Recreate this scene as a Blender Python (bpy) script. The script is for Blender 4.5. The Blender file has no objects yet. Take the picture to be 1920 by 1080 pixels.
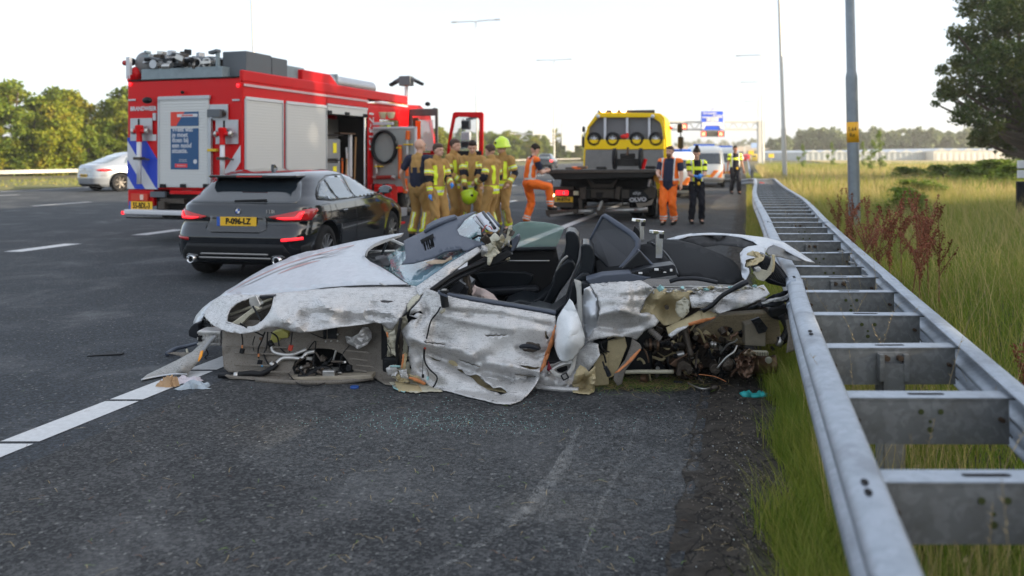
import bpy, bmesh, math, random
import numpy as np
from mathutils import Vector, Matrix, noise as mnoise
from mathutils.geometry import delaunay_2d_cdt
R = math.radians
random.seed(7)
scene = bpy.context.scene
C = scene.collection
# ------------------------------------------------------------ camera
HC, FP, HX, HY = 1.55, 1500.0, 960.0, 290.0      # eye height, focal length in px of the 1920 px wide photo, horizon row
cam = bpy.data.objects.new('camera', bpy.data.cameras.new('camera')); C.objects.link(cam)
cam.location = (0, 0, HC); cam.rotation_euler = (R(90), 0, 0)
cam.data.sensor_width = 36; cam.data.lens = 36*FP/1920; cam.data.shift_y = -(540-HY)/1920
cam.data.clip_start = .05; cam.data.clip_end = 4000
cam.data.dof.use_dof = True; cam.data.dof.focus_distance = 5.3; cam.data.dof.aperture_fstop = 1.8
scene.camera = cam
# ------------------------------------------------------------ light
SUN_EL, SUN_AZ = 16, 104                           # degrees; azimuth clockwise from +Y
world = bpy.data.worlds.new('World'); scene.world = world; world.use_nodes = True
wn = world.node_tree.nodes; bg = wn['Background']
sky = wn.new('ShaderNodeTexSky'); sky.sky_type = 'NISHITA'; sky.sun_disc = False
sky.sun_elevation = R(SUN_EL); sky.sun_rotation = R(SUN_AZ); sky.air_density = .8; sky.dust_density = 2.6; sky.ozone_density = 1.0
bg.inputs['Strength'].default_value = .15
veil = wn.new('ShaderNodeMix'); veil.data_type = 'RGBA'; veil.inputs['Factor'].default_value = .62      # thin high cloud and summer haze
veil.inputs['B'].default_value = (3.65, 3.85, 4.1, 1)
world.node_tree.links.new(sky.outputs[0], veil.inputs['A'])
_tc = wn.new('ShaderNodeTexCoord'); _mp = wn.new('ShaderNodeMapping'); _mp.inputs['Scale'].default_value = (1, 1, 5); _nz = wn.new('ShaderNodeTexNoise')
_nz.inputs['Scale'].default_value = 1.3; _nz.inputs['Detail'].default_value = 5; _mr = wn.new('ShaderNodeMapRange'); _mr.inputs['To Min'].default_value = .40; _mr.inputs['To Max'].default_value = .74
world.node_tree.links.new(_tc.outputs['Generated'], _mp.inputs['Vector']); world.node_tree.links.new(_mp.outputs['Vector'], _nz.inputs['Vector'])
world.node_tree.links.new(_nz.outputs['Fac'], _mr.inputs['Value']); world.node_tree.links.new(_mr.outputs['Result'], veil.inputs['Factor'])
world.node_tree.links.new(veil.outputs['Result'], bg.inputs['Color'])
sun = bpy.data.objects.new('sun', bpy.data.lights.new('sun', 'SUN')); C.objects.link(sun)
sun.data.energy = 4.8; sun.data.angle = R(.6); sun.data.color = (1, .84, .62)
sd = Vector((math.sin(R(SUN_AZ))*math.cos(R(SUN_EL)), math.cos(R(SUN_AZ))*math.cos(R(SUN_EL)), math.sin(R(SUN_EL))))
sun.rotation_euler = sd.to_track_quat('Z', 'Y').to_euler()
scene.view_settings.view_transform = 'Standard'; scene.view_settings.look = 'None'
scene.view_settings.exposure = 1.22; scene.view_settings.gamma = 1
scene.view_settings.use_curve_mapping = False
scene.cycles.max_bounces = 6; scene.cycles.transparent_max_bounces = 12

# ------------------------------------------------------------ projection helpers
def at(px, py, Y):
    return Vector(((px-HX)*Y/FP, Y, HC-(py-HY)*Y/FP))
def ground(px, py, z=0.0):
    Y = (HC-z)*FP/(py-HY)
    return at(px, py, Y)
ROADANG = math.atan(440/FP)
def road(u, Y, z=0.0):
    return Vector((u+Y*440/FP, Y, z))
class Frame:
    """a local frame standing in the world: origin, turned by rz"""
    def __init__(s, o, rz):
        s.o = Vector(o); s.rz = rz
        s.M = Matrix.Translation(s.o) @ Matrix.Rotation(rz, 4, 'Z'); s.Mi = s.M.inverted()
    def hit(s, px, py, x=None, y=None, z=None):
        a = s.Mi @ Vector((0, 0, HC)); d = s.Mi.to_3x3() @ Vector(((px-HX)/FP, 1, (HY-py)/FP))
        if x is not None: t = (x-a.x)/d.x
        elif y is not None: t = (y-a.y)/d.y
        else: t = (z-a.z)/d.z
        return a+d*t

# ------------------------------------------------------------ objects
def props(o, label=None, cat=None, group=None, kind=None):
    if label: o['label'] = label
    if cat: o['category'] = cat
    if group: o['group'] = group
    if kind: o['kind'] = kind
    return o
def thing(name, label, cat, loc=(0, 0, 0), rz=0, group=None):
    o = bpy.data.objects.new(name, None); C.objects.link(o); o.location = loc; o.rotation_euler = (0, 0, rz)
    o.empty_display_size = .1
    return props(o, label, cat, group)
def fthing(name, label, cat, F, group=None):
    return thing(name, label, cat, F.o, F.rz, group)
def mesh_obj(name, verts, faces, mat=None, parent=None, smooth=False, mats=None, midx=None):
    me = bpy.data.meshes.new(name); me.from_pydata([tuple(v) for v in verts], [], faces); me.update()
    for m in (mats or ([mat] if mat else [])): me.materials.append(m)
    if midx is not None: me.polygons.foreach_set('material_index', midx)
    if smooth: me.polygons.foreach_set('use_smooth', [True]*len(me.polygons))
    o = bpy.data.objects.new(name, me); C.objects.link(o)
    if parent: o.parent = parent
    return o
def np_mesh(name, V, T, mat, parent=None, smooth=False, nper=3, mats=None, midx=None):
    """fast mesh from numpy arrays, all faces with nper corners"""
    me = bpy.data.meshes.new(name); V = np.asarray(V, np.float32); T = np.asarray(T, np.int32)
    me.vertices.add(len(V)); me.vertices.foreach_set('co', V.ravel())
    me.loops.add(T.size); me.loops.foreach_set('vertex_index', T.ravel())
    me.polygons.add(len(T)); me.polygons.foreach_set('loop_start', np.arange(len(T), dtype=np.int32)*nper)
    for m in (mats or [mat]): me.materials.append(m)
    if midx is not None: me.polygons.foreach_set('material_index', np.asarray(midx, np.int32))
    me.update(calc_edges=True)
    if smooth: me.polygons.foreach_set('use_smooth', np.ones(len(T), bool))
    o = bpy.data.objects.new(name, me); C.objects.link(o)
    if parent: o.parent = parent
    return o
def link_copy(o, parent=None):
    c = o.copy(); C.objects.link(c)
    if parent is not None: c.parent = parent
    for ch in o.children: link_copy(ch, c)
    return c
def dup(root, loc, rz=None, label=None, scale=None):
    c = link_copy(root); c.location = loc
    if rz is not None: c.rotation_euler = (0, 0, rz)
    if label: c['label'] = label
    if scale: c.scale = (scale,)*3 if not hasattr(scale, '__len__') else scale
    return c
def bake(o):
    """apply modifiers, keep the object"""
    dg = bpy.context.evaluated_depsgraph_get(); dg.update()
    me = bpy.data.meshes.new_from_object(o.evaluated_get(dg)); o.modifiers.clear(); o.data = me
    return o
def bevel(o, w=.01, seg=2, ang=35):
    b = o.modifiers.new('bevel', 'BEVEL'); b.width = w; b.segments = seg; b.limit_method = 'ANGLE'; b.angle_limit = R(ang)
    if len(o.data.polygons): o.data.polygons.foreach_set('use_smooth', [True]*len(o.data.polygons))
    b.harden_normals = True
    return o

class MB:
    def __init__(s): s.v = []; s.f = []; s.m = []; s.cur = 0
    def add(s, vs, fs):
        n = len(s.v); s.v += [Vector(v) for v in vs]; s.f += [tuple(i+n for i in f) for f in fs]; s.m += [s.cur]*len(fs); return s
    def box(s, c, sz, rot=None, taper=None):
        x, y, z = [a/2 for a in sz]; P = [Vector((i*x, j*y, k*z)) for k in (-1, 1) for j in (-1, 1) for i in (-1, 1)]
        if taper:
            for p in P:
                if p.z > 0: p.x *= taper[0]; p.y *= taper[1]
        if rot is not None:
            M = rot if isinstance(rot, Matrix) else Matrix.Rotation(rot, 3, 'Z'); P = [M @ p for p in P]
        return s.add([p+Vector(c) for p in P], [(0, 2, 3, 1), (4, 5, 7, 6), (0, 1, 5, 4), (2, 6, 7, 3), (0, 4, 6, 2), (1, 3, 7, 5)])
    def b2(s, a, b):
        a = Vector(a); b = Vector(b); return s.box((a+b)/2, [max(abs(q), 1e-4) for q in (b-a)])
    def bar(s, a, b, w, h, up=(0, 0, 1)):
        """rectangular bar from a to b"""
        a = Vector(a); b = Vector(b); d = (b-a).normalized(); u = Vector(up); x = d.cross(u)
        if x.length < 1e-4: x = d.cross(Vector((1, 0, 0)))
        x.normalize(); u = x.cross(d)
        vs = [p+x*i*w/2+u*j*h/2 for p in (a, b) for (i, j) in ((-1, -1), (1, -1), (1, 1), (-1, 1))]
        return s.add(vs, [(3, 2, 1, 0), (4, 5, 6, 7), (0, 1, 5, 4), (1, 2, 6, 5), (2, 3, 7, 6), (3, 0, 4, 7)])
    def tube(s, pts, r, n=8, cap=True, close=False):
        pts = [Vector(p) for p in pts]; N = len(pts); rr = r if hasattr(r, '__len__') else [r]*N
        rings = []; prev = None
        for i, p in enumerate(pts):
            d = (pts[min(i+1, N-1)]-pts[max(i-1, 0)])
            d = d.normalized() if d.length > 1e-9 else Vector((0, 0, 1))
            if prev is None:
                x = d.orthogonal().normalized()
            else:
                x = prev-d*prev.dot(d); x = x.normalized() if x.length > 1e-6 else d.orthogonal().normalized()
            prev = x; y = d.cross(x)
            rings.append([p+(x*math.cos(2*math.pi*k/n)+y*math.sin(2*math.pi*k/n))*rr[i] for k in range(n)])
        vs = [q for rg in rings for q in rg]; fs = []
        for i in range(N-1):
            for k in range(n):
                fs.append((i*n+k, i*n+(k+1) % n, (i+1)*n+(k+1) % n, (i+1)*n+k))
        if cap: fs += [tuple(range(n))[::-1], tuple((N-1)*n+k for k in range(n))]
        return s.add(vs, fs)
    def cyl(s, c, r, h, axis='z', n=20, r2=None):
        c = Vector(c); a = {'x': Vector((1, 0, 0)), 'y': Vector((0, 1, 0)), 'z': Vector((0, 0, 1))}[axis] if isinstance(axis, str) else Vector(axis).normalized()
        return s.tube([c-a*h/2, c+a*h/2], [r, r if r2 is None else r2], n)
    def lathe(s, prof, c=(0, 0, 0), axis='z', n=24):
        """prof: (radius, offset along axis); closed ends if radius 0"""
        c = Vector(c); a = {'x': Vector((1, 0, 0)), 'y': Vector((0, 1, 0)), 'z': Vector((0, 0, 1))}[axis] if isinstance(axis, str) else Vector(axis).normalized()
        x = a.orthogonal().normalized(); y = a.cross(x)
        vs = [c+a*h+(x*math.cos(2*math.pi*k/n)+y*math.sin(2*math.pi*k/n))*r for r, h in prof for k in range(n)]
        fs = [(i*n+k, i*n+(k+1) % n, (i+1)*n+(k+1) % n, (i+1)*n+k) for i in range(len(prof)-1) for k in range(n)]
        return s.add(vs, fs)
    def ell(s, c, rad, n=12, m=8, rot=None):
        vs = []; c = Vector(c)
        for i in range(m+1):
            th = math.pi*i/m
            for k in range(n):
                p = Vector((rad[0]*math.sin(th)*math.cos(2*math.pi*k/n), rad[1]*math.sin(th)*math.sin(2*math.pi*k/n), rad[2]*math.cos(th)))
                if rot is not None: p = rot @ p
                vs.append(c+p)
        fs = [(i*n+k, (i+1)*n+k, (i+1)*n+(k+1) % n, i*n+(k+1) % n) for i in range(m) for k in range(n)]
        return s.add(vs, fs)
    def prism(s, poly, a, b, axis='y'):
        """extrude a 2d polygon along an axis from a to b; poly given in the two other axes in order"""
        mk = {'x': lambda p, q: (q, p[0], p[1]), 'y': lambda p, q: (p[0], q, p[1]), 'z': lambda p, q: (p[0], p[1], q)}[axis]
        n = len(poly); vs = [mk(p, a) for p in poly]+[mk(p, b) for p in poly]
        fs = [tuple(range(n)), tuple(range(n, 2*n))[::-1]]+[(i, i+n, (i+1) % n+n, (i+1) % n) for i in range(n)]
        return s.add(vs, fs)
    def poly(s, pts): return s.add(pts, [tuple(range(len(pts)))])
    def build(s, name, mat=None, parent=None, smooth=False, bev=0, seg=2, mats=None, weld=False):
        o = mesh_obj(name, s.v, s.f, mat, parent, smooth, mats, s.m if mats else None)
        bm = bmesh.new(); bm.from_mesh(o.data)
        if weld: bmesh.ops.remove_doubles(bm, verts=bm.verts, dist=1e-5)
        bmesh.ops.recalc_face_normals(bm, faces=bm.faces); bm.to_mesh(o.data); bm.free()
        if bev: bevel(o, bev, seg)
        return o

def inpoly(x, y, poly):
    c = False; n = len(poly); j = n-1
    for i in range(n):
        xi, yi = poly[i][0], poly[i][1]; xj, yj = poly[j][0], poly[j][1]
        if (yi > y) != (yj > y) and x < (xj-xi)*(y-yi)/(yj-yi)+xi: c = not c
        j = i
    return c
def rbf(ctrl, smooth=0.0):
    """thin plate interpolation of control points (x, y, value)"""
    P = np.array([(c[0], c[1]) for c in ctrl], float)/100; v = np.array([c[2] for c in ctrl], float); n = len(P)
    d = np.hypot(P[:, None, 0]-P[None, :, 0], P[:, None, 1]-P[None, :, 1])
    K = np.where(d > 1e-9, d*d*np.log(d+1e-12), 0)+np.eye(n)*(smooth+1e-6)
    A = np.zeros((n+3, n+3)); A[:n, :n] = K; A[:n, n] = 1; A[:n, n+1:] = P; A[n, :n] = 1; A[n+1:, :n] = P.T
    w = np.linalg.lstsq(A, np.concatenate([v, [0, 0, 0]]), rcond=None)[0]
    def f(x, y):
        x /= 100; y /= 100; r = np.hypot(P[:, 0]-x, P[:, 1]-y); k = np.where(r > 1e-9, r*r*np.log(r+1e-12), 0)
        return float(k @ w[:n]+w[n]+w[n+1]*x+w[n+2]*y)
    return f
def nth(i): return '%d%s' % (i, 'th' if 10 < i % 100 < 14 else {1: 'st', 2: 'nd', 3: 'rd'}.get(i % 10, 'th'))
def crumple(x, y, seed):
    """folded sheet metal: ridged facets, -1..1"""
    p = Vector((x+.4*y, y*1.3, seed*7.31)); a = 1-2*abs(mnoise.noise(p)); b = 1-2*abs(mnoise.noise(p*2.3+Vector((5, 2, 1))))
    c = 1-2*abs(mnoise.noise(p*.9+Vector((9, 4, 7)))); return (a*.6+b*.25+(max(0, c-.6)*2.2))*max(.15, min(1, .5+1.4*mnoise.noise(p*.45)))
def sheet(name, F, outline, mat, parent, ctrl=(), holes=(), step=7, thick=.004, amp=.01, scale=.03, jag=0, seed=1, smooth=0.0, creases=()):
    """sheet metal traced on the body: (px, py, depth t) outline -> triangulated, bent and crumpled sheet"""
    f = rbf([p for p in list(outline)+list(ctrl) if len(p) > 2], smooth)
    rnd = random.Random(seed)
    pts = []; edges = []
    def loop(poly, jg):
        start = len(pts); n = len(poly)
        for i in range(n):
            a = poly[i]; b = poly[(i+1) % n]; L = math.hypot(b[0]-a[0], b[1]-a[1]); k = max(1, int(L/step))
            for q in range(k):
                u = q/k; x = a[0]+(b[0]-a[0])*u; y = a[1]+(b[1]-a[1])*u
                if jg and q: x += rnd.uniform(-jg, jg); y += rnd.uniform(-jg, jg)
                pts.append((x, y))
        m = len(pts)-start
        edges.extend([(start+i, start+(i+1) % m) for i in range(m)])
        return pts[start:]
    out = loop(outline, jag); hl = [loop(h, jag or .8) for h in holes]
    x0 = min(p[0] for p in out); x1 = max(p[0] for p in out); y0 = min(p[1] for p in out); y1 = max(p[1] for p in out)
    y = y0
    while y < y1:
        x = x0
        while x < x1:
            xx = x+rnd.uniform(-.3, .3)*step; yy = y+rnd.uniform(-.3, .3)*step
            if inpoly(xx, yy, out) and not any(inpoly(xx, yy, h) for h in hl) and min((q[0]-xx)**2+(q[1]-yy)**2 for q in pts[:len(out)+sum(map(len, hl))]) > (step*.45)**2:
                pts.append((xx, yy))
            x += step
        y += step
    V, E, T, _, _, _ = delaunay_2d_cdt([Vector(p) for p in pts], edges, [], 0, 1e-4)
    co = []
    for v in V:
        t = f(v.x, v.y)+amp*crumple(v.x*scale, v.y*scale, seed)
        for (L_, dp, wd) in creases:
            for (ax, ay), (bx, by) in zip(L_, L_[1:]):
                q_ = max(0, min(1, ((v.x-ax)*(bx-ax)+(v.y-ay)*(by-ay))/((bx-ax)**2+(by-ay)**2))); ds = math.hypot(v.x-ax-(bx-ax)*q_, v.y-ay-(by-ay)*q_)
                if ds < wd: t += dp*1.25*(1-ds/wd)
        p = F.hit(v.x, v.y, y=t); co.append(p if p.z > .012 else F.hit(v.x, v.y, z=.012))
    fs = []
    for t in T:
        cx = sum(V[i].x for i in t)/3; cy = sum(V[i].y for i in t)/3
        if inpoly(cx, cy, out) and not any(inpoly(cx, cy, h) for h in hl): fs.append(tuple(t))
    used = sorted({i for t in fs for i in t}); mp = {a: b for b, a in enumerate(used)}
    o = mesh_obj(name, [co[i] for i in used], [tuple(mp[i] for i in t) for t in fs], mat, parent, True)
    if amp >= .01: o.data.set_sharp_from_angle(angle=R(24))
    if thick:
        s = o.modifiers.new('thickness', 'SOLIDIFY'); s.thickness = thick; s.offset = 0
    return o
def slab(name, F, outline, t0, t1, mat, parent, bev=.02, seg=3, rot=None):
    """solid prism: outline in px read at depth t0, extruded to t1 in the frame"""
    P = [F.hit(p[0], p[1], y=t0) for p in outline]; n = len(P)
    for p in P: p.z = max(p.z, .008)
    vs = P+[Vector((p.x, t1, p.z)) for p in P]
    fs = [tuple(range(n)), tuple(range(n, 2*n))[::-1]]+[(i, i+n, (i+1) % n+n, (i+1) % n) for i in range(n)]
    m = MB(); m.add(vs, fs); o = m.build(name, mat, parent)
    if bev: bevel(o, bev, seg)
    return o
def smoothpath(pts, k=6):
    P = [Vector(p) for p in pts]; out = []
    for i in range(len(P)-1):
        p0 = P[max(i-1, 0)]; p1 = P[i]; p2 = P[i+1]; p3 = P[min(i+2, len(P)-1)]
        for q in range(k):
            t = q/k
            out.append(.5*((2*p1)+(p2-p0)*t+(2*p0-5*p1+4*p2-p3)*t*t+(3*p1-p0-3*p2+p3)*t**3))
    return out+[P[-1]]
def text(name, body, mat, parent, M, size, sx=1.0, bold=0.0, ext=.001, align='CENTER', spacing=1.0, lines=1.0):
    """flat lettering turned into a mesh; M maps the text plane (x right, y up) into parent space"""
    cu = bpy.data.curves.new(name, 'FONT'); cu.body = body; cu.size = size; cu.extrude = ext; cu.offset = bold
    cu.align_x = align; cu.align_y = 'CENTER'; cu.space_character = spacing; cu.space_line = lines; cu.resolution_u = 3
    tmp = bpy.data.objects.new(name, cu); C.objects.link(tmp)
    dg = bpy.context.evaluated_depsgraph_get(); dg.update()
    me = bpy.data.meshes.new_from_object(tmp.evaluated_get(dg)); bpy.data.objects.remove(tmp)
    me.transform(M @ Matrix.Diagonal((sx, 1, 1, 1))); me.materials.clear(); me.materials.append(mat)
    o = bpy.data.objects.new(name, me); C.objects.link(o)
    if parent: o.parent = parent
    return o
def basis(o, x, y):
    x = Vector(x).normalized(); y = Vector(y).normalized(); z = x.cross(y)
    M = Matrix((x, y, z)).transposed().to_4x4(); M.translation = Vector(o); return M

# ------------------------------------------------------------ materials
MATS = {}
def newmat(name):
    m = bpy.data.materials.new(name); m.use_nodes = True; nt = m.node_tree; b = nt.nodes['Principled BSDF']
    return m, nt, b
def N(nt, t, **kw):
    n = nt.nodes.new(t)
    for k, v in kw.items():
        if k in n.inputs: n.inputs[k].default_value = v
        else: setattr(n, k, v)
    return n
def mat(name, col, rough=.5, metal=0, spec=None, nscale=0, namt=.3, bump=0, bscale=40, coat=0, alpha=1, trans=0, emis=None, estr=0, ior=None):
    """plain procedural material with slight tonal variation and relief"""
    if name in MATS: return MATS[name]
    m, nt, b = newmat(name); L = nt.links; MATS[name] = m
    c = (*col, 1); b.inputs['Base Color'].default_value = c; b.inputs['Roughness'].default_value = rough; b.inputs['Metallic'].default_value = metal
    if spec is None and max(col) < .03 and not coat: spec = .22
    if spec is not None: b.inputs['Specular IOR Level'].default_value = spec
    if coat: b.inputs['Coat Weight'].default_value = coat; b.inputs['Coat Roughness'].default_value = .05
    if alpha < 1: b.inputs['Alpha'].default_value = alpha
    if trans: b.inputs['Transmission Weight'].default_value = trans
    if ior: b.inputs['IOR'].default_value = ior
    if emis: b.inputs['Emission Color'].default_value = (*emis, 1); b.inputs['Emission Strength'].default_value = estr
    tc = None
    if nscale or bump:
        tc = N(nt, 'ShaderNodeTexCoord')
    if nscale:
        t = N(nt, 'ShaderNodeTexNoise', Scale=nscale, Detail=5.0, Roughness=.65); L.new(tc.outputs['Object'], t.inputs['Vector'])
        mx = N(nt, 'ShaderNodeMix'); mx.data_type = 'RGBA'; mx.inputs['A'].default_value = (*[q*(1-namt) for q in col], 1); mx.inputs['B'].default_value = (*[min(1, q*(1+namt)) for q in col], 1)
        L.new(t.outputs['Fac'], mx.inputs['Factor']); L.new(mx.outputs['Result'], b.inputs['Base Color'])
        mr = N(nt, 'ShaderNodeMapRange'); mr.inputs['To Min'].default_value = max(.02, rough-.12*(rough > .15)); mr.inputs['To Max'].default_value = min(1, rough+.12)
        L.new(t.outputs['Fac'], mr.inputs['Value']); L.new(mr.outputs['Result'], b.inputs['Roughness'])
    if bump:
        t2 = N(nt, 'ShaderNodeTexNoise', Scale=bscale, Detail=4.0); L.new(tc.outputs['Object'], t2.inputs['Vector'])
        bp = N(nt, 'ShaderNodeBump', Strength=bump, Distance=.01); L.new(t2.outputs['Fac'], bp.inputs['Height']); L.new(bp.outputs['Normal'], b.inputs['Normal'])
    return m
def ramp(nt, stops):
    r = N(nt, 'ShaderNodeValToRGB'); e = r.color_ramp.elements
    while len(e) < len(stops): e.new(.5)
    for q, (p, c) in zip(e, stops): q.position = p; q.color = (*c, 1) if len(c) == 3 else c
    return r
def mixc(nt, fac, a, b, blend='MIX'):
    m = N(nt, 'ShaderNodeMix'); m.data_type = 'RGBA'; m.blend_type = blend
    for k, v in (('Factor', fac), ('A', a), ('B', b)):
        if isinstance(v, bpy.types.NodeSocket): nt.links.new(v, m.inputs[k])
        elif k == 'Factor': m.inputs[k].default_value = v
        else: m.inputs[k].default_value = (*v, 1)
    return m.outputs['Result']
def noise_n(nt, vec, scale, detail=5, rough=.6, dist=0):
    t = N(nt, 'ShaderNodeTexNoise', Scale=scale, Detail=float(detail), Roughness=rough, Distortion=float(dist)); nt.links.new(vec, t.inputs['Vector']); return t.outputs['Fac']
def mapping(nt, src, scale, rot=(0, 0, 0)):
    m = N(nt, 'ShaderNodeMapping'); m.inputs['Scale'].default_value = scale; m.inputs['Rotation'].default_value = rot; nt.links.new(src, m.inputs['Vector']); return m.outputs['Vector']
def step_n(nt, v, a, b):
    m = N(nt, 'ShaderNodeMapRange'); m.interpolation_type = 'SMOOTHSTEP'; m.inputs['From Min'].default_value = a; m.inputs['From Max'].default_value = b; nt.links.new(v, m.inputs['Value']); return m.outputs['Result']
def bump_n(nt, h, strength, dist, b, prev=None):
    bp = N(nt, 'ShaderNodeBump', Strength=strength, Distance=dist); nt.links.new(h, bp.inputs['Height'])
    if prev: nt.links.new(prev, bp.inputs['Normal'])
    nt.links.new(bp.outputs['Normal'], b.inputs['Normal']); return bp.outputs['Normal']
def m_damaged(name, col, dirt=(.10, .085, .07), amount=.5, metal=.35, rough=.42, scratch=1.0):
    """silver paint with scrapes running along the car, spatter and grime"""
    if name in MATS: return MATS[name]
    m, nt, b = newmat(name); MATS[name] = m
    tc = N(nt, 'ShaderNodeTexCoord').outputs['Object']
    s1 = noise_n(nt, mapping(nt, tc, (1.6, 3, 22)), 6, 8, .75, .4)
    s2 = noise_n(nt, mapping(nt, tc, (5, 5, 70), (0, .05, 0)), 5, 6, .8, .2)
    big = noise_n(nt, tc, 2.6, 5, .6, .6)
    sp = noise_n(nt, tc, 130, 3, .9)
    blot = noise_n(nt, tc, 14, 7, .75, .8)
    c = mixc(nt, step_n(nt, blot, .35, .75), col, tuple(q*.88 for q in col))
    def mul(a, bb):
        n = N(nt, 'ShaderNodeMath', operation='MULTIPLY')
        for i, v in enumerate((a, bb)):
            if isinstance(v, bpy.types.NodeSocket): nt.links.new(v, n.inputs[i])
            else: n.inputs[i].default_value = v
        return n.outputs[0]
    c = mixc(nt, mul(step_n(nt, s1, .55, .60), .42*scratch*amount*1.5), c, tuple(q*.38 for q in col))
    c = mixc(nt, mul(mul(step_n(nt, s2, .55, .60), step_n(nt, big, .45, .52)), .9*scratch), c, (.05, .045, .04))
    c = mixc(nt, mul(step_n(nt, blot, .52, .66), amount*.3), c, tuple(.55*q+.45*d for q, d in zip(col, dirt)))
    c = mixc(nt, mul(step_n(nt, sp, .57, .64), amount*1.3), c, dirt)
    nt.links.new(c, b.inputs['Base Color'])
    b.inputs['Metallic'].default_value = metal
    mr = N(nt, 'ShaderNodeMapRange'); mr.inputs['To Min'].default_value = rough-.1; mr.inputs['To Max'].default_value = rough+.3; nt.links.new(blot, mr.inputs['Value']); nt.links.new(mr.outputs['Result'], b.inputs['Roughness'])
    p = bump_n(nt, blot, .16, .010, b); p = bump_n(nt, s1, .3, .004, b, p)
    return m
# ============================================================ the setting
def m_asphalt(nm='asphalt', c0=(.010, .014, .019), c1=(.056, .069, .086), c2=(.052, .062, .075)):
    m, nt, b = newmat(nm); tc = N(nt, 'ShaderNodeTexCoord').outputs['Object']
    v = N(nt, 'ShaderNodeTexVoronoi', Scale=75.0); nt.links.new(tc, v.inputs['Vector'])
    fine = noise_n(nt, tc, 160, 4, .8); mid = noise_n(nt, tc, 1.1, 6, .65, .5); big = noise_n(nt, mapping(nt, tc, (1, .25, 1)), .5, 5, .6)
    stone = N(nt, 'ShaderNodeSeparateColor'); nt.links.new(v.outputs['Color'], stone.inputs['Color'])
    c = mixc(nt, step_n(nt, stone.outputs['Red'], .25, 1), c0, c1)
    c = mixc(nt, step_n(nt, stone.outputs['Green'], .965, 1), c, (.22, .22, .21))
    c = mixc(nt, step_n(nt, fine, .35, .7), c, (.05, .052, .055))
    c2 = mixc(nt, step_n(nt, mid, .3, .75), c, (.5, .5, .5), 'MIX')
    f = N(nt, 'ShaderNodeMath', operation='MULTIPLY'); nt.links.new(step_n(nt, mid, .42, .8), f.inputs[0]); f.inputs[1].default_value = .16
    c = mixc(nt, f.outputs[0], c, c2)
    f2 = N(nt, 'ShaderNodeMath', operation='MULTIPLY'); nt.links.new(step_n(nt, big, .55, .8), f2.inputs[0]); f2.inputs[1].default_value = .28
    c = mixc(nt, f2.outputs[0], c, (.025, .026, .028))
    nt.links.new(c, b.inputs['Base Color']); b.inputs['Roughness'].default_value = .85; b.inputs['Specular IOR Level'].default_value = .25
    p = bump_n(nt, v.outputs['Distance'], .6, .006, b); bump_n(nt, fine, .35, .003, b, p)
    return m
def m_soil(name, a, bb, sc=9, crack=True):
    m, nt, b = newmat(name); tc = N(nt, 'ShaderNodeTexCoord').outputs['Object']
    n1 = noise_n(nt, tc, sc, 8, .7, .6); n2 = noise_n(nt, tc, sc*9, 5, .8)
    c = mixc(nt, step_n(nt, n1, .3, .7), a, bb); c = mixc(nt, step_n(nt, n2, .62, .7), c, tuple(min(1, q*2.6) for q in bb))
    if crack:
        v = N(nt, 'ShaderNodeTexVoronoi', Scale=11.0, feature='DISTANCE_TO_EDGE'); 
        wv = N(nt, 'ShaderNodeMapping'); nt.links.new(tc, wv.inputs['Vector'])
        mxv = N(nt, 'ShaderNodeMix'); mxv.data_type = 'VECTOR'; mxv.inputs['Factor'].default_value = .14
        nn = N(nt, 'ShaderNodeTexNoise', Scale=7.0, Detail=4.0); nt.links.new(tc, nn.inputs['Vector'])
        nt.links.new(tc, mxv.inputs[4]); nt.links.new(nn.outputs['Color'], mxv.inputs[5]); nt.links.new(mxv.outputs[1], v.inputs['Vector'])
        cr = step_n(nt, v.outputs['Distance'], .0, .05)
        c = mixc(nt, cr, tuple(q*.35 for q in a), c)
        p = bump_n(nt, cr, .7, .015, b); bump_n(nt, n2, .8, .01, b, p)
    else: bump_n(nt, n2, .7, .02, b)
    nt.links.new(c, b.inputs['Base Color']); b.inputs['Roughness'].default_value = .95
    return m
def m_foliage(name, a, bb, c3=None, trans=.25):
    m, nt, b = newmat(name); g = N(nt, 'ShaderNodeNewGeometry'); tc = N(nt, 'ShaderNodeTexCoord').outputs['Object']
    n = noise_n(nt, tc, .55, 3, .6)
    c = mixc(nt, g.outputs['Random Per Island'], a, bb)
    if c3: c = mixc(nt, step_n(nt, n, .48, .68), c, c3)
    nt.links.new(c, b.inputs['Base Color']); b.inputs['Roughness'].default_value = .6; b.inputs['Specular IOR Level'].default_value = .25
    tr = N(nt, 'ShaderNodeBsdfTranslucent'); nt.links.new(c, tr.inputs['Color']); mx = N(nt, 'ShaderNodeMixShader'); mx.inputs[0].default_value = trans
    nt.links.new(b.outputs[0], mx.inputs[1]); nt.links.new(tr.outputs[0], mx.inputs[2]); nt.links.new(mx.outputs[0], nt.nodes['Material Output'].inputs['Surface'])
    return m
M_asph = m_asphalt(); M_asph2 = m_asphalt('shoulder_asphalt', (.006, .007, .008), (.090, .090, .090), (.14, .137, .13)); M_soil = m_soil('verge_soil', (.022, .018, .014), (.060, .050, .040))
M_field = m_soil('field', (.045, .05, .018), (.15, .12, .045), .6, False)
M_line = mat('road_paint', (.55, .56, .57), .7, nscale=30, namt=.28, bump=.3, bscale=120)
RF = Frame((0, 0, 0), -ROADANG); RC = math.cos(ROADANG)
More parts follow.
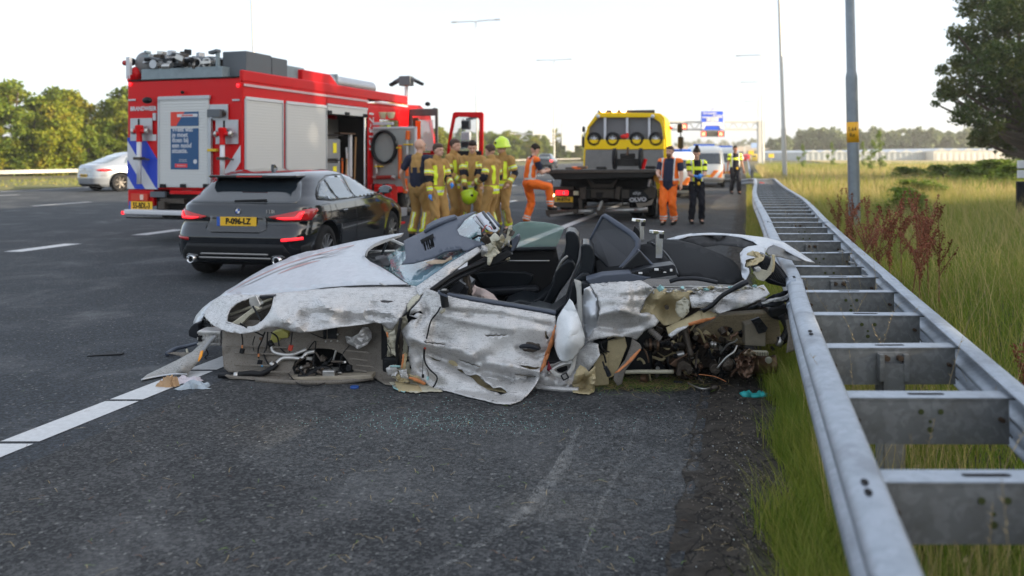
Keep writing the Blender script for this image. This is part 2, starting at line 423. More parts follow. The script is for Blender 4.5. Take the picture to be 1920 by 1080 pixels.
def rsheet(name, u0, u1, Y0, Y1, z, m, nx=1, ny=1, kind='structure'):
    """sheet between road offsets u0..u1 (metres at constant depth) and depths Y0..Y1"""
    vs = []; fs = []
    for j in range(ny+1):
        for i in range(nx+1):
            p = road(u0+(u1-u0)*i/nx, Y0+(Y1-Y0)*j/ny, z); vs.append(p)
    for j in range(ny):
        for i in range(nx):
            a = j*(nx+1)+i; fs.append((a, a+1, a+nx+2, a+nx+1))
    o = mesh_obj(name, vs, fs, m)
    if kind: o['kind'] = kind
    return o
# ground out to the horizon
g = mesh_obj('ground', [(-3000, -60, -.03), (3000, -60, -.03), (3000, 3000, -.03), (-3000, 3000, -.03)], [(0, 1, 2, 3)], M_field); g['kind'] = 'structure'
o = rsheet('motorway', -32, -.24, -6, 900, 0, M_asph); o = rsheet('hard_shoulder', -3.6, -.25, -2, 300, .002, M_asph2)
# verge: crumbly soil along the asphalt edge, ragged
def strip_mesh(name, u0, u1, Y0, Y1, nx, ny, zf, m):
    vs = []; fs = []
    for j in range(ny+1):
        Y = Y0+(Y1-Y0)*(j/ny)**1.6
        for i in range(nx+1):
            u = u0+(u1-u0)*i/nx
            if i == 0: u += .035*mnoise.noise(Vector((Y*5, 1, 0)))+.02*mnoise.noise(Vector((Y*19, 4, 0)))
            p = road(u, Y, 0); p.z = zf(u, Y, i/nx); vs.append(p)
    for j in range(ny):
        for i in range(nx):
            a = j*(nx+1)+i; fs.append((a, a+1, a+nx+2, a+nx+1))
    o = mesh_obj(name, vs, fs, m, None, True); o['kind'] = 'structure'; return o
def zsoil(u, Y, f):
    if f == 0: return .006
    return .012+.022*mnoise.noise(Vector((u*9, Y*7, 0)))+.014*mnoise.noise(Vector((u*31, Y*29, 3)))-.01*(f < .1)+.03*f*f
strip_mesh('verge', -.30, .75, .9, 60, 26, 900, zsoil, M_soil)
M_side = m_soil('grassy_soil', (.02, .025, .008), (.055, .06, .02), 5, False)
def zbank(u, Y, f):
    return .02*(1-f)+.0+.1*mnoise.noise(Vector((u*.4, Y*.3, 0)))*min(1, (u-.6)*.5)
strip_mesh('grass_bank', .70, 32, .9, 120, 50, 120, zbank, M_side)
strip_mesh('left_verge', -42, -31.9, 15, 160, 6, 30, lambda u, Y, f: .02 if f > .99 else .1, m_soil('verge_left', (.06, .07, .02), (.16, .15, .04), 1.5, False))
# painted lines
def line(name, u, w, segs, label=None):
    m = MB()
    for a, b_ in segs: 
        m.add([road(u-w/2, a, .004), road(u+w/2, a, .004), road(u+w/2, b_, .004), road(u-w/2, b_, .004)], [(0, 1, 2, 3)])
    o = m.build(name, M_line); o['kind'] = 'structure'; return o
segs = []; Y = 1.2
for Ye in (4.28, 5.02, 5.72, 6.4, 9.0, 12.5, 17, 24, 40, 80, 500):
    segs.append((Y, Ye)); Y = Ye+.035
line('edge_line', -3.92, .21, segs)
for i, (u, Y0, ln, per, n) in enumerate(((-11.7, 12.75, 1.15, 2.65, 40), (-7.8, 24, 3, 12, 30), (-15.4, 34, 3, 12, 24), (-21.5, 12.3, 2.1, 11.8, 24), (-28.2, 16, 3, 12, 20))):
    line('lane_dashes', u, .18 if i else .3, [(Y0+k*per, Y0+k*per+ln) for k in range(n)])
line('far_edge_line', -31.3, .2, [(8, 500)])
M_fine_crack = mat('tar_seam', (.012, .012, .013), .7)
# scrape marks left on the shoulder
def m_scrape(nm, al, cc):
    m, nt, b = newmat(nm); tc = N(nt, 'ShaderNodeTexCoord'); o = tc.outputs['Object']
    n = noise_n(nt, mapping(nt, o, (1, 1, 1)), 22, 8, .85, .3); n3 = noise_n(nt, o, 150, 3, .8)
    g = N(nt, 'ShaderNodeSeparateXYZ'); nt.links.new(tc.outputs['Generated'], g.inputs[0])
    b.inputs['Base Color'].default_value = cc; b.inputs['Roughness'].default_value = .9
    a = N(nt, 'ShaderNodeMath', operation='MULTIPLY'); nt.links.new(step_n(nt, n, .40, .62), a.inputs[0]); nt.links.new(step_n(nt, n3, .38, .54), a.inputs[1])
    a2 = N(nt, 'ShaderNodeMath', operation='MULTIPLY'); nt.links.new(a.outputs[0], a2.inputs[0]); a2.inputs[1].default_value = al
    nt.links.new(a2.outputs[0], b.inputs['Alpha']); return m
M_scr = m_scrape('scrape_chalk', .38, (.34, .34, .33, 1)); M_dust = m_scrape('dried_foam', .20, (.30, .31, .31, 1))
def mark(pts, w, z=.004, mm=None):
    P = smoothpath([ground(x, y, z) for x, y in pts], 8); m = MB(); vs = []
    for i, p in enumerate(P):
        d = (P[min(i+1, len(P)-1)]-P[max(i-1, 0)]).normalized(); n = Vector((-d.y, d.x, 0)); ww = w*(.25+.75*math.sin(math.pi*(i+.5)/len(P)))
        vs += [p-n*ww, p+n*ww]
    m.add(vs, [(2*i, 2*i+1, 2*i+3, 2*i+2) for i in range(len(P)-1)]); o = m.build('scrape_mark', mm or M_scr); o['kind'] = 'structure'
mark([(1085, 800), (1062, 850), (1010, 930), (930, 1000), (820, 1068)], .03, .008)
mark([(1070, 835), (1048, 880), (1000, 945), (960, 985)], .05, .012)
mark([(1195, 790), (1175, 850), (1130, 940), (1085, 1060)], .012, .008)
mark([(480, 830), (800, 860), (1080, 880), (1260, 860)], .62, .004, M_dust); mark([(760, 780), (980, 790), (1270, 805)], .22, .006, M_dust); mark([(1240, 770), (1180, 880), (1080, 1075)], .35, .005, M_dust)

# ------------------------------------------------------------ guardrail (ladder type: two W beams joined by cross members)
def m_galv():
    m, nt, b = newmat('galvanised_steel'); tc = N(nt, 'ShaderNodeTexCoord').outputs['Object']
    v = N(nt, 'ShaderNodeTexVoronoi', Scale=38.0); nt.links.new(tc, v.inputs['Vector']); s = N(nt, 'ShaderNodeSeparateColor'); nt.links.new(v.outputs['Color'], s.inputs['Color'])
    n = noise_n(nt, tc, 3.2, 7, .7, .4); n2 = noise_n(nt, mapping(nt, tc, (30, 30, 3)), 3, 5, .7); sp = noise_n(nt, tc, 90, 3, .8)
    c = mixc(nt, s.outputs['Red'], (.31, .35, .40), (.38, .42, .48)); c = mixc(nt, step_n(nt, n, .45, .75), c, (.22, .24, .27))
    c = mixc(nt, step_n(nt, sp, .66, .72), c, (.13, .11, .09))
    f = N(nt, 'ShaderNodeMath', operation='MULTIPLY'); nt.links.new(step_n(nt, n2, .6, .75), f.inputs[0]); f.inputs[1].default_value = .5
    c = mixc(nt, f.outputs[0], c, (.17, .16, .15))
    nt.links.new(c, b.inputs['Base Color']); b.inputs['Metallic'].default_value = .7
    mr = N(nt, 'ShaderNodeMapRange'); mr.inputs['To Min'].default_value = .34; mr.inputs['To Max'].default_value = .62; nt.links.new(n, mr.inputs['Value']); nt.links.new(mr.outputs['Result'], b.inputs['Roughness'])
    bump_n(nt, n2, .12, .004, b); return m
def m_galv2():
    m, nt, b = newmat('weathered_zinc'); tc = N(nt, 'ShaderNodeTexCoord').outputs['Object']
    v = N(nt, 'ShaderNodeTexNoise', Scale=24.0, Detail=2.0, Distortion=.8); nt.links.new(tc, v.inputs['Vector'])
    n = noise_n(nt, tc, 4, 6, .7, .4); sp = noise_n(nt, tc, 110, 2, .8)
    c = mixc(nt, step_n(nt, v.outputs['Fac'], .50, .58), (.18, .185, .185), (.225, .23, .23)); c = mixc(nt, step_n(nt, n, .45, .75), c, (.13, .125, .115)); c = mixc(nt, step_n(nt, sp, .67, .72), c, (.04, .04, .04))
    nt.links.new(c, b.inputs['Base Color']); b.inputs['Metallic'].default_value = .35; b.inputs['Roughness'].default_value = .62; return m
M_galv = m_galv(); M_zinc = m_galv2(); M_bolt = mat('rusty_bolt', (.09, .06, .04), .7, .6, nscale=200)
M_dark = mat('dark_slot', (.008, .008, .009), .8)
WB = [(-.010, .148), (.0, .157), (.030, .158), (.060, .150), (.078, .126), (.082, .100), (.074, .070), (.038, .036), (.008, .012), (.002, 0), (.008, -.012), (.038, -.036), (.074, -.070), (.082, -.098), (.074, -.122), (.045, -.15), (.010, -.158)]
WB = [(a, b*.66) for a, b in WB]
def wbeam(name, path, side, parent, m=None):
    """W profile swept along path of (x, y, z, twist)"""
    vs = []; fs = []; n = len(WB); th = .004
    for i, p in enumerate(path):
        a = Vector(path[max(i-1, 0)][:3]); b_ = Vector(path[min(i+1, len(path)-1)][:3]); d = (b_-a).normalized(); nn = Vector((d.y, -d.x, 0)).normalized()*side
        q = Vector(p[:3]); tw = p[3] if len(p) > 3 else 0
        for (o_, z_) in WB:
            oo = o_*math.cos(tw)-z_*math.sin(tw); zz = o_*math.sin(tw)+z_*math.cos(tw); vs.append(q+nn*oo+Vector((0, 0, zz)))
    for i in range(len(path)-1):
        for k in range(n-1): fs.append((i*n+k, i*n+k+1, (i+1)*n+k+1, (i+1)*n+k))
    o = mesh_obj(name, vs, fs, m or M_galv, parent, True); s = o.modifiers.new('t', 'SOLIDIFY'); s.thickness = th; s.offset = 0
    return o
UL, UR = .33, .885
GF = Frame(road(UL, 0), -ROADANG)
rail = thing('guardrail', 'galvanised ladder-like double guardrail beside the hard shoulder, bent towards its far end', 'guardrail', (0, 0, 0))
def lbend(Y):   # left beam is pushed out of line by the crash
    return .045*math.exp(-((Y-5.9)/1.1)**2) - .12*math.exp(-((Y-16)/6.0)**2) - (max(0, Y-27)/8)**2*.75
def zbend(Y): return -.045*math.exp(-((Y-6.2)/.9)**2)-.28*max(0, (Y-26)/8)**1.5
def rpath(u, Y0, Y1, step, fb, fz, zc=.654):
    out = []; Y = Y0
    while Y < Y1+1e-6: p = road(u+fb(Y), Y, zc+fz(Y)); out.append((p.x, p.y, p.z)); Y += step
    return out
joints = [.9, 5.15, 9.4, 13.6, 17.9, 22, 26.3, 30.5, 34]
for k in range(len(joints)-1):
    off = .006 if k % 2 else 0
    wbeam('rail_beam', rpath(UL-.005-off, joints[k]-.1, joints[k+1]+.1, .2, lbend, zbend), -1, rail)
    wbeam('rail_beam', rpath(UR+.005+off, joints[k]-.1, joints[k+1]+.1, .2, lambda Y: .10*math.exp(-((Y-14)/4)**2)-(max(0, Y-27)/8)**2*.75, zbend if k > 5 else (lambda Y: 0)), 1, rail)
# slots in pairs on the near beam
def beamx(Y, left=True):
    return UL+lbend(Y) if left else UR+.10*math.exp(-((Y-14)/4)**2)-(max(0, Y-27)/8)**2*.75
ys = [1.30+.69*k for k in range(47)]
c_web = None
m = MB()   # cross member: channel with a lip on top, sheared round holes as dark inset discs
for k, Y in enumerate(ys):
    a = road(beamx(Y)+.008, Y, 0); b_ = road(beamx(Y, False)-.008, Y, 0); zt = .735+min(0, zbend(Y)); L = (b_-a).length
    t = thing('tmp', None, None); C.objects.unlink(t); bpy.data.objects.remove(t)
    big = Y < 9
    mb = MB()
    h = .15; d = .075
    mb.b2((0, 0, -h), (L, .005, -.005)); mb.b2((-.02, -.005, -.005), (L+.02, d, .0)); mb.b2((0, 0, -h-.004), (L, d*.8, -h))
    mb.b2((0, d-.004, -.02), (L, d, -.005))
    mb.b2((0, d*.8-.004, -h), (L, d*.8, -h+.02))
    cm = mb.build('cross_member', M_zinc, rail)
    cm.location = (a.x, a.y, zt); cm.rotation_euler = (random.uniform(-.01, .01), random.uniform(-.006, .006), math.atan2(b_.y-a.y, b_.x-a.x)+random.uniform(-.008, .008))
    # brighter cap: light falling on the flange top put into its colour
    cap = MB(); cap.b2((-.015, -.006, .0008), (L+.015, d+.001, .003)); co_ = cap.build('top_flange', M_galv, cm, bev=.0012 if big else 0, seg=1)
    if big:
        sl = MB(); cx = L*.52
        sl.prism([(cx-.05+.0*q+.012*math.cos(w)*(1 if w < math.pi/2 or w > 3*math.pi/2 else 1)+(.10 if math.cos(w) > 0 else 0), d*.5+.010*math.sin(w)) for q, w in [(0, 2*math.pi*i/16) for i in range(16)]], .0032, .0042, 'z')
        sl.build('slot', M_dark, cm)
        if k % 3 != 0:
            for (hx, hz, hr) in ((cx-.035, -.045, .009), (cx+.03, -.045, .009), (cx-.005, -.078, .0055), (cx-.005, -.105, .0095)):
                hm = MB(); hm.cyl((hx, -.002, hz), hr, .003, 'y', 12); hm.build('bolt_hole', mat('hole_grass', (.05, .06, .015), .9), cm)
        for hx in (.03, L-.03): bl = MB(); bl.cyl((hx, -.008, -.07), .008, .02, 'y', 8); bl.build('bolt', M_bolt, cm)
    if k % 3 == 0:    # post with a bracket bolted to the web
        pm = MB(); cx = L*.5
        pm.b2((cx-.045, -.028, -.75), (cx+.045, -.022, -.06)); pm.b2((cx-.045, -.028, -.75), (cx-.040, .05, -.06)); pm.b2((cx+.040, -.028, -.75), (cx+.045, .05, -.06))
        po = pm.build('post', M_zinc, cm)
        bm_ = MB(); bm_.b2((cx-.062, -.012, -.135), (cx-.04, -.032, -.02)); bm_.b2((cx+.04, -.012, -.135), (cx+.062, -.032, -.02)); bm_.b2((cx-.062, -.004, -.135), (cx+.062, -.010, -.015))
        bm_.build('bracket', M_zinc, cm, bev=.004)
        for q in (-.028, .028): bb = MB(); bb.cyl((cx+q, -.02, -.038), .012, .022, 'y', 10); bb.build('bolt', M_bolt, cm)
# curved straps joining cross members to the right-hand beam
for k, Y in enumerate(ys[:14]):
    p = road(UR-.0, Y+.03, .62)
    st = MB(); pts = []
    for q in range(9):
        a = q/8; pts.append(Vector((-.10*(1-a)+.01+.015*math.sin(a*6), .0, .10-.12*a+.03*math.sin(a*math.pi))))
    for i in range(8):
        a, b_ = pts[i], pts[i+1]; st.bar(a, b_, .06, .006, (0, 0, 1))
    so = st.build('strap', M_zinc, rail); so.location = p; so.rotation_euler = (0, 0, -ROADANG)
# lapped joints and slot pairs on the near beam
for Y in (1.9, 3.55, 5.25, 7.0, 9.4):
    for dy in (-.03, .03):
        jm = MB(); jm.prism([(.009*math.cos(w), dy+.014*math.sin(w)*1.3) for w in [2*math.pi*i/12 for i in range(12)]], 0, .002, 'z')
        j = jm.build('slot', M_dark, rail); p = road(beamx(Y)-.045, Y, 0); j.location = (p.x, p.y, .7605+zbend(Y)); j.rotation_euler = (0, R(-6), -ROADANG)
# red and white marker board bent over the rail end
mk = thing('marker_post', 'red and white striped marker lying across the far end of the guardrail', 'marker post', (0, 0, 0))
a = at(1424, 344, 23); b_ = at(1455, 351, 23)
for i, (c0, c1, mm) in enumerate(((0, .28, mat('marker_red', (.55, .03, .03), .5)), (.28, .66, mat('marker_white', (.75, .75, .75), .5)), (.66, 1, MATS['marker_red']))):
    q = MB(); q.bar(a.lerp(b_, c0), a.lerp(b_, c1), .1, .09); q.build('band', mm, mk, bev=.01)
# old guardrail far ahead along the verge
far = thing('guardrail', 'distant stretch of guardrail continuing along the verge beyond the bent end', 'guardrail', (0, 0, 0))
wbeam('rail_beam', [tuple(road(.2, Y, .62)) for Y in range(40, 260, 10)], -1, far)
for Y in range(42, 200, 4):
    q = MB(); p = road(.3, Y, .3); q.box(p, (.08, .1, .75)); q.build('post', M_zinc, far)
# guardrail on the far left
lg = thing('guardrail', 'sunlit guardrail across the motorway in front of the left tree belt', 'guardrail', (0, 0, 0))
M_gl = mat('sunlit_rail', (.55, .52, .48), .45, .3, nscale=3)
pth = [(-44+i*2.4, 42.4-.2*i, .62) for i in range(8)]+[tuple(road(-39.2+.9*math.exp(-k), 41.5+k*5, .62)) for k in range(1, 60)]
wbeam('rail_beam', [tuple(p) for p in pth], -1 if False else 1, lg, M_gl)
for p in pth[::1]:
    q = MB(); q.box((p[0]-.05, p[1]+.08, .3), (.08, .1, .7)); q.build('post', M_zinc, lg)
# ============================================================ vegetation
rs = np.random.RandomState(3)
def blades(name, P, h, w, lean, m, midx=None, mats=None, label=None, cat='grass', kind='stuff', seg=2, wind=(0, 0)):
    """P: (n,3) roots. Each blade is a bent tapering strip of seg+1 levels ending in a point"""
    n = len(P); a = rs.uniform(0, 2*np.pi, n); b = a+rs.normal(0, .4, n)
    wx = np.cos(a)*w/2; wy = np.sin(a)*w/2; L = rs.uniform(.2, 1, n)*lean
    dx = np.cos(b+1.57)*L*h+wind[0]*h; dy = np.sin(b+1.57)*L*h+wind[1]*h
    V = []; 
    for k in range(seg+1):
        f = k/seg; g_ = f*f; ww = (1-f*.85)
        cx = P[:, 0]+dx*g_; cy = P[:, 1]+dy*g_; cz = P[:, 2]+h*(f-.18*L*g_)
        if k < seg:
            V.append(np.stack([cx-wx*ww, cy-wy*ww, cz], 1)); V.append(np.stack([cx+wx*ww, cy+wy*ww, cz], 1))
        else: V.append(np.stack([cx, cy, cz], 1))
    nv = 2*seg+1; V = np.stack(V, 1).reshape(-1, 3); base = (np.arange(n)*nv)[:, None]
    tri = []
    for k in range(seg-1):
        i = 2*k; tri += [(i, i+1, i+3), (i, i+3, i+2)]
    i = 2*(seg-1); tri.append((i, i+1, i+2))
    T = (base[:, :, None]+np.array(tri)[None]).reshape(-1, 3)
    o = np_mesh(name, V, T, m, mats=mats, midx=None if midx is None else np.repeat(midx, len(tri)))
    props(o, label, cat if kind is None else None, None, kind)
    return o
def rpts(n, u0, u1, Y0, Y1, pw=1.0, z=.0):
    """random points on the verge, denser near the camera with pw > 1"""
    Y = Y0+(Y1-Y0)*rs.uniform(0, 1, n)**pw; u = rs.uniform(u0, u1, n)
    return np.stack([u+Y*440/FP, Y, np.full(n, z)], 1)
def clumpy(P, sc, thr, seed=0):
    k = np.array([mnoise.noise(Vector((p[0]*sc, p[1]*sc, seed))) for p in P]); return P[k > thr]
M_g1 = m_foliage('grass_blade_green', (.10, .18, .018), (.24, .29, .04), (.42, .37, .08), .42)
M_g2 = m_foliage('grass_blade_straw', (.42, .33, .13), (.60, .47, .20), (.28, .26, .07), .35)
M_g3 = m_foliage('grass_blade_mixed', (.18, .24, .03), (.36, .34, .08), (.42, .33, .11), .4)
# tussocks along the soil edge and under the rail
def ragged(P, sc=2.2):
    e = P[:, 0]-P[:, 1]*440/FP; k = np.array([mnoise.noise(Vector((p[0]*sc*2, p[1]*sc, 1))) for p in P]); return P[e > .15+k*.13+rs.normal(0, .03, len(P))]
P = ragged(rpts(42000, .0, .38, 1.9, 12, 1.6))
blades('grass', P, rs.uniform(.06, .2, len(P))+.2*np.clip((P[:, 0]-P[:, 1]*440/FP-.15)/.2, 0, 1)*rs.uniform(0, 1, len(P)), .0045, .8, M_g1, label='green grass growing between crumbled verge and near rail')
P = ragged(clumpy(rpts(24000, .0, .38, 1.9, 12, 1.6), 3.0, -.15))
blades('grass', P, rs.uniform(.08, .34, len(P)), .0038, .9, M_g3, label='yellowing grass at the foot of the near rail')
P = rpts(30000, .36, .95, 1.6, 14, 1.5); blades('grass', P, rs.uniform(.08, .34, len(P)), .005, .7, M_g1, label='green grass below the cross members of the guardrail')
P = rpts(4200, .3, .95, 1.6, 24, 1.5); blades('grass', P, rs.uniform(.3, .7, len(P)), .003, .5, M_g2, seg=3, label='straw coloured stalks poking up through the guardrail')
P = rpts(12000, .0, .95, 12, 60, 1.3); blades('grass', P, rs.uniform(.12, .36, len(P)), .014, .6, M_g3, label='rough grass under the far half of the guardrail')
# the field to the right of the rail
P = rpts(120000, .95, 14, 2.0, 26, 1.35); blades('grass', P, rs.uniform(.2, .62, len(P)), .008, .75, M_g1, label='long green grass on the bank right of the guardrail')
P = clumpy(rpts(60000, .95, 16, 2.2, 34, 1.3), .5, -.2, 5); blades('grass', P, rs.uniform(.25, .62, len(P)), .006, .7, M_g3, seg=3, label='mixed yellow green grass on the bank right of the guardrail')
P = clumpy(rpts(46000, .95, 18, 3.5, 34, .95), .8, -.2, 8); blades('grass', P, rs.uniform(.4, .9, len(P)), .0055, .75, M_g2, seg=4, wind=(-.12, 0), label='tall dry grass stems bending over the bank')
P = rpts(42000, .95, 30, 24, 95, 1.4); blades('grass', P, rs.uniform(.3, .75, len(P)), .035, .6, M_g2, label='sunlit straw coloured grass farther along the verge')
P = clumpy(rpts(22000, 1.5, 34, 26, 110, 1.3), .08, .02, 2); blades('grass', P, rs.uniform(.4, .9, len(P)), .05, .6, M_g1, label='green reeds farther along the verge')
P = clumpy(rpts(14000, -41, -32.2, 18, 90, 1.2), .3, -.2, 2); blades('grass', P, rs.uniform(.1, .35, len(P)), .05, .6, M_g3, label='low grass on the left verge below the rail')
# seed heads on tall stems near the camera
def seed_stems(name, roots, m, label, hs, droop=.3):
    V = []; F_ = []; 
    mb = MB()
    for (p, h) in zip(roots, hs):
        a = random.uniform(0, 6.28); l = droop*h*random.uniform(.3, 1.2); tip = Vector((math.cos(a)*l, math.sin(a)*l*.5, h))
        pts = [Vector(p)+Vector((tip.x*f*f, tip.y*f*f, h*f*(1-.1*f))) for f in (0, .35, .7, .88, 1)]
        mb.tube(pts, [.0016, .0014, .0010, .0008, .0006], 3, cap=False)
        for q in range(12):
            f = .72+.28*q/12; c = Vector(p)+Vector((tip.x*f*f, tip.y*f*f, h*f*(1-.1*f))); s = .008*(1.2-f)*4
            d = Vector((random.uniform(-1, 1), random.uniform(-1, 1), .9)).normalized()*(.012+s*.5); n = d.orthogonal().normalized()*.0022
            mb.add([c-n, c+n, c+d], [(0, 1, 2)])
    o = mb.build(name, m); props(o, label, None, None, 'stuff'); return o
rr = random.Random(5); ro = []; hs = []
for i in range(420):
    Y = 1.7+14*rr.random()**1.4; u = rr.uniform(.4, 7) if rr.random() < .75 else rr.uniform(.4, .9); ro.append(road(u, Y, 0)); hs.append(rr.uniform(.55, 1.0))
seed_stems('grass', ro, mat('seed_head', (.36, .27, .14), .8, nscale=20), 'dry seed heads on thin stems near the rail', hs)
# rust red dock plants behind the rail
M_dock = mat('dock_seed', (.21, .062, .028), .85, nscale=60, namt=.5)
M_dst = mat('dock_stem', (.20, .09, .04), .8)
def dock(loc, h, label, rnd, lean=0):
    t = thing('dock_plant', label, 'dock plant', loc, rnd.uniform(0, 6), 'rust red dock plants behind the guardrail')
    st = MB(); sd_ = MB()
    def spike(a, b_, n):
        st.tube([a, a.lerp(b_, .5)+Vector((rnd.uniform(-.02, .02), 0, 0)), b_], [.006, .004, .002], 5)
        for i in range(n):
            f = rnd.uniform(.15, 1); c = a.lerp(b_, f)+Vector((rnd.gauss(0, .013), rnd.gauss(0, .013), rnd.gauss(0, .01)))*(1.3-f*.7)
            s = rnd.uniform(.004, .010); d = Vector((rnd.uniform(-1, 1), rnd.uniform(-1, 1), rnd.uniform(-1, 1))).normalized(); e = d.orthogonal().normalized()
            sd_.add([c-d*s, c+e*s, c+d*s, c-e*s], [(0, 1, 2, 3)])
    top = Vector((lean*h, 0, h)); spike(Vector((lean*h*.35, 0, h*.35)), top, 260); st.tube([Vector((0, 0, 0)), Vector((lean*h*.35, 0, h*.36))], [.009, .007], 5)
    for q in range(6):
        f = rnd.uniform(.4, .85); a = Vector((lean*h*f, 0, h*f)); an = rnd.uniform(0, 6.28); l = rnd.uniform(.12, .32)*h
        spike(a, a+Vector((math.cos(an)*l*.6+lean*l, math.sin(an)*l*.6, l)), 100)
    st.build('stem', M_dst, t); o = sd_.build('seed_spike', M_dock, t); o['kind'] = 'stuff'
rr = random.Random(11)
for (px, pyt, Y, ln) in ((1560, 352, 9.5, -.1), (1598, 362, 9.0, .05), (1628, 385, 7.6, .0), (1612, 400, 7.2, .1), (1668, 392, 7.8, -.2), (1652, 370, 8.6, -.1), (1700, 405, 7.2, .1), (1728, 358, 8.0, -.1), (1742, 372, 7.4, .0), (1762, 380, 7.0, .05), (1585, 378, 8.4, -.1), (1690, 376, 8.9, .1), (1720, 395, 6.9, .15), (1905, 600, 4.4, -.3)):
    p = at(px, pyt, Y); h = max(.4, p.z); kd = globals().get('kd', 0)+1; dock((p.x, p.y, 0), h, 'rust red dock plant in the grass behind the guardrail, %s of those seen' % nth(kd), rr, ln+rr.uniform(-.2, .2))
# ---- trees
def leafcloud(n, blobs, size, rnd, drop=.0):
    """leaf quads scattered in the outer shells of several blobs: (x, y, z, rx, ry, rz)"""
    B = np.array(blobs); wgt = (B[:, 3]*B[:, 4]*B[:, 5])**.67; idx = rnd.choice(len(B), n, p=wgt/wgt.sum())
    d = rnd.normal(size=(n, 3)); d /= np.linalg.norm(d, axis=1)[:, None]; r = rnd.uniform(.12, 1, n)**.45
    fl = 1+.22*np.sin(d[:, 0]*7+idx)*np.cos(d[:, 1]*6+idx*2)+.18*np.sin(d[:, 2]*9+idx)
    c = B[idx, :3]+d*B[idx, 3:]*(r*fl)[:, None]
    u = rnd.normal(size=(n, 3)); u /= np.linalg.norm(u, axis=1)[:, None]; v = np.cross(u, rnd.normal(size=(n, 3))); v /= np.linalg.norm(v, axis=1)[:, None]
    s = size*rnd.uniform(.6, 1.4, n)[:, None]
    V = np.stack([c-u*s, c-v*s*.55, c+u*s, c+v*s*.55], 1).reshape(-1, 3); T = np.arange(n*4).reshape(-1, 4)
    return V, T
M_bark = mat('bark', (.07, .055, .042), .9, nscale=9, namt=.4, bump=.6, bscale=18)
def tree_proto(name, label, cat, h, w, n, leaf, seed, m, trunk=.3, nb=22, group=None, low=.25):
    rnd = np.random.RandomState(seed); t = thing(name, label, cat, (0, 0, 0), 0, group)
    bl = []
    for i in range(nb):
        f = (i+.5)/nb; z = h*(low+(1-low)*f); rad = w*math.sin(math.pi*min(1, .22+f*.74))**.7; a = rnd.uniform(0, 6.28); q = rad*rnd.uniform(.2, .72)
        s = rnd.uniform(.26, .44)*w*(1.1-f*.4); bl.append((math.cos(a)*q, math.sin(a)*q, z-(s*.5 if f > .8 else 0), s, s, s*rnd.uniform(.6, .95)))
    V, T = leafcloud(n, bl, leaf, rnd); c = np_mesh('crown', V, T, m, t, nper=4)
    mb = MB(); mb.tube(smoothpath([(0, 0, -.3), (.05*h*.1, 0, h*.2), (-.02*h, .02*h, h*.5), (.02*h, 0, h*.85)], 3), [trunk*(1-.08*i) for i in range(10)], 8)
    for b_ in bl[::2]:
        z0 = b_[2]*rnd.uniform(.45, .7); mb.tube(smoothpath([(0, 0, z0), (b_[0]*.4, b_[1]*.4, z0+(b_[2]-z0)*.4), (b_[0], b_[1], b_[2])], 3), [trunk*.35*(1-.13*i) for i in range(7)], 5)
    mb.build('trunk', M_bark, t); return t
M_l1 = m_foliage('leaf_olive', (.12, .18, .014), (.28, .28, .02), (.26, .21, .02), .38); M_l2 = m_foliage('leaf_green', (.08, .15, .016), (.20, .24, .025), (.17, .18, .02), .35)
M_l3 = m_foliage('leaf_dark', (.028, .065, .010), (.07, .11, .016), (.10, .11, .015), .25); M_l4 = m_foliage('leaf_far_hazed', (.15, .19, .08), (.22, .25, .11))  # distant leaves lightened: haze put into their colour
# big dark tree at the right edge
bt = thing('broadleaf_tree', 'large dark green tree filling the upper right corner', 'tree', (0, 0, 0))
rnd = np.random.RandomState(21); D = 40
bl = []
for (px, py, r_) in ((1905, 20, 60), (1850, 60, 48), (1830, 110, 44), (1880, 120, 60), (1800, 75, 20), (1790, 60, 16), (1790, 160, 34), (1840, 175, 40), (1775, 175, 22), (1890, 200, 55), (1960, 120, 90), (1960, 20, 90), (1810, 215, 28), (1850, 235, 30), (1800, 120, 22), (1765, 130, 14), (1900, 255, 40), (1870, 262, 30), (1915, 278, 36), (1835, 262, 22), (1980, 220, 80), (1860, -20, 60), (1940, -80, 90), (2050, 40, 120), (2060, 180, 110), (1820, 15, 28), (1770, 178, 14), (1755, 195, 9)):
    p = at(px, py, D+rnd.uniform(-2.5, 2.5)); r_ *= D/FP*.92; bl.append((p.x, p.y, p.z, r_, r_*1.2, r_*.85))
tx = at(1930, 290, D).x
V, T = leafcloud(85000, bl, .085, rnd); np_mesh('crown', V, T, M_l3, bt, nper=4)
mb = MB(); mb.tube(smoothpath([(tx, D, -.3), (tx-.2, D, 2.6), (tx+.2, D, 6), (tx+.3, D, 11)], 4), [.42-.02*i for i in range(13)], 10)
for i, b_ in enumerate(bl):
    z0 = max(1.4, b_[2]*.6); mb.tube(smoothpath([(tx, D, z0), (tx+(b_[0]-tx)*.5, D+(b_[1]-D)*.5, z0+(b_[2]-z0)*.35), b_[:3]], 4), [.15*(1-.1*k) for k in range(9)], 6)
mb.build('trunk', M_bark, bt)
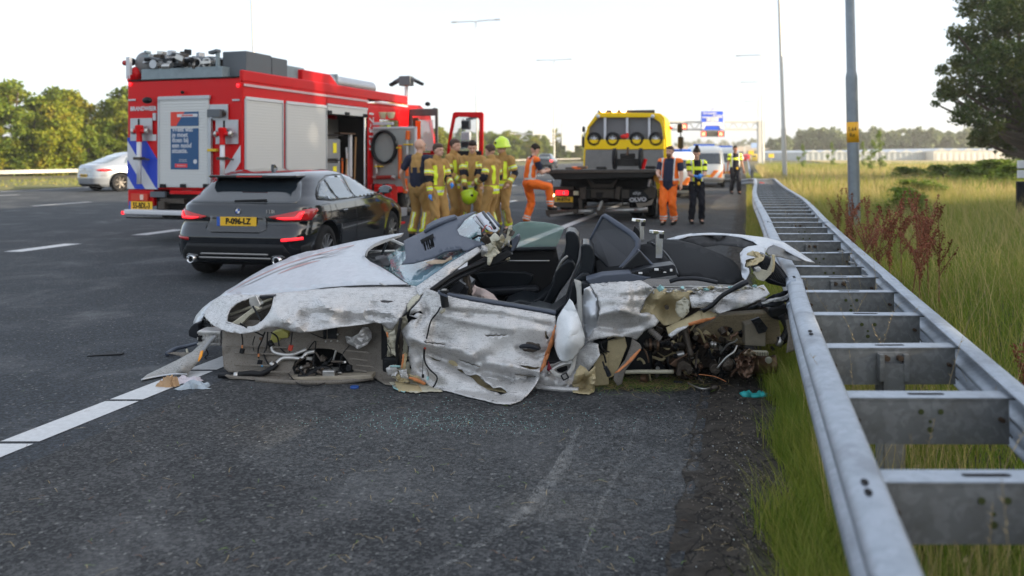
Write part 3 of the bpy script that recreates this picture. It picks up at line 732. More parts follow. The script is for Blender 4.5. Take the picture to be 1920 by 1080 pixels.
# lit tree belt on the left
protos = [tree_proto('broadleaf_tree', 'tree in the sunlit belt beyond the left rail', 'tree', 7.5, 3.4, 9000, .17, 31+i, (M_l1, M_l2, M_l1)[i], .16, low=.02) for i in range(3)]
rr = random.Random(17); first = [True]*3
words = ['olive green', 'yellowish', 'darker green', 'golden tinged', 'loose-crowned', 'bushy']
pos = []
for i in range(26): pos.append((-48+i*1.25+rr.uniform(-.4, .4), 62+rr.uniform(-3, 5)+i*.9, rr.uniform(.8, 1.04)*(1+.003*i)))
for i in range(17): pos.append((-46+i*1.6, 54+rr.uniform(-1.5, 2)+i*.9, rr.uniform(.5, .78)))
for i in range(22): pos.append((-22+i*2.1+rr.uniform(-1, 1), 205+rr.uniform(-8, 8), rr.uniform(.85, 1.12)))
for i in range(12): pos.append((-18+i*3.4+rr.uniform(-1, 1), 192+rr.uniform(-3, 3), rr.uniform(.4, .65)))
for i in range(22): Y = 84+i*5.4; pos.append((-48+Y*.293+rr.uniform(-2, 2), Y, rr.uniform(.66, .86)))
for i, (x, y, s) in enumerate(pos):
    k = rr.randrange(3); 
    lb = '%s tree from the left, %s row %s' % ((nth(i+1), 'tall rear', 'left of the fire engine') if i < 26 else (nth(i-25), 'low front', 'left of the fire engine') if i < 43 else (nth(i-42), 'tall rear', 'behind the far gantry') if i < 65 else (nth(i-64), 'low front', 'behind the far gantry') if i < 77 else (nth(i-76), 'receding', 'behind the fire engine'))
    if first[k]:
        t = protos[k]; first[k] = False; t.location = (x, y, 0); t.scale = (s, s, s); t['label'] = lb; t['group'] = 'trees of the sunlit belt'; t.rotation_euler.z = rr.uniform(0, 6)
    else:
        t = dup(protos[k], (x, y, 0), rr.uniform(0, 6), lb, (s*rr.uniform(.9, 1.2), s*rr.uniform(.9, 1.2), s))
# far wood on the right
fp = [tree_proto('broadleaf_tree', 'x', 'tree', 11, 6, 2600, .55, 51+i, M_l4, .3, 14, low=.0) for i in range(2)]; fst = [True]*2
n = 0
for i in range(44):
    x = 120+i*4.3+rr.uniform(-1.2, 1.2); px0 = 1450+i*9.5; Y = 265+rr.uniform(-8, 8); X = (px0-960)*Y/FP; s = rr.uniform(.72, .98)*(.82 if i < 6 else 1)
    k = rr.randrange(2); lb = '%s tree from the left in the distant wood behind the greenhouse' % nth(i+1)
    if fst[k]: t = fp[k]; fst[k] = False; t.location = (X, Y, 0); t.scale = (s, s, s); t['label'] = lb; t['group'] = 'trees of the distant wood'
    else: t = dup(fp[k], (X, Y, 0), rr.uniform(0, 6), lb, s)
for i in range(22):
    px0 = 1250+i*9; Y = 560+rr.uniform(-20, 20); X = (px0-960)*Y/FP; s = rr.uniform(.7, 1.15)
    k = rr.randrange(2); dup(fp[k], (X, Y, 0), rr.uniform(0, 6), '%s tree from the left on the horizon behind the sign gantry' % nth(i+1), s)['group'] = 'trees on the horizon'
# young roadside bushes and saplings on the verge
M_b1 = m_foliage('bush_leaf', (.11, .19, .02), (.22, .28, .04), None, .35)
bp = tree_proto('bush', 'leafy green bush standing in the dry grass right of the lamp post', 'bush', 1.6, .9, 5200, .045, 71, M_b1, .03, 16, low=.05)
p = at(1690, 370, 17); bp.location = (p.x, p.y, 0); bp.scale = (.9, .9, .55)
for (px, Y, s, lb) in ((1715, 26, 1.1, 'low green bush just left of the gravel path'), (1820, 36, 1.6, 'dense bush below the big tree beside the path'), (1880, 34, 1.9, 'dense bush at the right edge below the big tree'), (1770, 40, 1.5, 'low bush on the far side of the path'), (1920, 31, 1.7, 'bush cut off by the right edge of the view'), (1700, 44, 1.3, 'small bush on the sunny verge beyond the path')):
    q = at(px, 300, Y); b_ = dup(bp, (q.x, q.y, -.1), s, lb, (s*1.5, s*1.3, s*.5))
sp_ = tree_proto('sapling', 'slender sapling standing on the verge left of the greenhouse', 'sapling', 3.2, .7, 700, .06, 73, M_b1, .025, 12, low=.2)
q = at(1635, 300, 60); sp_.location = (q.x, q.y, 0); sp_.scale = (1, 1, .85)
for (px, Y, s, lb) in ((1650, 62, 1.1, 'taller slender sapling on the verge in front of the greenhouse'), (1560, 80, .9, 'small sapling beside the far end of the verge'), (1505, 70, .8, 'small pale sapling just right of the second lamp post'), (1618, 75, .9, 'thin sapling right behind the near lamp post')):
    q = at(px, 300, Y); dup(sp_, (q.x, q.y, 0), s, lb, s)
# trees outside the right of the view: the shade on the near road comes from them
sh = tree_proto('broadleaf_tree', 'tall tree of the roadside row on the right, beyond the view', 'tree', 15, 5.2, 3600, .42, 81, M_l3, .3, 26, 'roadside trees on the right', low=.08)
row = [(31, y) for y in range(-14, 17, 4)]+[(46, 30), (48, 36)]  # last two added out of view to shade the big tree
for i, (x, y) in enumerate(row):
    x += rr.uniform(-1.5, 1.5)
    if i == 0: sh.location = (x, y, 0)
    else: dup(sh, (x, y, 0), rr.uniform(0, 6), '%s tree of the roadside row on the right, beyond the view' % nth(i+1), rr.uniform(.85, 1.1))
# gravel path on the right
o = mesh_obj('path', [tuple(p) for p in (road(6.2, 24, .13), road(34, 30, .16), road(34, 33, .16), road(6.6, 27.5, .13))], [(0, 1, 2, 3)], mat('gravel', (.26, .24, .21), .95, nscale=8, namt=.3, bump=.6)); o['kind'] = 'structure'
o = rsheet('straw_field', 14, 120, 60, 200, .15, m_soil('stubble', (.26, .20, .07), (.38, .30, .12), .5, False))
# ============================================================ the wrecked silver convertible
WF = Frame((-2.15, 5.49, 0), R(-5.2))
wr = fthing('wrecked_car', 'crushed silver convertible sports car without wheels lying on the hard shoulder against the guardrail', 'wrecked car', WF)
S_silver = m_damaged('scraped_silver_paint', (.60, .59, .58), amount=.5, metal=.45, rough=.36)
S_clean = m_damaged('dusty_silver_paint', (.56, .58, .61), dirt=(.3, .28, .25), amount=.14, metal=.6, rough=.27, scratch=.05)
S_under = m_damaged('dusty_front_structure', (.185, .165, .14), dirt=(.06, .045, .03), amount=.95, metal=.1, rough=.7, scratch=.2)
S_beige = m_damaged('beige_primer', (.46, .38, .22), dirt=(.15, .11, .06), amount=.35, metal=.05, rough=.5, scratch=.25)
S_pale = m_damaged('torn_pale_metal', (.52, .49, .38), dirt=(.16, .13, .08), amount=.45, metal=.2, rough=.5, scratch=.5)
S_alu = mat('bare_aluminium', (.52, .51, .49), .35, .8, nscale=25, namt=.25, bump=.3)
S_dirty = mat('oily_metal', (.085, .07, .058), .45, .7, nscale=30, namt=.6, bump=.7, bscale=60)
S_rust = mat('heat_brown_metal', (.15, .09, .06), .45, .7, nscale=18, namt=.5, bump=.5, bscale=40)
S_blk = mat('black_plastic', (.012, .013, .015), .45, nscale=30, namt=.3)
S_blk2 = mat('satin_black_trim', (.018, .020, .025), .38)
S_blu = mat('slate_plastic', (.060, .072, .10), .55, nscale=40, namt=.15, bump=.08, bscale=300)
S_rub = mat('rubber_hose', (.012, .012, .013), .4)
S_leather = mat('black_leather', (.009, .012, .016), .33, nscale=30, namt=.25, bump=.12, bscale=220)
S_cloth = mat('soft_top_cloth', (.008, .009, .011), .85, bump=.2, bscale=400)
S_orange = mat('bare_orange_edge', (.55, .20, .07), .6, nscale=40, namt=.3)
S_teal = mat('crushed_glass', (.30, .52, .52), .3, nscale=60, namt=.3)
S_redc = mat('red_connector', (.42, .05, .03), .4)
def wsheet(name, outline, m, **k): return sheet(name, WF, outline, m, wr, **k)
def wslab(name, outline, t0, t1, m, parent=None, bev=.015, seg=3): return slab(name, WF, outline, t0, t1, m, parent or wr, bev, seg)
def wp(px, py, t):
    if 418 < px < 720 and py > 600: t = min(t, .30-.26*(py-600)/115)
    p = WF.hit(px, py, y=t); return p if p.z > .014 else WF.hit(px, py, z=.014)
def wtube(name, pts, r, m, n=8, k=5, parent=None, rr=None):
    P = smoothpath([wp(*p) for p in pts], k); mb = MB()
    if rr: rad = [rr[0]+(rr[1]-rr[0])*i/(len(P)-1) for i in range(len(P))]
    else: rad = [r]*len(P)
    mb.tube(P, rad, n); return mb.build(name, m, parent or wr, smooth=True)
def T(lst, t): return [(x, y, t) for x, y in lst]
# ---- dark inner volumes
mb = MB()
mb.b2((.28, .62, .06), (1.2, 1.5, .42)); q = mb.build('luggage_tub', S_blk, wr, bev=.03)
mb = MB(); mb.b2((1.25, .12, .05), (2.75, 1.72, .16)); mb.b2((1.3, .86, .1), (2.6, 1.04, .34)); mb.b2((1.22, .2, .1), (1.36, 1.65, .42)); mb.build('cabin_floor', S_blk, wr, bev=.02)
mb = MB(); mb.b2((2.7, .25, .06), (3.1, 1.7, .48)); mb.build('rear_bulkhead', S_blk, wr, bev=.03)
mb = MB(); mb.b2((3.05, .62, .20), (3.98, 1.6, .50)); mb.build('engine_block', S_dirty, wr, bev=.03)
# ---- front structure behind the missing wheel
hl1 = [(562, 657), (600, 653), (622, 655), (641, 663), (652, 678), (664, 697), (650, 706), (600, 711), (556, 712), (548, 690)]
wsheet('wheel_well', [(x_, y_, .34-.26*(y_-600)/115) for x_, y_ in [(418, 606), (470, 600), (560, 600), (650, 596), (712, 600), (742, 612), (748, 650), (746, 700), (748, 724), (722, 721), (700, 707), (660, 712), (600, 716), (540, 717), (520, 712), (470, 712), (440, 708), (420, 690), (416, 650)]], S_under, ctrl=[(700, 640, .30), (680, 670, .24), (500, 650, .20), (600, 640, .24)], holes=[hl1], amp=.018, scale=.02, seed=3, step=6)
mb = MB()
for (x0, y0, x1, y1) in ((424, 648, 540, 652), (440, 662, 520, 664), (440, 684, 520, 686), (430, 695, 545, 698)):
    a = wp(x0, y0, .345); b_ = wp(x1, y1, .335); mb.bar(a, b_, .012, .014)
mb.build('pressed_rib', S_under, wr, bev=.004)
for i, (x0, y0, x1, y1) in enumerate(((655, 672, 690, 676), (668, 684, 700, 688), (664, 693, 688, 697), (640, 656, 690, 661))):
    mb = MB(); mb.bar(wp(x0, y0, .39), wp(x1, y1, .385), .012, .012); mb.build('pressed_rib', S_under, wr, bev=.004)
# flap of fender liner, dust coloured
wsheet('liner_scrap', [(648, 630, .22), (660, 632, .2), (672, 626, .18), (680, 613, .2), (690, 614, .24), (696, 622, .24), (697, 634, .22), (688, 646, .2), (672, 655, .2), (664, 650, .2), (650, 643, .22)], S_silver, amp=.02, scale=.05, seed=9, step=5)
# bracket stack
mb = MB(); a = wp(611, 622, .33)
mb.b2(a+Vector((-.014, 0, -.05)), a+Vector((.006, -.02, .05))); mb.b2(a+Vector((.02, 0, -.045)), a+Vector((.085, -.022, .035))); mb.build('mounting_bracket', S_blk, wr, bev=.003)
for (x, y) in ((611, 640), (621, 627), (621, 639), (633, 627), (633, 639)):
    mb = MB(); mb.cyl(wp(x, y, .305), .006, .012, 'y', 8); mb.build('screw', S_alu, wr)
# crush box
mb = MB(); c = wp(394, 633, .42)
mb.b2(c+Vector((-.085, -.02, -.055)), c+Vector((.09, .12, .055))); cb = mb.build('crash_box', S_alu, wr, bev=.008)
for dz in (-.045, -.004, .04):
    mb = MB(); mb.b2(c+Vector((-.088, -.028, dz-.008)), c+Vector((.093, -.015, dz+.008))); mb.build('flange', S_alu, cb, bev=.003)
mb = MB(); mb.b2(c+Vector((-.078, -.03, -.025)), c+Vector((-.05, -.02, .02))); mb.build('recess', MATS.get('dark_slot') or M_dark, cb)
for dx in (-.03, .0, .03, .06):
    mb = MB(); mb.b2(c+Vector((dx-.004, -.026, -.04)), c+Vector((dx+.004, -.018, .04))); mb.build('rib', S_alu, cb, bev=.002)
# nose: far side of the bumper carrier, dark headlamp frame
wsheet('bumper_skin', [(412, 556, .95), (395, 566, .95), (380, 578, .9), (368, 592, .85), (363, 604, .8), (366, 618, .75), (374, 620, .7), (376, 606, .7), (382, 592, .7), (390, 580, .7), (398, 571, .75)], S_clean, ctrl=[(372, 600, .75)], amp=.004, thick=.006, seed=2)
wsheet('bumper_frame', [(381, 588, .72), (377, 600, .72), (376, 616, .7), (410, 618, .6), (418, 612, .6), (398, 604, .65)], S_blk, amp=.02, scale=.09, seed=4, step=5)
wslab('fog_lamp_housing', [(364, 606), (357, 612), (352, 620), (353, 631), (362, 634), (372, 636), (373, 618), (370, 606)], .62, .85, S_blk2, bev=.02)
for i, (x, y, x2, y2) in enumerate(((384, 592, 388, 604), (379, 598, 396, 608), (390, 600, 398, 614), (380, 610, 398, 612))):
    wtube('bumper_clip', [(x, y, .68), ((x+x2)/2+2, (y+y2)/2, .64), (x2, y2, .66)], .006, S_blk if i % 2 else S_alu, k=3)
# silver fender + headlamp surround + long crumpled wing, one stamping
fender_out = [(412, 556, .62), (396, 569, .66), (383, 586, .60), (386, 597, .50), (401, 611, .34), (425, 622, .20), (455, 626, .10), (480, 622, .07), (500, 614, .07), (520, 613, .05), (540, 619, .02), (562, 624, .0), (590, 621, .02), (640, 613, .03), (686, 608, .05), (702, 605, .06), (716, 607, .06), (728, 617, .05), (735, 619, .04), (744, 606, .0), (752, 596, .02), (760, 583, .06), (764, 570, .1), (779, 558, .16), (790, 545, .22), (781, 539, .26), (740, 538, .28), (700, 537, .30), (660, 538, .32), (620, 540, .34), (580, 544, .37), (540, 548, .42), (500, 552, .47), (470, 553, .50), (440, 552, .56)]
lamp_hole = [(426, 603), (427, 592), (433, 579), (446, 568), (470, 559), (490, 555), (509, 553), (513, 558), (511, 572), (504, 588), (492, 602), (478, 611), (462, 613), (444, 609)]
wsheet('front_fender', fender_out, S_silver, ctrl=[(450, 560, .46), (415, 590, .44), (420, 608, .30), (440, 620, .15), (520, 575, .14), (560, 565, .20), (600, 570, .10), (570, 595, .07), (540, 600, -.02), (580, 610, .06), (620, 585, .02), (640, 600, .09), (660, 570, .12), (700, 560, .16), (690, 590, .06), (730, 570, .10), (740, 585, .02), (515, 595, .06), (600, 552, .25), (490, 612, .07), (520, 556, .36), (555, 612, -.035), (600, 608, .05), (545, 585, .10), (505, 575, .20)],
       holes=[lamp_hole, [(712, 564), (722, 563), (735, 564), (738, 566), (728, 568), (716, 567)]], step=4.5, amp=.012, scale=.013, seed=12, creases=[([(540, 612), (568, 592), (612, 584), (652, 597), (690, 603)], .030, 13), ([(598, 560), (612, 578), (640, 590)], -.03, 12), ([(655, 560), (700, 572), (742, 580)], .022, 10), ([(525, 575), (545, 600)], .03, 14), ([(640, 545), (700, 551), (760, 556)], -.014, 8), ([(690, 590), (730, 596)], .03, 9)])
# rolled lip around the lamp hole
lipt = rbf([p for p in fender_out]+[(415, 590, .44), (440, 620, .15), (520, 575, .14), (450, 560, .46)])
mb = MB(); P = [wp(x+ (x-468)*.02, y+(y-583)*.03, max(.1, lipt(x, y)+.005)) for x, y in lamp_hole]; mb.tube(smoothpath(P+[P[0]], 3), .006, 6); mb.build('lamp_surround', S_silver, wr, smooth=True)
# inside of the lamp hole
wsheet('inner_wing', T([(420, 560), (515, 548), (520, 600), (480, 618), (425, 612)], .62), S_under, ctrl=[(460, 590, .58)], amp=.03, scale=.03, seed=5)
wslab('lamp_carrier', [(466, 558), (480, 554), (489, 572), (486, 578), (474, 581), (467, 570)], .30, .36, S_alu, bev=.006)
wslab('lamp_strut', [(478, 574), (487, 580), (468, 592), (452, 609), (436, 610), (434, 606), (456, 590)], .28, .34, S_pale, bev=.006)
wtube('lamp_stay', [(474, 574, .27), (482, 588, .25), (490, 602, .22)], .007, S_blk)
wslab('lamp_roof', [(480, 556), (512, 554), (513, 558), (484, 562)], .34, .40, S_blk2, bev=.004)
wtube('inner_tube', [(430, 600, .5), (470, 588, .48), (512, 572, .46)], .015, S_under); wtube('inner_tube', [(432, 590, .55), (470, 576, .5), (510, 560, .5)], .010, S_pale)
# bonnet: long and domed, sprung open at the far rear corner
wsheet('bonnet', [(411, 557, .66), (424, 546, .85), (440, 537, 1.0), (470, 518, 1.15), (500, 501, 1.25), (540, 485, 1.38), (580, 473, 1.46), (620, 463, 1.52), (660, 454, 1.56), (700, 446, 1.6), (735, 440, 1.62), (757, 437, 1.66), (750, 441, 1.6), (715, 451, 1.52), (696, 461, 1.46), (686, 472, 1.38), (684, 482, 1.28), (694, 491, 1.12), (712, 500, .92), (735, 514, .66), (752, 526, .46), (764, 533, .34), (730, 534, .33), (690, 534, .34), (650, 536, .36), (610, 539, .38), (570, 545, .42), (530, 549, .47), (480, 554, .52), (440, 556, .58)],
       S_clean, ctrl=[(560, 520, .82), (620, 505, .86), (680, 505, .78), (500, 530, .80), (600, 485, 1.18), (650, 475, 1.26), (660, 520, .55), (570, 500, 1.08)], step=8, amp=.004, scale=.01, seed=6, thick=.006)
wsheet('bonnet_edge', [(684, 478, 1.34), (690, 466, 1.42), (704, 456, 1.48), (728, 447, 1.55), (757, 438, 1.64), (752, 444, 1.6), (722, 455, 1.5), (702, 463, 1.42), (690, 472, 1.36), (687, 482, 1.3)], mat('bonnet_underside', (.30, .29, .27), .5, .2), amp=.002, step=5)
wslab('gas_strut', [(722, 454), (726, 456), (717, 478), (713, 477)], 1.30, 1.33, S_blk, bev=.003); wslab('hinge', [(735, 448), (757, 458), (755, 462), (733, 452)], 1.45, 1.48, S_alu, bev=.003)
wtube('cowl_tube', [(684, 472, 1.5), (740, 471, 1.5)], .012, S_alu, k=2)
wsheet('cowl', [(692, 484, 1.45), (738, 474, 1.55), (730, 500, 1.1), (712, 497, 1.3)], S_blk, amp=.004)
# far front wing, bluish reflection
wsheet('far_fender', [(488, 530, 1.40), (500, 515, 1.50), (520, 496, 1.58), (545, 481, 1.66), (575, 472, 1.72), (590, 470, 1.7), (560, 480, 1.55), (530, 492, 1.45), (505, 505, 1.36)], S_clean, amp=.002, step=6)
# red scrape streaks along the bonnet
fb = rbf([(411, 557, .66), (440, 537, 1.0), (500, 501, 1.25), (580, 473, 1.46), (660, 454, 1.56), (757, 437, 1.66), (684, 482, 1.28), (764, 533, .34), (650, 536, .36), (530, 549, .47), (440, 556, .58), (560, 520, .82), (620, 505, .86), (680, 505, .78), (500, 530, .80), (600, 485, 1.18), (650, 475, 1.26), (660, 520, .55), (570, 500, 1.08)])
for pts, w, mm in (([(425, 551), (470, 524), (540, 494), (620, 470), (700, 452)], 2.2, mat('red_scuff', (.42, .26, .25), .5, nscale=40, namt=.3)), ([(455, 537), (520, 508), (580, 488), (650, 470)], 2.2, mat('grey_scuff', (.26, .26, .26), .5, nscale=40, namt=.3)), ([(520, 514), (560, 498), (600, 488)], 3.5, MATS['red_scuff'])):
    P = smoothpath([(x, y, 0) for x, y in pts], 6); up_ = [(p.x, p.y-w*math.sin(math.pi*i/(len(P)-1))*.5) for i, p in enumerate(P)]; dn = [(p.x, p.y+w*math.sin(math.pi*i/(len(P)-1))*.5+.3) for i, p in enumerate(P)]
    wsheet('paint_scuff', [(x, y, fb(x, y)-.018) for x, y in up_+dn[::-1]], mm, amp=0, step=6, thick=0)
# panel gap hardware at the bonnet corner
wtube('wiper_linkage', [(712, 531, .32), (728, 537, .3), (742, 537, .3), (752, 536, .3)], .006, S_alu, k=3); wtube('seal', [(600, 542, .36), (680, 537, .31), (770, 536, .28)], .005, S_blk, k=4)
# ---- hoses, pipes and wires in the wheel well
wtube('coolant_hose', [(446, 703, .18), (470, 700, .18), (490, 701, .16), (508, 692, .16), (520, 682, .16)], .020, S_rub, 12)
wtube('coolant_pipe', [(514, 686, .16), (528, 673, .15), (545, 671, .15), (565, 672, .16), (576, 662, .16), (590, 659, .18)], .014, S_alu, 12)
wtube('coolant_pipe', [(508, 643, .2), (512, 658, .19), (525, 664, .18), (548, 665, .18), (575, 655, .22)], .013, S_alu, 12)
wtube('hose_joint', [(505, 640, .2), (510, 650, .2)], .02, S_rub, 12, 2); wtube('hose_clamp', [(509, 686, .16), (514, 681, .16)], .024, S_alu, 12, 2); wtube('hose_clamp', [(440, 704, .18), (447, 703, .18)], .024, S_alu, 12, 2)
wtube('end_fitting', [(412, 704, .22), (436, 704, .2)], .022, S_blk, 10, 2)
wtube('corrugated_hose', [(560, 704, .24), (575, 706, .22), (590, 695, .2), (610, 689, .2), (628, 700, .22), (632, 712, .24)], .015, S_rub, 10)
for pts, r_ in (([(455, 610, .15), (453, 622, .14), (455, 640, .14), (454, 655, .14)], .005), ([(497, 622, .15), (490, 640, .15), (484, 655, .15), (485, 672, .14)], .006), ([(502, 622, .18), (500, 650, .17), (495, 665, .17), (503, 683, .16)], .006), ([(478, 630, .2), (474, 645, .2), (476, 657, .2)], .004), ([(508, 623, .2), (520, 632, .2), (524, 650, .2), (536, 663, .2)], .006), ([(548, 622, .12), (546, 640, .12), (543, 660, .12)], .005), ([(450, 606, .12), (470, 618, .12), (495, 630, .13)], .006), ([(578, 655, .2), (592, 640, .25), (588, 680, .22), (596, 695, .2)], .005), ([(655, 648, .18), (642, 665, .17), (636, 690, .17), (634, 712, .18)], .004), ([(540, 700, .2), (560, 720, .15), (590, 723, .14), (615, 716, .16)], .004), ([(583, 625, .25), (600, 632, .2), (608, 634, .25)], .004), ([(560, 690, .25), (585, 712, .2), (600, 690, .25), (640, 700, .22)], .008)):
    wtube('wire', pts, r_, S_rub, 6)
for (x, y, m_, w, h) in ((454, 658, S_blk, .030, .035), (487, 680, S_blk, .032, .036), (545, 652, S_redc, .030, .040), (492, 686, mat('blue_connector', (.02, .25, .5), .4), .012, .012), (489, 635, S_rust, .02, .02)):
    mb = MB(); mb.box(wp(x, y, .12), (w, .02, h), Matrix.Rotation(.25, 3, 'Y')); mb.build('connector', m_, wr, bev=.004)
for (x, y) in ((454, 650), (485, 666)):
    mb = MB(); mb.box(wp(x, y, .125), (.01, .01, .02)); mb.build('orange_lead', S_orange, wr)
wslab('washer_bottle', [(510, 622), (528, 618), (541, 625), (540, 634), (524, 636), (525, 655), (514, 658), (505, 640)], .24, .34, mat('yellowed_plastic', (.40, .38, .10), .4, nscale=20), bev=.012)
mb = MB(); a_ = WF.hit(545, 700, y=.45); b_ = WF.hit(668, 655, y=.45); mb.b2((a_.x-.02, .44, .01), (b_.x, .48, b_.z)); mb.build('axle_recess', S_blk, wr)  # black plate behind the hole: the cavity's shade put in as colour
rr = random.Random(4)
for i in range(26):
    x = rr.uniform(558, 655); y = rr.uniform(668, 706); t_ = rr.uniform(.30, .5); a = wp(x, y, t_); d = Vector((rr.uniform(-1, 1), rr.uniform(-.5, .5), rr.uniform(-.7, .7))).normalized()*rr.uniform(.02, .07)
    mb = MB()
    if rr.random() < .5: mb.tube([a-d, a, a+d], rr.uniform(.005, .016), 8)
    else: mb.box(a, (rr.uniform(.015, .05), .03, rr.uniform(.012, .04)), Matrix.Rotation(rr.uniform(-1, 1), 3, 'Y'))
    mb.build('steering_linkage', rr.choice([S_dirty, S_dirty, S_alu, S_blk]), wr, bev=.002)
wslab('steering_motor', [(604, 695), (627, 695), (627, 711), (604, 711)], .04, .14, S_alu, bev=.008); wtube('steering_motor_ring', [(604, 699, .21), (627, 699, .21)], .016, S_dirty, 12, 2)
wtube('lower_sill', [(480, 712, .2), (560, 717, .2), (640, 716, .2), (700, 708, .25)], .017, S_under, 6); wslab('subframe_arm', [(540, 709), (600, 707), (640, 706), (697, 703), (698, 710), (640, 716), (560, 716)], .02, .12, mat('dusty_arm', (.30, .26, .20), .6, nscale=12, namt=.5), bev=.006)
wslab('bottom_edge', [(420, 704), (452, 708), (520, 711), (518, 716), (470, 716), (430, 712)], .02, .2, S_under, bev=.006)
# ---- torn post behind the wheel well
wsheet('torn_post', [(716, 608, .10), (735, 620, .06), (748, 600, .03), (762, 590, .05), (768, 620, .08), (764, 650, .1), (768, 690, .08), (790, 712, .05), (820, 726, .03), (830, 734, .05), (770, 736, .1), (740, 728, .14), (724, 712, .16), (722, 690, .14), (728, 655, .12), (726, 630, .1)], S_pale, ctrl=[(745, 640, .2), (750, 670, .16), (740, 700, .06), (760, 710, .1)], amp=.05, scale=.05, seed=14, step=5, jag=1.5)
for pts, m_, t_ in (([(745, 622), (752, 612), (757, 640), (752, 684), (744, 690), (742, 660)], S_dirty, .05), ([(757, 660), (764, 664), (760, 694), (753, 696)], S_beige, .0), ([(724, 690), (738, 684), (748, 694), (742, 706), (728, 704)], S_silver, .02), ([(738, 700), (762, 706), (768, 716), (748, 718)], S_beige, .02), ([(740, 716), (785, 722), (792, 734), (748, 734)], S_beige, .03), ([(728, 625), (740, 618), (748, 650), (742, 668), (730, 660)], S_pale, .02), ([(748, 694), (762, 692), (766, 712), (752, 708)], S_silver, -.02), ([(764, 700), (786, 706), (800, 722), (776, 716)], S_beige, -.01)):
    wsheet('torn_strip', T(pts, t_), m_, amp=.02, scale=.09, seed=int(pts[0][0]), step=4, jag=1, thick=.005)
for pts in ([(755, 664), (758, 664), (757, 680), (754, 690), (752, 690)], [(768, 706), (782, 709), (799, 718), (796, 722), (780, 715), (766, 709)], [(724, 622), (728, 624), (728, 634), (725, 630)]):
    wsheet('bare_edge', T(pts, -.04), S_orange, amp=.004, step=3, jag=.6, thick=.006)
wsheet('window_scrap', T([(732, 685), (750, 685), (750, 689), (732, 688)], -.01), S_teal, amp=.003, step=4); wsheet('window_scrap', T([(735, 722), (762, 732), (758, 736), (738, 728)], -.01), S_teal, amp=.003, step=4)
wtube('black_seal', [(752, 596, .0), (748, 620, -.01), (744, 650, .02), (747, 690, .05)], .012, S_rub, 6)
wtube('wire', [(728, 625, .0), (724, 640, .0), (732, 655, .0), (733, 668, .0)], .003, S_rub, 6)
wsheet('fender_remnant', [(763, 573, .08), (771, 560, .12), (786, 549, .16), (797, 546, .16), (786, 560, .08), (774, 572, .05), (764, 585, .04)], S_pale, amp=.03, scale=.06, seed=8, step=4, jag=1)
# ---- near door: scraped, torn along the bottom, hanging outwards
door_out = [(803, 542, .06), (830, 551, .04), (850, 558, .03), (890, 566, .02), (930, 573, .02), (970, 579, .02), (1010, 586, .02), (1041, 592, .03), (1042, 608, .02), (1038, 625, .01), (1030, 640, .0), (1029, 658, -.01), (1022, 677, -.03), (1013, 691, -.05), (1011, 710, -.10), (1002, 725, -.14), (991, 739, -.19), (976, 752, -.22), (957, 758.5, -.23), (930, 757, -.21), (905, 750, -.17), (870, 742, -.12), (838, 733, -.08), (812, 727, -.04), (800, 720, -.03), (782, 712, .0), (768, 706, .02), (772, 690, .0), (766, 672, .02), (767, 650, .0), (756, 630, .03), (753, 620, .05), (764, 608, .0), (772, 600, .02), (783, 598, .0), (768, 592, .06), (770, 582, .02), (786, 565, .04), (795, 550, .08)]
door_ctrl = [(850, 575, -.015), (950, 590, -.03), (1000, 605, -.03), (820, 600, .0), (870, 610, -.02), (920, 625, -.045), (980, 640, -.045), (880, 640, -.035), (830, 630, -.005), (790, 640, -.035), (800, 650, -.015),
             (860, 655, -.055), (890, 668, -.065), (880, 675, .02), (850, 668, .03), (820, 665, .02), (895, 685, .03), (930, 684, -.06), (960, 690, -.08), (1000, 690, -.07), (915, 692, .01), (950, 702, -.02), (990, 708, -.05), (780, 680, -.02), (830, 700, -.06), (870, 715, -.09), (920, 735, -.16), (960, 740, -.2), (900, 710, -.06), (1000, 665, -.04), (940, 660, -.055), (800, 580, .02), (785, 620, -.03), (965, 720, -.12)]
tear1 = [(855, 692), (866, 693), (872, 701), (882, 704), (893, 702), (905, 708), (909, 716), (919, 722), (925, 728), (938, 726), (948, 732), (951, 737), (939, 741), (932, 736), (920, 733), (908, 727), (896, 720), (888, 711), (876, 704), (864, 698)]
tear2 = [(973, 684.5), (988, 686), (1004, 689), (1013, 688), (1008, 692), (996, 693), (984, 689.5)]
tear3 = [(805, 669), (812, 671), (822, 675), (829, 677), (824, 678), (813, 675)]
tear4 = [(768, 590), (778, 586), (788, 583), (795, 589), (790, 588), (783, 586), (776, 592)]
cuts = [[(850+i*q*1.0+dx, y+dy*q+(q % 2)*1.6+w) for w, qs in ((0, range(0, 9)), (1.8, range(8, -1, -1))) for q in qs for i in (5,)] for dx, y, dy in ((-55, 640, .5), (10, 672, 1.8), (60, 628, -.2), (115, 700, .6))]
tear5 = [(1022, 622), (1024, 620), (1026, 630), (1030, 634), (1026, 637), (1022, 632)]
wsheet('door', door_out, S_silver, ctrl=door_ctrl, holes=[tear1, tear2, tear3, tear4, tear5]+cuts, step=4.5, amp=.009, scale=.012, creases=[([(768, 632), (800, 645), (845, 655), (880, 668), (897, 688)], -.035, 13), ([(897, 688), (915, 681), (950, 687), (1012, 697)], -.04, 12), ([(800, 662), (850, 682), (880, 700)], .03, 10), ([(838, 583), (880, 588), (940, 592), (1030, 612)], .022, 9), ([(860, 600), (960, 618)], -.012, 8), ([(780, 650), (790, 690), (812, 715)], .025, 10), ([(930, 700), (960, 712), (1000, 705)], .03, 9), ([(820, 600), (812, 640)], .018, 9), ([(970, 655), (1005, 668), (1022, 660)], .02, 8), ([(790, 560), (800, 585), (785, 610)], .03, 9)], seed=21, jag=.5, thick=.005)
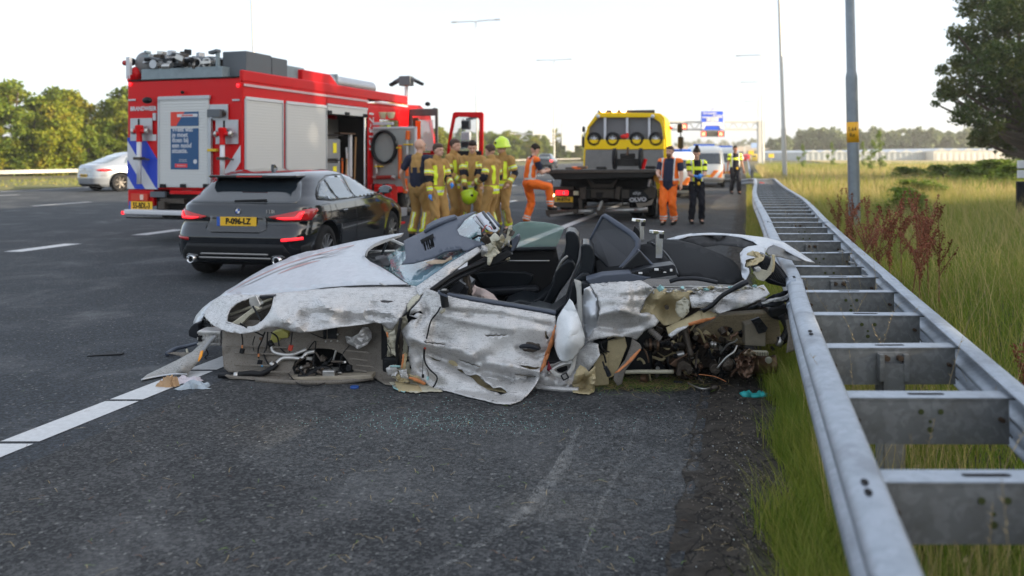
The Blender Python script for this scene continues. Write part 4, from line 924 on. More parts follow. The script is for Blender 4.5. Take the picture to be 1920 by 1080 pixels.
wsheet('door_inner_panel', T([(800, 560), (1030, 600), (1015, 690), (960, 738), (860, 722), (785, 700), (780, 640)], .07), S_beige, ctrl=[(960, 738, -.08), (860, 722, .0)], amp=.02, scale=.04, seed=6)
wsheet('torn_strip', [(1042, 608, .0), (1038, 640, -.02), (1030, 665, -.03), (1022, 688, -.05), (1010, 700, -.06), (1006, 699, -.06), (1016, 684, -.05), (1023, 660, -.05), (1031, 640, -.05), (1036, 622, -.04)], S_orange, amp=.01, scale=.08, seed=2, step=4, jag=1)
wsheet('torn_lip', [(900, 708, -.04), (918, 706, -.05), (935, 712, -.06), (946, 724, -.07), (940, 728, -.05), (925, 726, -.05), (910, 718, -.03)], S_silver, amp=.02, scale=.08, seed=5, step=4, jag=1)
mb = MB(); mb.tube(smoothpath([wp(975, 650, -.06), wp(985, 648, -.07), wp(1000, 650, -.07), wp(1011, 654, -.06)], 3), [.010, .014, .015, .015, .015, .015, .015, .014, .013, .008], 10); mb.v = [v+Vector((0, -.012, 0)) for v in mb.v]; mb.build('door_handle', S_blk2, wr, smooth=True)
wsheet('handle_recess', T([(973, 645), (992, 641), (1012, 645), (1014, 655), (1000, 661), (982, 658)], -.042), S_dirty, amp=.006, step=3, jag=.6)
wtube('window_seal', [(828, 550, .05), (880, 560, .05), (960, 573, .05), (1020, 583, .05), (1042, 587, .05)], .014, S_blu, 8)
wslab('window_seal_strip', [(828, 547), (900, 560), (1042, 583), (1042, 588), (900, 567), (840, 556)], .05, .10, S_blk2, bev=.004)
# mirror stump with its cable
mb = MB(); a = wp(833, 562, -.03); mb.cyl(a, .026, .10, (-.15, 0, 1), 14); mb.cyl(a+Vector((.0, 0, .055)), .032, .018, 'z', 14); ms = mb.build('mirror_stump', S_blk, wr, bev=.004)
mb = MB(); mb.cyl(a+Vector((.0, 0, .067)), .018, .006, 'z', 12); mb.build('screw_cap', S_alu, ms)
wslab('mirror_fin', [(820, 546), (832, 550), (838, 554), (838, 558), (822, 552)], -.06, .0, S_blu, bev=.003)
wsheet('mirror_scrap', T([(822, 585), (834, 578), (835, 583), (828, 589)], -.04), S_pale, amp=.01, step=3)
wtube('cable', [(826, 575, -.05), (820, 586, -.055), (808, 602, -.05), (802, 625, -.045), (797, 650, -.055), (796, 676, -.05), (805, 692, -.07), (819, 706, -.09), (817, 718, -.1), (812, 726, -.1)], .0055, S_rub, 7)
wtube('cable', [(801, 628, -.05), (795, 650, -.05), (793, 680, -.05), (792, 702, -.05)], .002, S_rub, 5); wtube('cable', [(800, 690, -.06), (803, 700, -.07), (802, 708, -.07)], .002, S_rub, 5)
for (x, y, m_) in ((793, 705, S_blk), (802, 709, S_teal)): mb = MB(); mb.box(wp(x, y, -.07), (.016, .014, .022)); mb.build('connector', m_, wr, bev=.002)
mb = MB(); mb.tube([wp(797, 650, -.055), wp(797, 654, -.055)], .008, 8); mb.build('cable_clip', S_redc, wr)
# ---- windscreen, pillar, far window
M_wind = mat('windscreen_glass', (.42, .62, .66), .06, 0, trans=.55, spec=.8)
def m_crack():
    m, nt, b = newmat('cracked_glass'); tc = N(nt, 'ShaderNodeTexCoord').outputs['Object']
    v = N(nt, 'ShaderNodeTexVoronoi', Scale=26.0, feature='DISTANCE_TO_EDGE'); nz = N(nt, 'ShaderNodeTexNoise', Scale=9.0, Detail=4.0); nt.links.new(tc, nz.inputs['Vector'])
    mx = N(nt, 'ShaderNodeMix'); mx.data_type = 'VECTOR'; mx.inputs['Factor'].default_value = .2; nt.links.new(tc, mx.inputs[4]); nt.links.new(nz.outputs['Color'], mx.inputs[5]); nt.links.new(mx.outputs[1], v.inputs['Vector'])
    big = noise_n(nt, tc, 3.2, 3, .6); e = step_n(nt, v.outputs['Distance'], .045, .0)
    f = N(nt, 'ShaderNodeMath', operation='MULTIPLY'); nt.links.new(e, f.inputs[0]); nt.links.new(step_n(nt, big, .40, .56), f.inputs[1])
    c = mixc(nt, f.outputs[0], mixc(nt, step_n(nt, big, .4, .65), (.16, .27, .33), (.05, .17, .18)), (.45, .68, .68)); nt.links.new(c, b.inputs['Base Color'])
    b.inputs['Roughness'].default_value = .10; b.inputs['Coat Weight'].default_value = .6; b.inputs['Coat Roughness'].default_value = .04
    a = N(nt, 'ShaderNodeMapRange'); a.inputs['To Min'].default_value = .80; a.inputs['To Max'].default_value = 1; nt.links.new(f.outputs[0], a.inputs['Value']); nt.links.new(a.outputs['Result'], b.inputs['Alpha'])
    bump_n(nt, nz.outputs['Fac'], .25, .01, b); return m
M_crack = m_crack()
wind = wsheet('windscreen', [(712, 497, 1.36), (724, 484, 1.44), (742, 469, 1.5), (760, 458, 1.52), (800, 440, 1.52), (850, 418, 1.5), (892, 401, 1.46), (900, 412, 1.2), (902, 440, .75), (898, 462, .46), (880, 471, .40), (840, 498, .34), (810, 518, .31), (783, 537, .29), (768, 534, .34), (744, 518, .7), (728, 507, 1.05)], M_crack, ctrl=[(800, 480, .95), (850, 455, .92), (760, 500, .9)], step=9, amp=.006, scale=.03, seed=3, thick=.006, smooth=.0)
wsheet('dashboard', T([(760, 520), (800, 500), (860, 505), (885, 520), (862, 545), (800, 545)], .85), S_blk, ctrl=[(800, 545, .35), (862, 545, .35)], amp=.01)
wslab('pillar_trim', [(860, 526), (873, 535), (860, 551), (836, 547)], .3, .36, S_blk2, bev=.004); wslab('dashboard_end', [(866, 533), (878, 540), (874, 556), (860, 551)], .4, .8, S_blk2, bev=.01)
wslab('steering_column', [(866, 518), (876, 514), (884, 552), (874, 556)], .45, .55, S_dirty, bev=.01)
wsheet('screen_border', [(783, 537, .27), (810, 516, .29), (840, 495, .32), (880, 468, .38), (896, 458, .44), (893, 462, .42), (850, 494, .30), (815, 521, .27), (795, 540, .24), (775, 541, .26)], S_blu, amp=.001, step=6)
wsheet('windscreen_pillar', [(787, 556, .12), (779, 540, .24), (806, 521, .26), (848, 491, .30), (895, 464, .38), (903, 471, .36), (872, 493, .28), (848, 511, .24), (826, 528, .18), (806, 542, .12), (794, 551, .1)], S_silver, ctrl=[(840, 505, .22), (880, 478, .30)], amp=.004, scale=.03, step=5, thick=.012)
wtube('door_seal', [(808, 545, .12), (850, 516, .22), (900, 494, .30), (935, 482, .36), (958, 474, .4)], .018, S_rub, 8)
wtube('door_seal', [(815, 548, .16), (860, 520, .26), (910, 500, .34), (950, 488, .40)], .015, S_blk2, 8)
wslab('pillar_inner', [(805, 545), (850, 513), (903, 486), (955, 470), (962, 478), (935, 494), (880, 512), (825, 549)], .30, .36, S_blk, bev=.01)
# header rail end, torn and folded over
wsheet('header_skin', [(887, 408, 1.0), (896, 401, .95), (905, 397.5, .9), (914, 402, .8), (926, 416, .6), (937, 429, .5), (930, 436, .48), (918, 434, .5), (905, 428, .6), (895, 420, .8)], S_clean, ctrl=[(912, 415, .62)], amp=.008, scale=.05, seed=2, step=4, thick=.008)
wtube('header_seal', [(906, 398, .85), (916, 412, .65), (928, 428, .5)], .012, S_blk2, 8); wtube('header_seal', [(915, 401, .86), (924, 412, .68), (935, 424, .55)], .016, S_blu, 8); wtube('header_groove', [(893, 405, .9), (902, 418, .62), (914, 432, .5)], .004, S_blk, 6)
rr = random.Random(9)
for i in range(16):
    x = rr.uniform(908, 955); y = rr.uniform(430, 486); t_ = rr.uniform(.28, .48); s = rr.uniform(7, 15); n = rr.randint(5, 7); a0 = rr.uniform(0, 6)
    pts = [(x+math.cos(a0+6.28*k/n)*s*rr.uniform(.4, 1.1), y+math.sin(a0+6.28*k/n)*s*rr.uniform(.4, 1.1), t_+rr.uniform(-.06, .06)) for k in range(n)]
    wsheet('torn_metal', pts, [S_pale, S_pale, S_silver, S_beige, S_dirty][i % 5], amp=.015, scale=.1, seed=i+3, step=4, jag=1, thick=.004)
wsheet('torn_metal', [(945, 460, .36), (950, 440, .34), (953, 425, .33), (961, 422, .33), (960, 440, .34), (955, 455, .34)], S_pale, amp=.012, scale=.1, seed=4, step=4, jag=1, thick=.005)
wsheet('torn_metal', [(905, 470, .30), (912, 458, .28), (930, 462, .27), (938, 474, .28), (925, 482, .27), (918, 498, .25), (914, 496, .25), (914, 482, .27), (903, 478, .3)], S_pale, amp=.02, scale=.1, seed=7, step=4, jag=1, thick=.005)
for i in range(14):
    x = rr.uniform(893, 925); y = rr.uniform(418, 456); a = wp(x, y, .5+rr.uniform(-.1, .1)); mb = MB(); d = Vector((rr.uniform(-1, 1), 0, rr.uniform(-1, 1)))*.035
    mb.tube([a-d, a+d*.3+Vector((0, 0, .01)), a+d], .004 if i % 3 else .009, 6); mb.build('loose_wire', [S_rub, S_rub, S_redc, mat('blue_wire', (.03, .3, .55), .4), S_rub][i % 5], wr)
wslab('sun_visor', [(960, 452), (966, 443), (972, 441), (973, 452), (964, 470), (957, 474)], .35, .50, S_blu, bev=.01)
wslab('header_box', [(940, 470), (957, 450), (962, 466), (956, 482), (935, 490)], .38, .6, S_blk, bev=.008)
# slate plastic cover thrown over the screen
slots = [[(791.5, 448), (795, 447.5), (800.5, 470), (797, 471)], [(796.5, 446), (800, 445), (805, 468), (801.7, 469)], [(800.5, 444), (804, 443), (809, 467), (805.7, 468)], [(804.6, 442.5), (808, 441.5), (812, 465), (809, 466)], [(808.6, 441), (811, 440.5), (815, 464), (812.5, 465)]]
cover = wsheet('plastic_cover', [(757, 452, 1.12), (775, 443, 1.2), (797, 433, 1.24), (800, 423, 1.30), (812, 415, 1.34), (830, 408, 1.34), (852, 403, 1.30), (859, 407, 1.2), (873, 402, 1.2), (892, 397, 1.15), (886, 402, 1.08), (872, 411, .95), (864, 422, .88), (857, 430, .84), (862, 441, .72), (880, 448, .60), (911, 458, .40), (890, 464, .38), (878, 470, .36), (870, 471, .38), (863, 465, .42), (840, 469, .48), (826, 476, .50), (817, 483, .50), (797, 488, .55), (775, 494, .62), (753, 496, .70), (761, 486, .72), (760, 470, .9)],
       S_blu, ctrl=[(800, 455, .82), (830, 440, .84), (780, 470, .82), (840, 420, 1.05), (830, 460, .62)], holes=slots, step=5, amp=.004, scale=.02, seed=1, thick=.008)
wtube('cover_ridge', [(797, 434, 1.16), (815, 424, 1.12), (835, 416, 1.1), (856, 408, 1.12)], .018, S_blu, 8)
wsheet('cover_foam', [(798, 492, .50), (815, 487, .46), (835, 488, .44), (846, 480, .42), (848, 486, .40), (830, 494, .40), (808, 496, .44)], mat('tan_foam', (.45, .34, .24), .9, nscale=30), amp=.012, scale=.1, step=4)
wtube('cover_lip', [(817, 481, .44), (835, 472, .42), (863, 467, .36)], .010, S_blu, 8)
wsheet('slot_backing', [(788, 450, .86), (812, 438, .86), (818, 466, .86), (797, 474, .86)], S_blk, amp=0)  # black sheet added behind the slots to stand for their shade
mg = mat('green_side_glass', (.55, .80, .72), .05, 0, alpha=.38)
wsheet('far_side_window', [(958, 466, 1.66), (958, 436, 1.58), (962, 424, 1.52), (975, 417, 1.5), (996, 415, 1.5), (1020, 417, 1.5), (1043, 421, 1.52), (1058, 427, 1.54), (1053, 440, 1.58), (1047, 455, 1.62), (1042, 464, 1.66)], mg, amp=0, thick=.005, step=14)
far_door = wsheet('far_door', T([(880, 470), (957, 466), (1043, 464), (1050, 500), (1038, 545), (1015, 575), (960, 572), (900, 568), (870, 548)], 1.66), mat('door_card', (.016, .016, .017), .6, nscale=20), amp=.0, thick=.02)
wtube('door_rail', [(955, 468, 1.63), (1043, 466, 1.63)], .018, S_blk2); wtube('door_trim_strip', [(955, 489, 1.62), (1030, 489, 1.62)], .006, S_alu)
wslab('armrest', [(890, 545), (1005, 538), (1012, 546), (1000, 552), (895, 556)], 1.5, 1.64, S_blk2, bev=.02); wslab('door_pocket', [(945, 558), (1010, 552), (1010, 575), (945, 578)], 1.52, 1.64, S_blk, bev=.02)
wslab('door_insert', [(888, 512), (930, 509), (985, 510), (1001, 516), (998, 528), (985, 537), (905, 540)], 1.62, 1.655, S_leather, bev=.012)
wsheet('airbag', [(877, 518, .9), (881, 516, .9), (883, 528, .85), (893, 537, .8), (910, 543, .7), (925, 552, .65), (936, 566, .6), (915, 567, .55), (890, 560, .6), (880, 545, .7)], mat('airbag_cloth_pink', (.60, .48, .44), .9, nscale=8, bump=.4, bscale=30), ctrl=[(905, 555, .5)], amp=.03, scale=.06, seed=6, step=5)
# ---- seats
def seat(t0, t1, dx, dy, nm, lab=None):
    def S(l): return [(x+dx, y+dy) for x, y in l]
    back = slab('seat_back', WF, S([(1060, 437), (1066, 433), (1078, 435), (1085, 444), (1087, 462), (1084, 485), (1078, 505), (1063, 530), (1050, 548), (1030, 585), (990, 590), (975, 578), (1010, 560), (1030, 545), (1038, 520), (1048, 495), (1058, 475), (1061, 455)]), t0+.06, t1-.06, S_leather, wr, .045, 4)
    for a, b_ in ((t0, t0+.11), (t1-.11, t1)):
        slab('bolster', WF, S([(1064, 487), (1074, 488), (1080, 500), (1070, 520), (1052, 545), (1035, 570), (1018, 590), (1000, 590), (1020, 565), (1036, 535), (1040, 512), (1052, 498)]), a, b_, S_leather, back, .035, 4)
    slab('head_restraint', WF, S([(1060, 440), (1067, 434), (1078, 436), (1085, 446), (1086, 465), (1083, 484), (1066, 484), (1062, 465)]), t0+.10, t1-.10, S_leather, back, .05, 4)
    slab('cushion', WF, S([(940, 575), (975, 562), (1015, 572), (1015, 600), (940, 600)]), t0, t1, S_leather, back, .04, 4)
    mb = MB(); P = [WF.hit(x+dx, y+dy, y=t0+.08) for x, y in ((1070, 436), (1071, 460), (1069, 484), (1066, 500), (1050, 530), (1030, 560))]; mb.tube(smoothpath(P, 3), .0022, 4); mb.build('stitching', mat('grey_thread', (.3, .32, .35), .8), back)
seat(1.02, 1.52, 0, 0, 'far'); seat(.30, .80, 29, 24, 'near')
# seat belts and curtain airbag at the near side
M_belt = mat('belt_webbing', (.42, .41, .38), .8, nscale=60, namt=.12)
wsheet('seat_belt', [(1076, 523, .16), (1086, 526, .16), (1090, 528, .15), (1091, 560, .12), (1092, 600, .08), (1085, 640, .0), (1078, 665, -.02), (1073, 660, -.02), (1080, 620, .06), (1083, 580, .12), (1081, 545, .15)], M_belt, amp=.003, step=6, thick=.003)
wsheet('seat_belt', [(1076, 660, -.03), (1082, 664, -.03), (1078, 690, -.05), (1070, 705, -.06), (1056, 712, -.06), (1040, 706, -.05), (1030, 694, -.04), (1036, 692, -.04), (1047, 700, -.05), (1060, 701, -.06), (1070, 688, -.05)], M_belt, amp=.003, step=4, thick=.004)
mb = MB(); mb.box(wp(1059, 706, -.07), (.045, .02, .04), Matrix.Rotation(-.5, 3, 'Y')); bk = mb.build('belt_buckle', S_blk2, wr, bev=.005); mb = MB(); mb.box(wp(1059, 706, -.085), (.026, .006, .026), Matrix.Rotation(-.5, 3, 'Y')); mb.build('latch', S_alu, bk)
wsheet('red_seat_trim', T([(1028, 676), (1034, 690), (1037, 699), (1025, 694)], -.01), mat('crimson_trim', (.22, .01, .03), .6), amp=.003, step=4)
wtube('belt', [(1064, 480, .98), (1052, 492, 1.0), (1040, 520, 1.1)], .010, M_belt)
wsheet('curtain_airbag', [(1068, 560, .02), (1074, 566, .0), (1082, 585, -.03), (1090, 608, -.05), (1096, 632, -.06), (1095, 646, -.06), (1086, 658, -.07), (1075, 672, -.08), (1062, 680, -.09), (1053, 678, -.09), (1046, 668, -.07), (1040, 650, -.04), (1040, 632, -.02), (1043, 610, .0), (1046, 595, .0), (1055, 580, .02), (1062, 570, .02)],
       mat('airbag_cloth_white', (.70, .72, .73), .85, nscale=5, namt=.06, bump=.5, bscale=22), ctrl=[(1070, 620, -.16), (1060, 650, -.15), (1078, 650, -.13), (1055, 610, -.06)], amp=.018, scale=.035, seed=11, step=4)
# ---- sill behind the door
wsheet('rear_sill', [(1000, 716, .04), (1012, 698, .02), (1022, 686, .05), (1045, 680, .08), (1070, 668, .06), (1090, 655, .04), (1105, 640, .04), (1122, 645, .02), (1125, 665, .0), (1112, 685, .0), (1100, 700, .02), (1080, 726, .03), (1040, 730, .02), (1005, 728, .02)], S_silver, ctrl=[(1050, 690, .15), (1060, 718, -.02), (1030, 710, .0)], amp=.02, scale=.04, seed=17, step=5, jag=.8)
wtube('sill_tube', [(1000, 724, .06), (1040, 729, .05), (1085, 731, .05)], .018, S_silver, 8); wslab('sill_bottom', [(998, 728), (1086, 730), (1086, 738), (998, 735)], .04, .25, S_under, bev=.008)
wslab('sill_bottom', [(735, 724), (840, 732), (880, 741), (840, 740), (745, 736)], .10, .35, S_under, bev=.008)
wtube('inner_wheel_arch', [(1028, 702, .0), (1040, 690, .03), (1060, 682, .04), (1078, 680, .03)], .014, S_alu, 8)
wsheet('folded_scrap', [(1072, 720, -.02), (1080, 695, -.06), (1088, 684, -.05), (1098, 690, -.03), (1104, 697, -.08), (1116, 686, -.04), (1117, 700, -.05), (1114, 735, -.03), (1104, 740, -.04), (1090, 738, -.03), (1074, 736, -.03)], S_beige, ctrl=[(1095, 715, .05), (1085, 710, -.1), (1108, 718, -.1)], amp=.03, scale=.06, seed=5, step=4, jag=1)
wslab('inner_pillar', [(1140, 640), (1172, 634), (1176, 650), (1160, 690), (1150, 706), (1135, 712), (1136, 680)], .10, .22, S_beige, bev=.006)
for (x, y) in ((1147, 685), (1158, 672), (1148, 665), (1160, 655), (1150, 676), (1146, 695)):
    mb = MB(); mb.cyl(wp(x, y, .095), .007, .008, 'y', 8); mb.build('rivet', S_beige, wr)
wslab('rocker_box', [(1112, 672), (1140, 664), (1142, 722), (1114, 726)], .08, .24, S_beige, bev=.008)
wsheet('torn_blade', [(1185, 634, .06), (1200, 645, .02), (1203, 652, .0), (1190, 672, -.03), (1172, 694, -.05), (1166, 720, -.04), (1158, 724, -.03), (1150, 712, -.03), (1152, 700, -.02), (1172, 675, .0), (1182, 650, .04)], S_under, amp=.006, scale=.05, seed=3, step=5)
wsheet('bare_edge', [(1199, 654, -.01), (1202, 656, -.01), (1186, 676, -.05), (1160, 698, -.07), (1152, 700, -.06), (1170, 684, -.05), (1188, 664, -.03)], S_orange, amp=.004, step=4, jag=.5)
wsheet('quarter_lining', [(1115, 645, .12), (1150, 632, .12), (1168, 636, .12), (1160, 655, .14), (1140, 672, .14), (1122, 672, .14)], S_blk, amp=.03, scale=.06, step=4, seed=3)
for pts in ([(1112, 650, .06), (1122, 655, .05), (1132, 665, .06), (1136, 680, .06)], [(1125, 640, .06), (1130, 655, .04), (1142, 660, .06)], [(1130, 678, .03), (1136, 695, .0), (1140, 706, .0)]): wtube('wire', pts, .006, S_rub, 6)
wslab('plug', [(1131, 690), (1138, 688), (1147, 704), (1141, 708)], -.02, .02, S_blk2, bev=.004)
# ---- rear quarter
wsheet('door_pillar', [(1095, 542, .05), (1106, 536, .08), (1118, 555, .06), (1124, 580, .04), (1121, 610, .03), (1110, 632, .02), (1100, 638, .02), (1096, 620, .06), (1094, 590, .10), (1094, 560, .10)], S_clean, ctrl=[(1108, 590, .0)], amp=.004, step=5)
wsheet('rear_quarter', [(1106, 533, .10), (1150, 529, .08), (1203, 526, .08), (1215, 533, .07), (1226, 541, .06), (1222, 548, .05), (1211, 560, .06), (1203, 575, .04), (1199, 587, .04), (1212, 586, .03), (1226, 590, .03), (1236, 602, .03), (1228, 612, .02), (1207, 621, .03), (1200, 630, .04), (1194, 637, .05), (1180, 632, .03), (1147, 631, .0), (1120, 636, .0), (1100, 640, .02), (1110, 622, .02), (1121, 600, .0), (1125, 578, .0), (1120, 556, .03)], S_silver, ctrl=[(1150, 560, -.04), (1180, 550, -.03), (1160, 590, -.02), (1150, 610, .02), (1190, 600, .0), (1175, 575, -.05), (1140, 545, .01)], amp=.009, scale=.016, seed=31, step=4, jag=.8, creases=[([(1120, 590), (1160, 582), (1210, 592)], -.035, 10), ([(1112, 610), (1160, 618), (1200, 610)], .03, 10), ([(1130, 550), (1170, 556), (1215, 552)], .02, 8), ([(1185, 530), (1190, 575)], .02, 8)])
wsheet('inner_quarter', [(1217, 546, .12), (1240, 540, .10), (1270, 545, .10), (1293, 548, .10), (1300, 562, .10), (1290, 580, .12), (1280, 595, .12), (1268, 608, .10), (1245, 610, .12), (1235, 600, .10), (1222, 590, .10), (1200, 588, .12), (1208, 570, .14)], S_beige, ctrl=[(1250, 575, .22), (1235, 560, .06), (1270, 560, .08), (1260, 590, .18)], amp=.035, scale=.035, seed=8, step=4, jag=1)
wsheet('crumpled_bracket', [(1268, 566, .05), (1283, 556, .03), (1294, 565, .02), (1292, 585, .0), (1280, 598, .02), (1270, 590, .04), (1266, 580, .05)], S_pale, amp=.02, scale=.07, seed=5, step=4, jag=1)
mb = MB(); mb.cyl(wp(1250, 576, .13), .014, .03, 'y', 12); mb.build('grommet', S_dirty, wr)
wsheet('torn_plate', [(1292, 554, .02), (1310, 552, .03), (1335, 547, .05), (1360, 549, .04), (1390, 545, .03), (1432, 534, .04), (1438, 542, .02), (1444, 551, .0), (1424, 562, -.02), (1400, 573, -.03), (1375, 580, -.03), (1350, 588, -.03), (1330, 583, -.02), (1312, 577, -.02), (1297, 577, .0)], S_silver, ctrl=[(1340, 565, -.07), (1348, 570, .02), (1380, 560, -.04), (1320, 562, -.05)], amp=.012, scale=.04, seed=13, step=4, jag=.6)
wsheet('rear_flap', [(1249, 614, .05), (1270, 604, .04), (1295, 592, .03), (1310, 583, .03), (1335, 582, .02), (1345, 590, .0), (1335, 597, -.03), (1310, 605, -.05), (1290, 612, -.06), (1272, 622, -.06), (1260, 633, -.05), (1254, 630, -.02)], S_beige, ctrl=[(1295, 600, -.02)], amp=.01, scale=.05, seed=3, step=4)
wsheet('bare_edge', T([(1290, 606), (1312, 599), (1342, 594), (1338, 598), (1315, 606), (1292, 611)], -.075), S_orange, amp=.003, step=4, jag=.5)
wsheet('flap_lip', [(1252, 628, -.06), (1268, 616, -.07), (1290, 610, -.07), (1288, 614, -.08), (1272, 624, -.08), (1259, 634, -.07)], S_silver, amp=.004, step=4, jag=.5)
rr = random.Random(31)
for i in range(30):
    x = 1218+i*7.2+rr.uniform(-4, 4); y = 545+rr.uniform(-6, 6)-(i > 18)*2; t_ = rr.uniform(-.01, .10); s = rr.uniform(5, 12); n = rr.randint(5, 7); a0 = rr.uniform(0, 6)
    pts = [(x+math.cos(a0+6.28*k/n)*s*rr.uniform(.4, 1.2), y+math.sin(a0+6.28*k/n)*s*.6*rr.uniform(.4, 1.1), t_+rr.uniform(-.03, .03)) for k in range(n)]
    wsheet('torn_metal', pts, [S_silver, S_pale, S_silver, S_teal, S_beige, S_alu][i % 6], amp=.02, scale=.12, seed=i+50, step=4, jag=.8, thick=.004)
wtube('torn_seal', [(1313, 581, -.09), (1330, 576, -.10), (1350, 558, -.10), (1372, 543, -.09), (1390, 533, -.08), (1400, 529, -.06)], .016, S_blk2, 8, rr=(.006, .018)); wtube('torn_seal', [(1318, 583, -.08), (1336, 572, -.1), (1356, 553, -.1), (1396, 532, -.07)], .014, S_blk, 8)
wtube('seal', [(1224, 538, .16), (1290, 537, .14), (1370, 540, .12)], .008, S_alu, 6)
# deck trim and broken black tray
wslab('deck_trim', [(1098, 525), (1130, 516), (1180, 512), (1205, 518), (1222, 520), (1205, 527), (1150, 532), (1106, 533)], .12, .30, S_blu, bev=.008)
wslab('pillar_trim', [(1091, 530), (1105, 531), (1108, 545), (1103, 553), (1094, 552)], .12, .22, S_blk2, bev=.01)
tray = wslab('clip_tray', [(1178, 514), (1210, 503), (1262, 496), (1267, 500), (1268, 516), (1230, 521), (1205, 524)], .14, .32, S_blk2, bev=.006)
rr = random.Random(6)
for i in range(16):
    x = 1186+rr.random()*76; y = 512-(x-1186)*.10+rr.uniform(-3, 5); mb = MB(); mb.box(wp(x, y, .135), (rr.uniform(.012, .03), .02, rr.uniform(.008, .02))); mb.build('clip', S_blk if i % 4 else mat('white_clip', (.7, .7, .7), .5), tray, bev=.002)
# engine compartment lid in black cloth
wsheet('tonneau_lid', [(1213, 455, .95), (1225, 449, 1.1), (1253, 450, 1.15), (1287, 456, 1.15), (1320, 465, 1.1), (1353, 478, 1.0), (1372, 488, .9), (1384, 500, .75), (1391, 515, .55), (1392, 524, .4), (1375, 533, .25), (1345, 531, .2), (1320, 523, .18), (1295, 518, .17), (1271, 518, .16), (1262, 500, .36), (1248, 480, .62), (1228, 462, .85)], S_cloth, ctrl=[(1310, 490, .52), (1280, 480, .68), (1350, 510, .42)], amp=.004, step=9, thick=.01)
wtube('lid_seam', [(1222, 455, .84), (1245, 472, .62), (1262, 495, .36), (1271, 516, .14)], .008, S_blk2, 6); wtube('lid_lip', [(1256, 528, .14), (1275, 523, .13), (1310, 523, .14), (1345, 530, .16)], .014, S_blk2, 8)
wsheet('roof_well', [(1196, 460, .75), (1225, 455, .85), (1245, 475, .55), (1262, 498, .3), (1240, 502, .26), (1200, 503, .3), (1160, 515, .3), (1120, 520, .35), (1118, 490, .8), (1150, 470, .95)], S_cloth, ctrl=[(1200, 490, .6)], amp=.004, step=8)
wslab('roof_pad', [(1165, 505), (1200, 470), (1222, 497), (1190, 502)], .28, .34, S_blk, bev=.01); wtube('roof_rod', [(1196, 468, .4), (1224, 497, .26)], .008, S_blu, 6)
wslab('bulkhead_trim', [(1100, 458), (1120, 470), (1146, 508), (1146, 520), (1112, 520)], .84, .9, S_blk, bev=.01)
# wind deflector frame standing askew
fr = [wp(x, y, t_) for x, y, t_ in ((1102, 461, .95), (1116, 432, .92), (1130, 407, .9), (1134, 405, .88), (1142, 410, .84), (1170, 429, .72), (1186, 440, .66), (1196, 452, .6), (1196, 464, .58), (1180, 486, .55), (1162, 505, .5), (1148, 517, .48), (1146, 507, .55), (1120, 480, .75), (1102, 461, .95))]
mb = MB(); mb.tube(fr[:12], [.010, .012, .016, .02, .022, .023, .023, .023, .021, .019, .016, .014], 8, cap=True); wd = mb.build('wind_deflector', S_blu, wr, smooth=True)
mb = MB(); mb.tube(fr[11:], .008, 6); mb.build('lower_bar', S_blk2, wd)
net = mat('deflector_mesh', (.05, .052, .058), .75, alpha=.93, nscale=120, namt=.2)
cpt = sum(fr[:12], Vector())/12
mb = MB(); mb.add(fr[:13]+[fr[13]], [tuple(range(14))]); mb.build('mesh_screen', net, wd)
# chrome roll hoops
S_chr = mat('chrome', (.75, .76, .78), .12, 1.0, nscale=30, namt=.1)
def hoop(base, top, t_, w):
    t0 = fobj = MB(); a = wp(base[0], base[1], t_); b_ = wp(top[0], top[1], t_)
    t0.bar(a, b_, w, .035, (0, 1, 0)); h = t0.build('roll_post', S_chr, wr, bev=.006)
    q = MB(); q.bar(b_+Vector((-.06, -.02, -.005)), b_+Vector((.025, .03, -.015)), .05, .028); q.build('post_cap', S_chr, h, bev=.006); q = MB(); q.bar(b_+Vector((.0, -.035, -.035)), b_+Vector((.03, -.03, -.035)), .01, .03); q.build('cap_insert', S_blk, h)
hoop((1203, 452), (1202, 411), .95, .040); hoop((1235, 485), (1236, 433), .45, .052)
wslab('post_fin', [(1186, 437), (1190, 423), (1200, 434), (1200, 452), (1196, 450)], .9, .96, S_blk, bev=.004)
# far rear wing and the tail, light shell with dark underside
wsheet('far_rear_wing', [(1250, 449, 1.5), (1270, 443, 1.55), (1295, 438.5, 1.58), (1336, 437, 1.6), (1386, 440, 1.55), (1436, 446, 1.45), (1470, 455, 1.3), (1495, 471, 1.05), (1510, 481, .95), (1528, 493, .85), (1512, 490, .82), (1488, 478, .85), (1462, 464, .95), (1450, 459, .98), (1440, 464, .9), (1436, 472, .72), (1428, 478, .6), (1416, 474, .55), (1405, 468, .55), (1395, 472, .5), (1388, 480, .42), (1388, 474, .44), (1394, 467, .55), (1402, 463, .68), (1421, 460, .9), (1412, 453, 1.1), (1390, 445.5, 1.32), (1360, 441, 1.42), (1320, 440.5, 1.46), (1290, 443, 1.44), (1272, 449, 1.42)],
       S_clean, ctrl=[(1430, 455, 1.1), (1460, 458, 1.1)], step=6, amp=.003, scale=.02, thick=.007)
wsheet('wing_lining', [(1272, 449, 1.42), (1290, 443.5, 1.46), (1320, 441, 1.48), (1360, 441.5, 1.44), (1390, 446, 1.34), (1412, 454, 1.12), (1421, 461, .92), (1400, 466, .85), (1380, 462, 1.0), (1350, 459, 1.2), (1320, 463, 1.2), (1300, 456, 1.3)], mat('wing_lining_black', (.02, .02, .021), .7, nscale=20), ctrl=[(1350, 450, 1.5)], amp=.01, scale=.04, step=7)
wsheet('tail_underside', [(1440, 466, .88), (1452, 460, .95), (1470, 467, .92), (1490, 479, .85), (1508, 489, .82), (1500, 490, .8), (1490, 489, .78), (1462, 482, .72), (1440, 478, .66), (1436, 472, .7)], mat('tail_inner', (.16, .16, .155), .55, .2, nscale=10), ctrl=[(1470, 478, .9)], amp=.006, step=5)
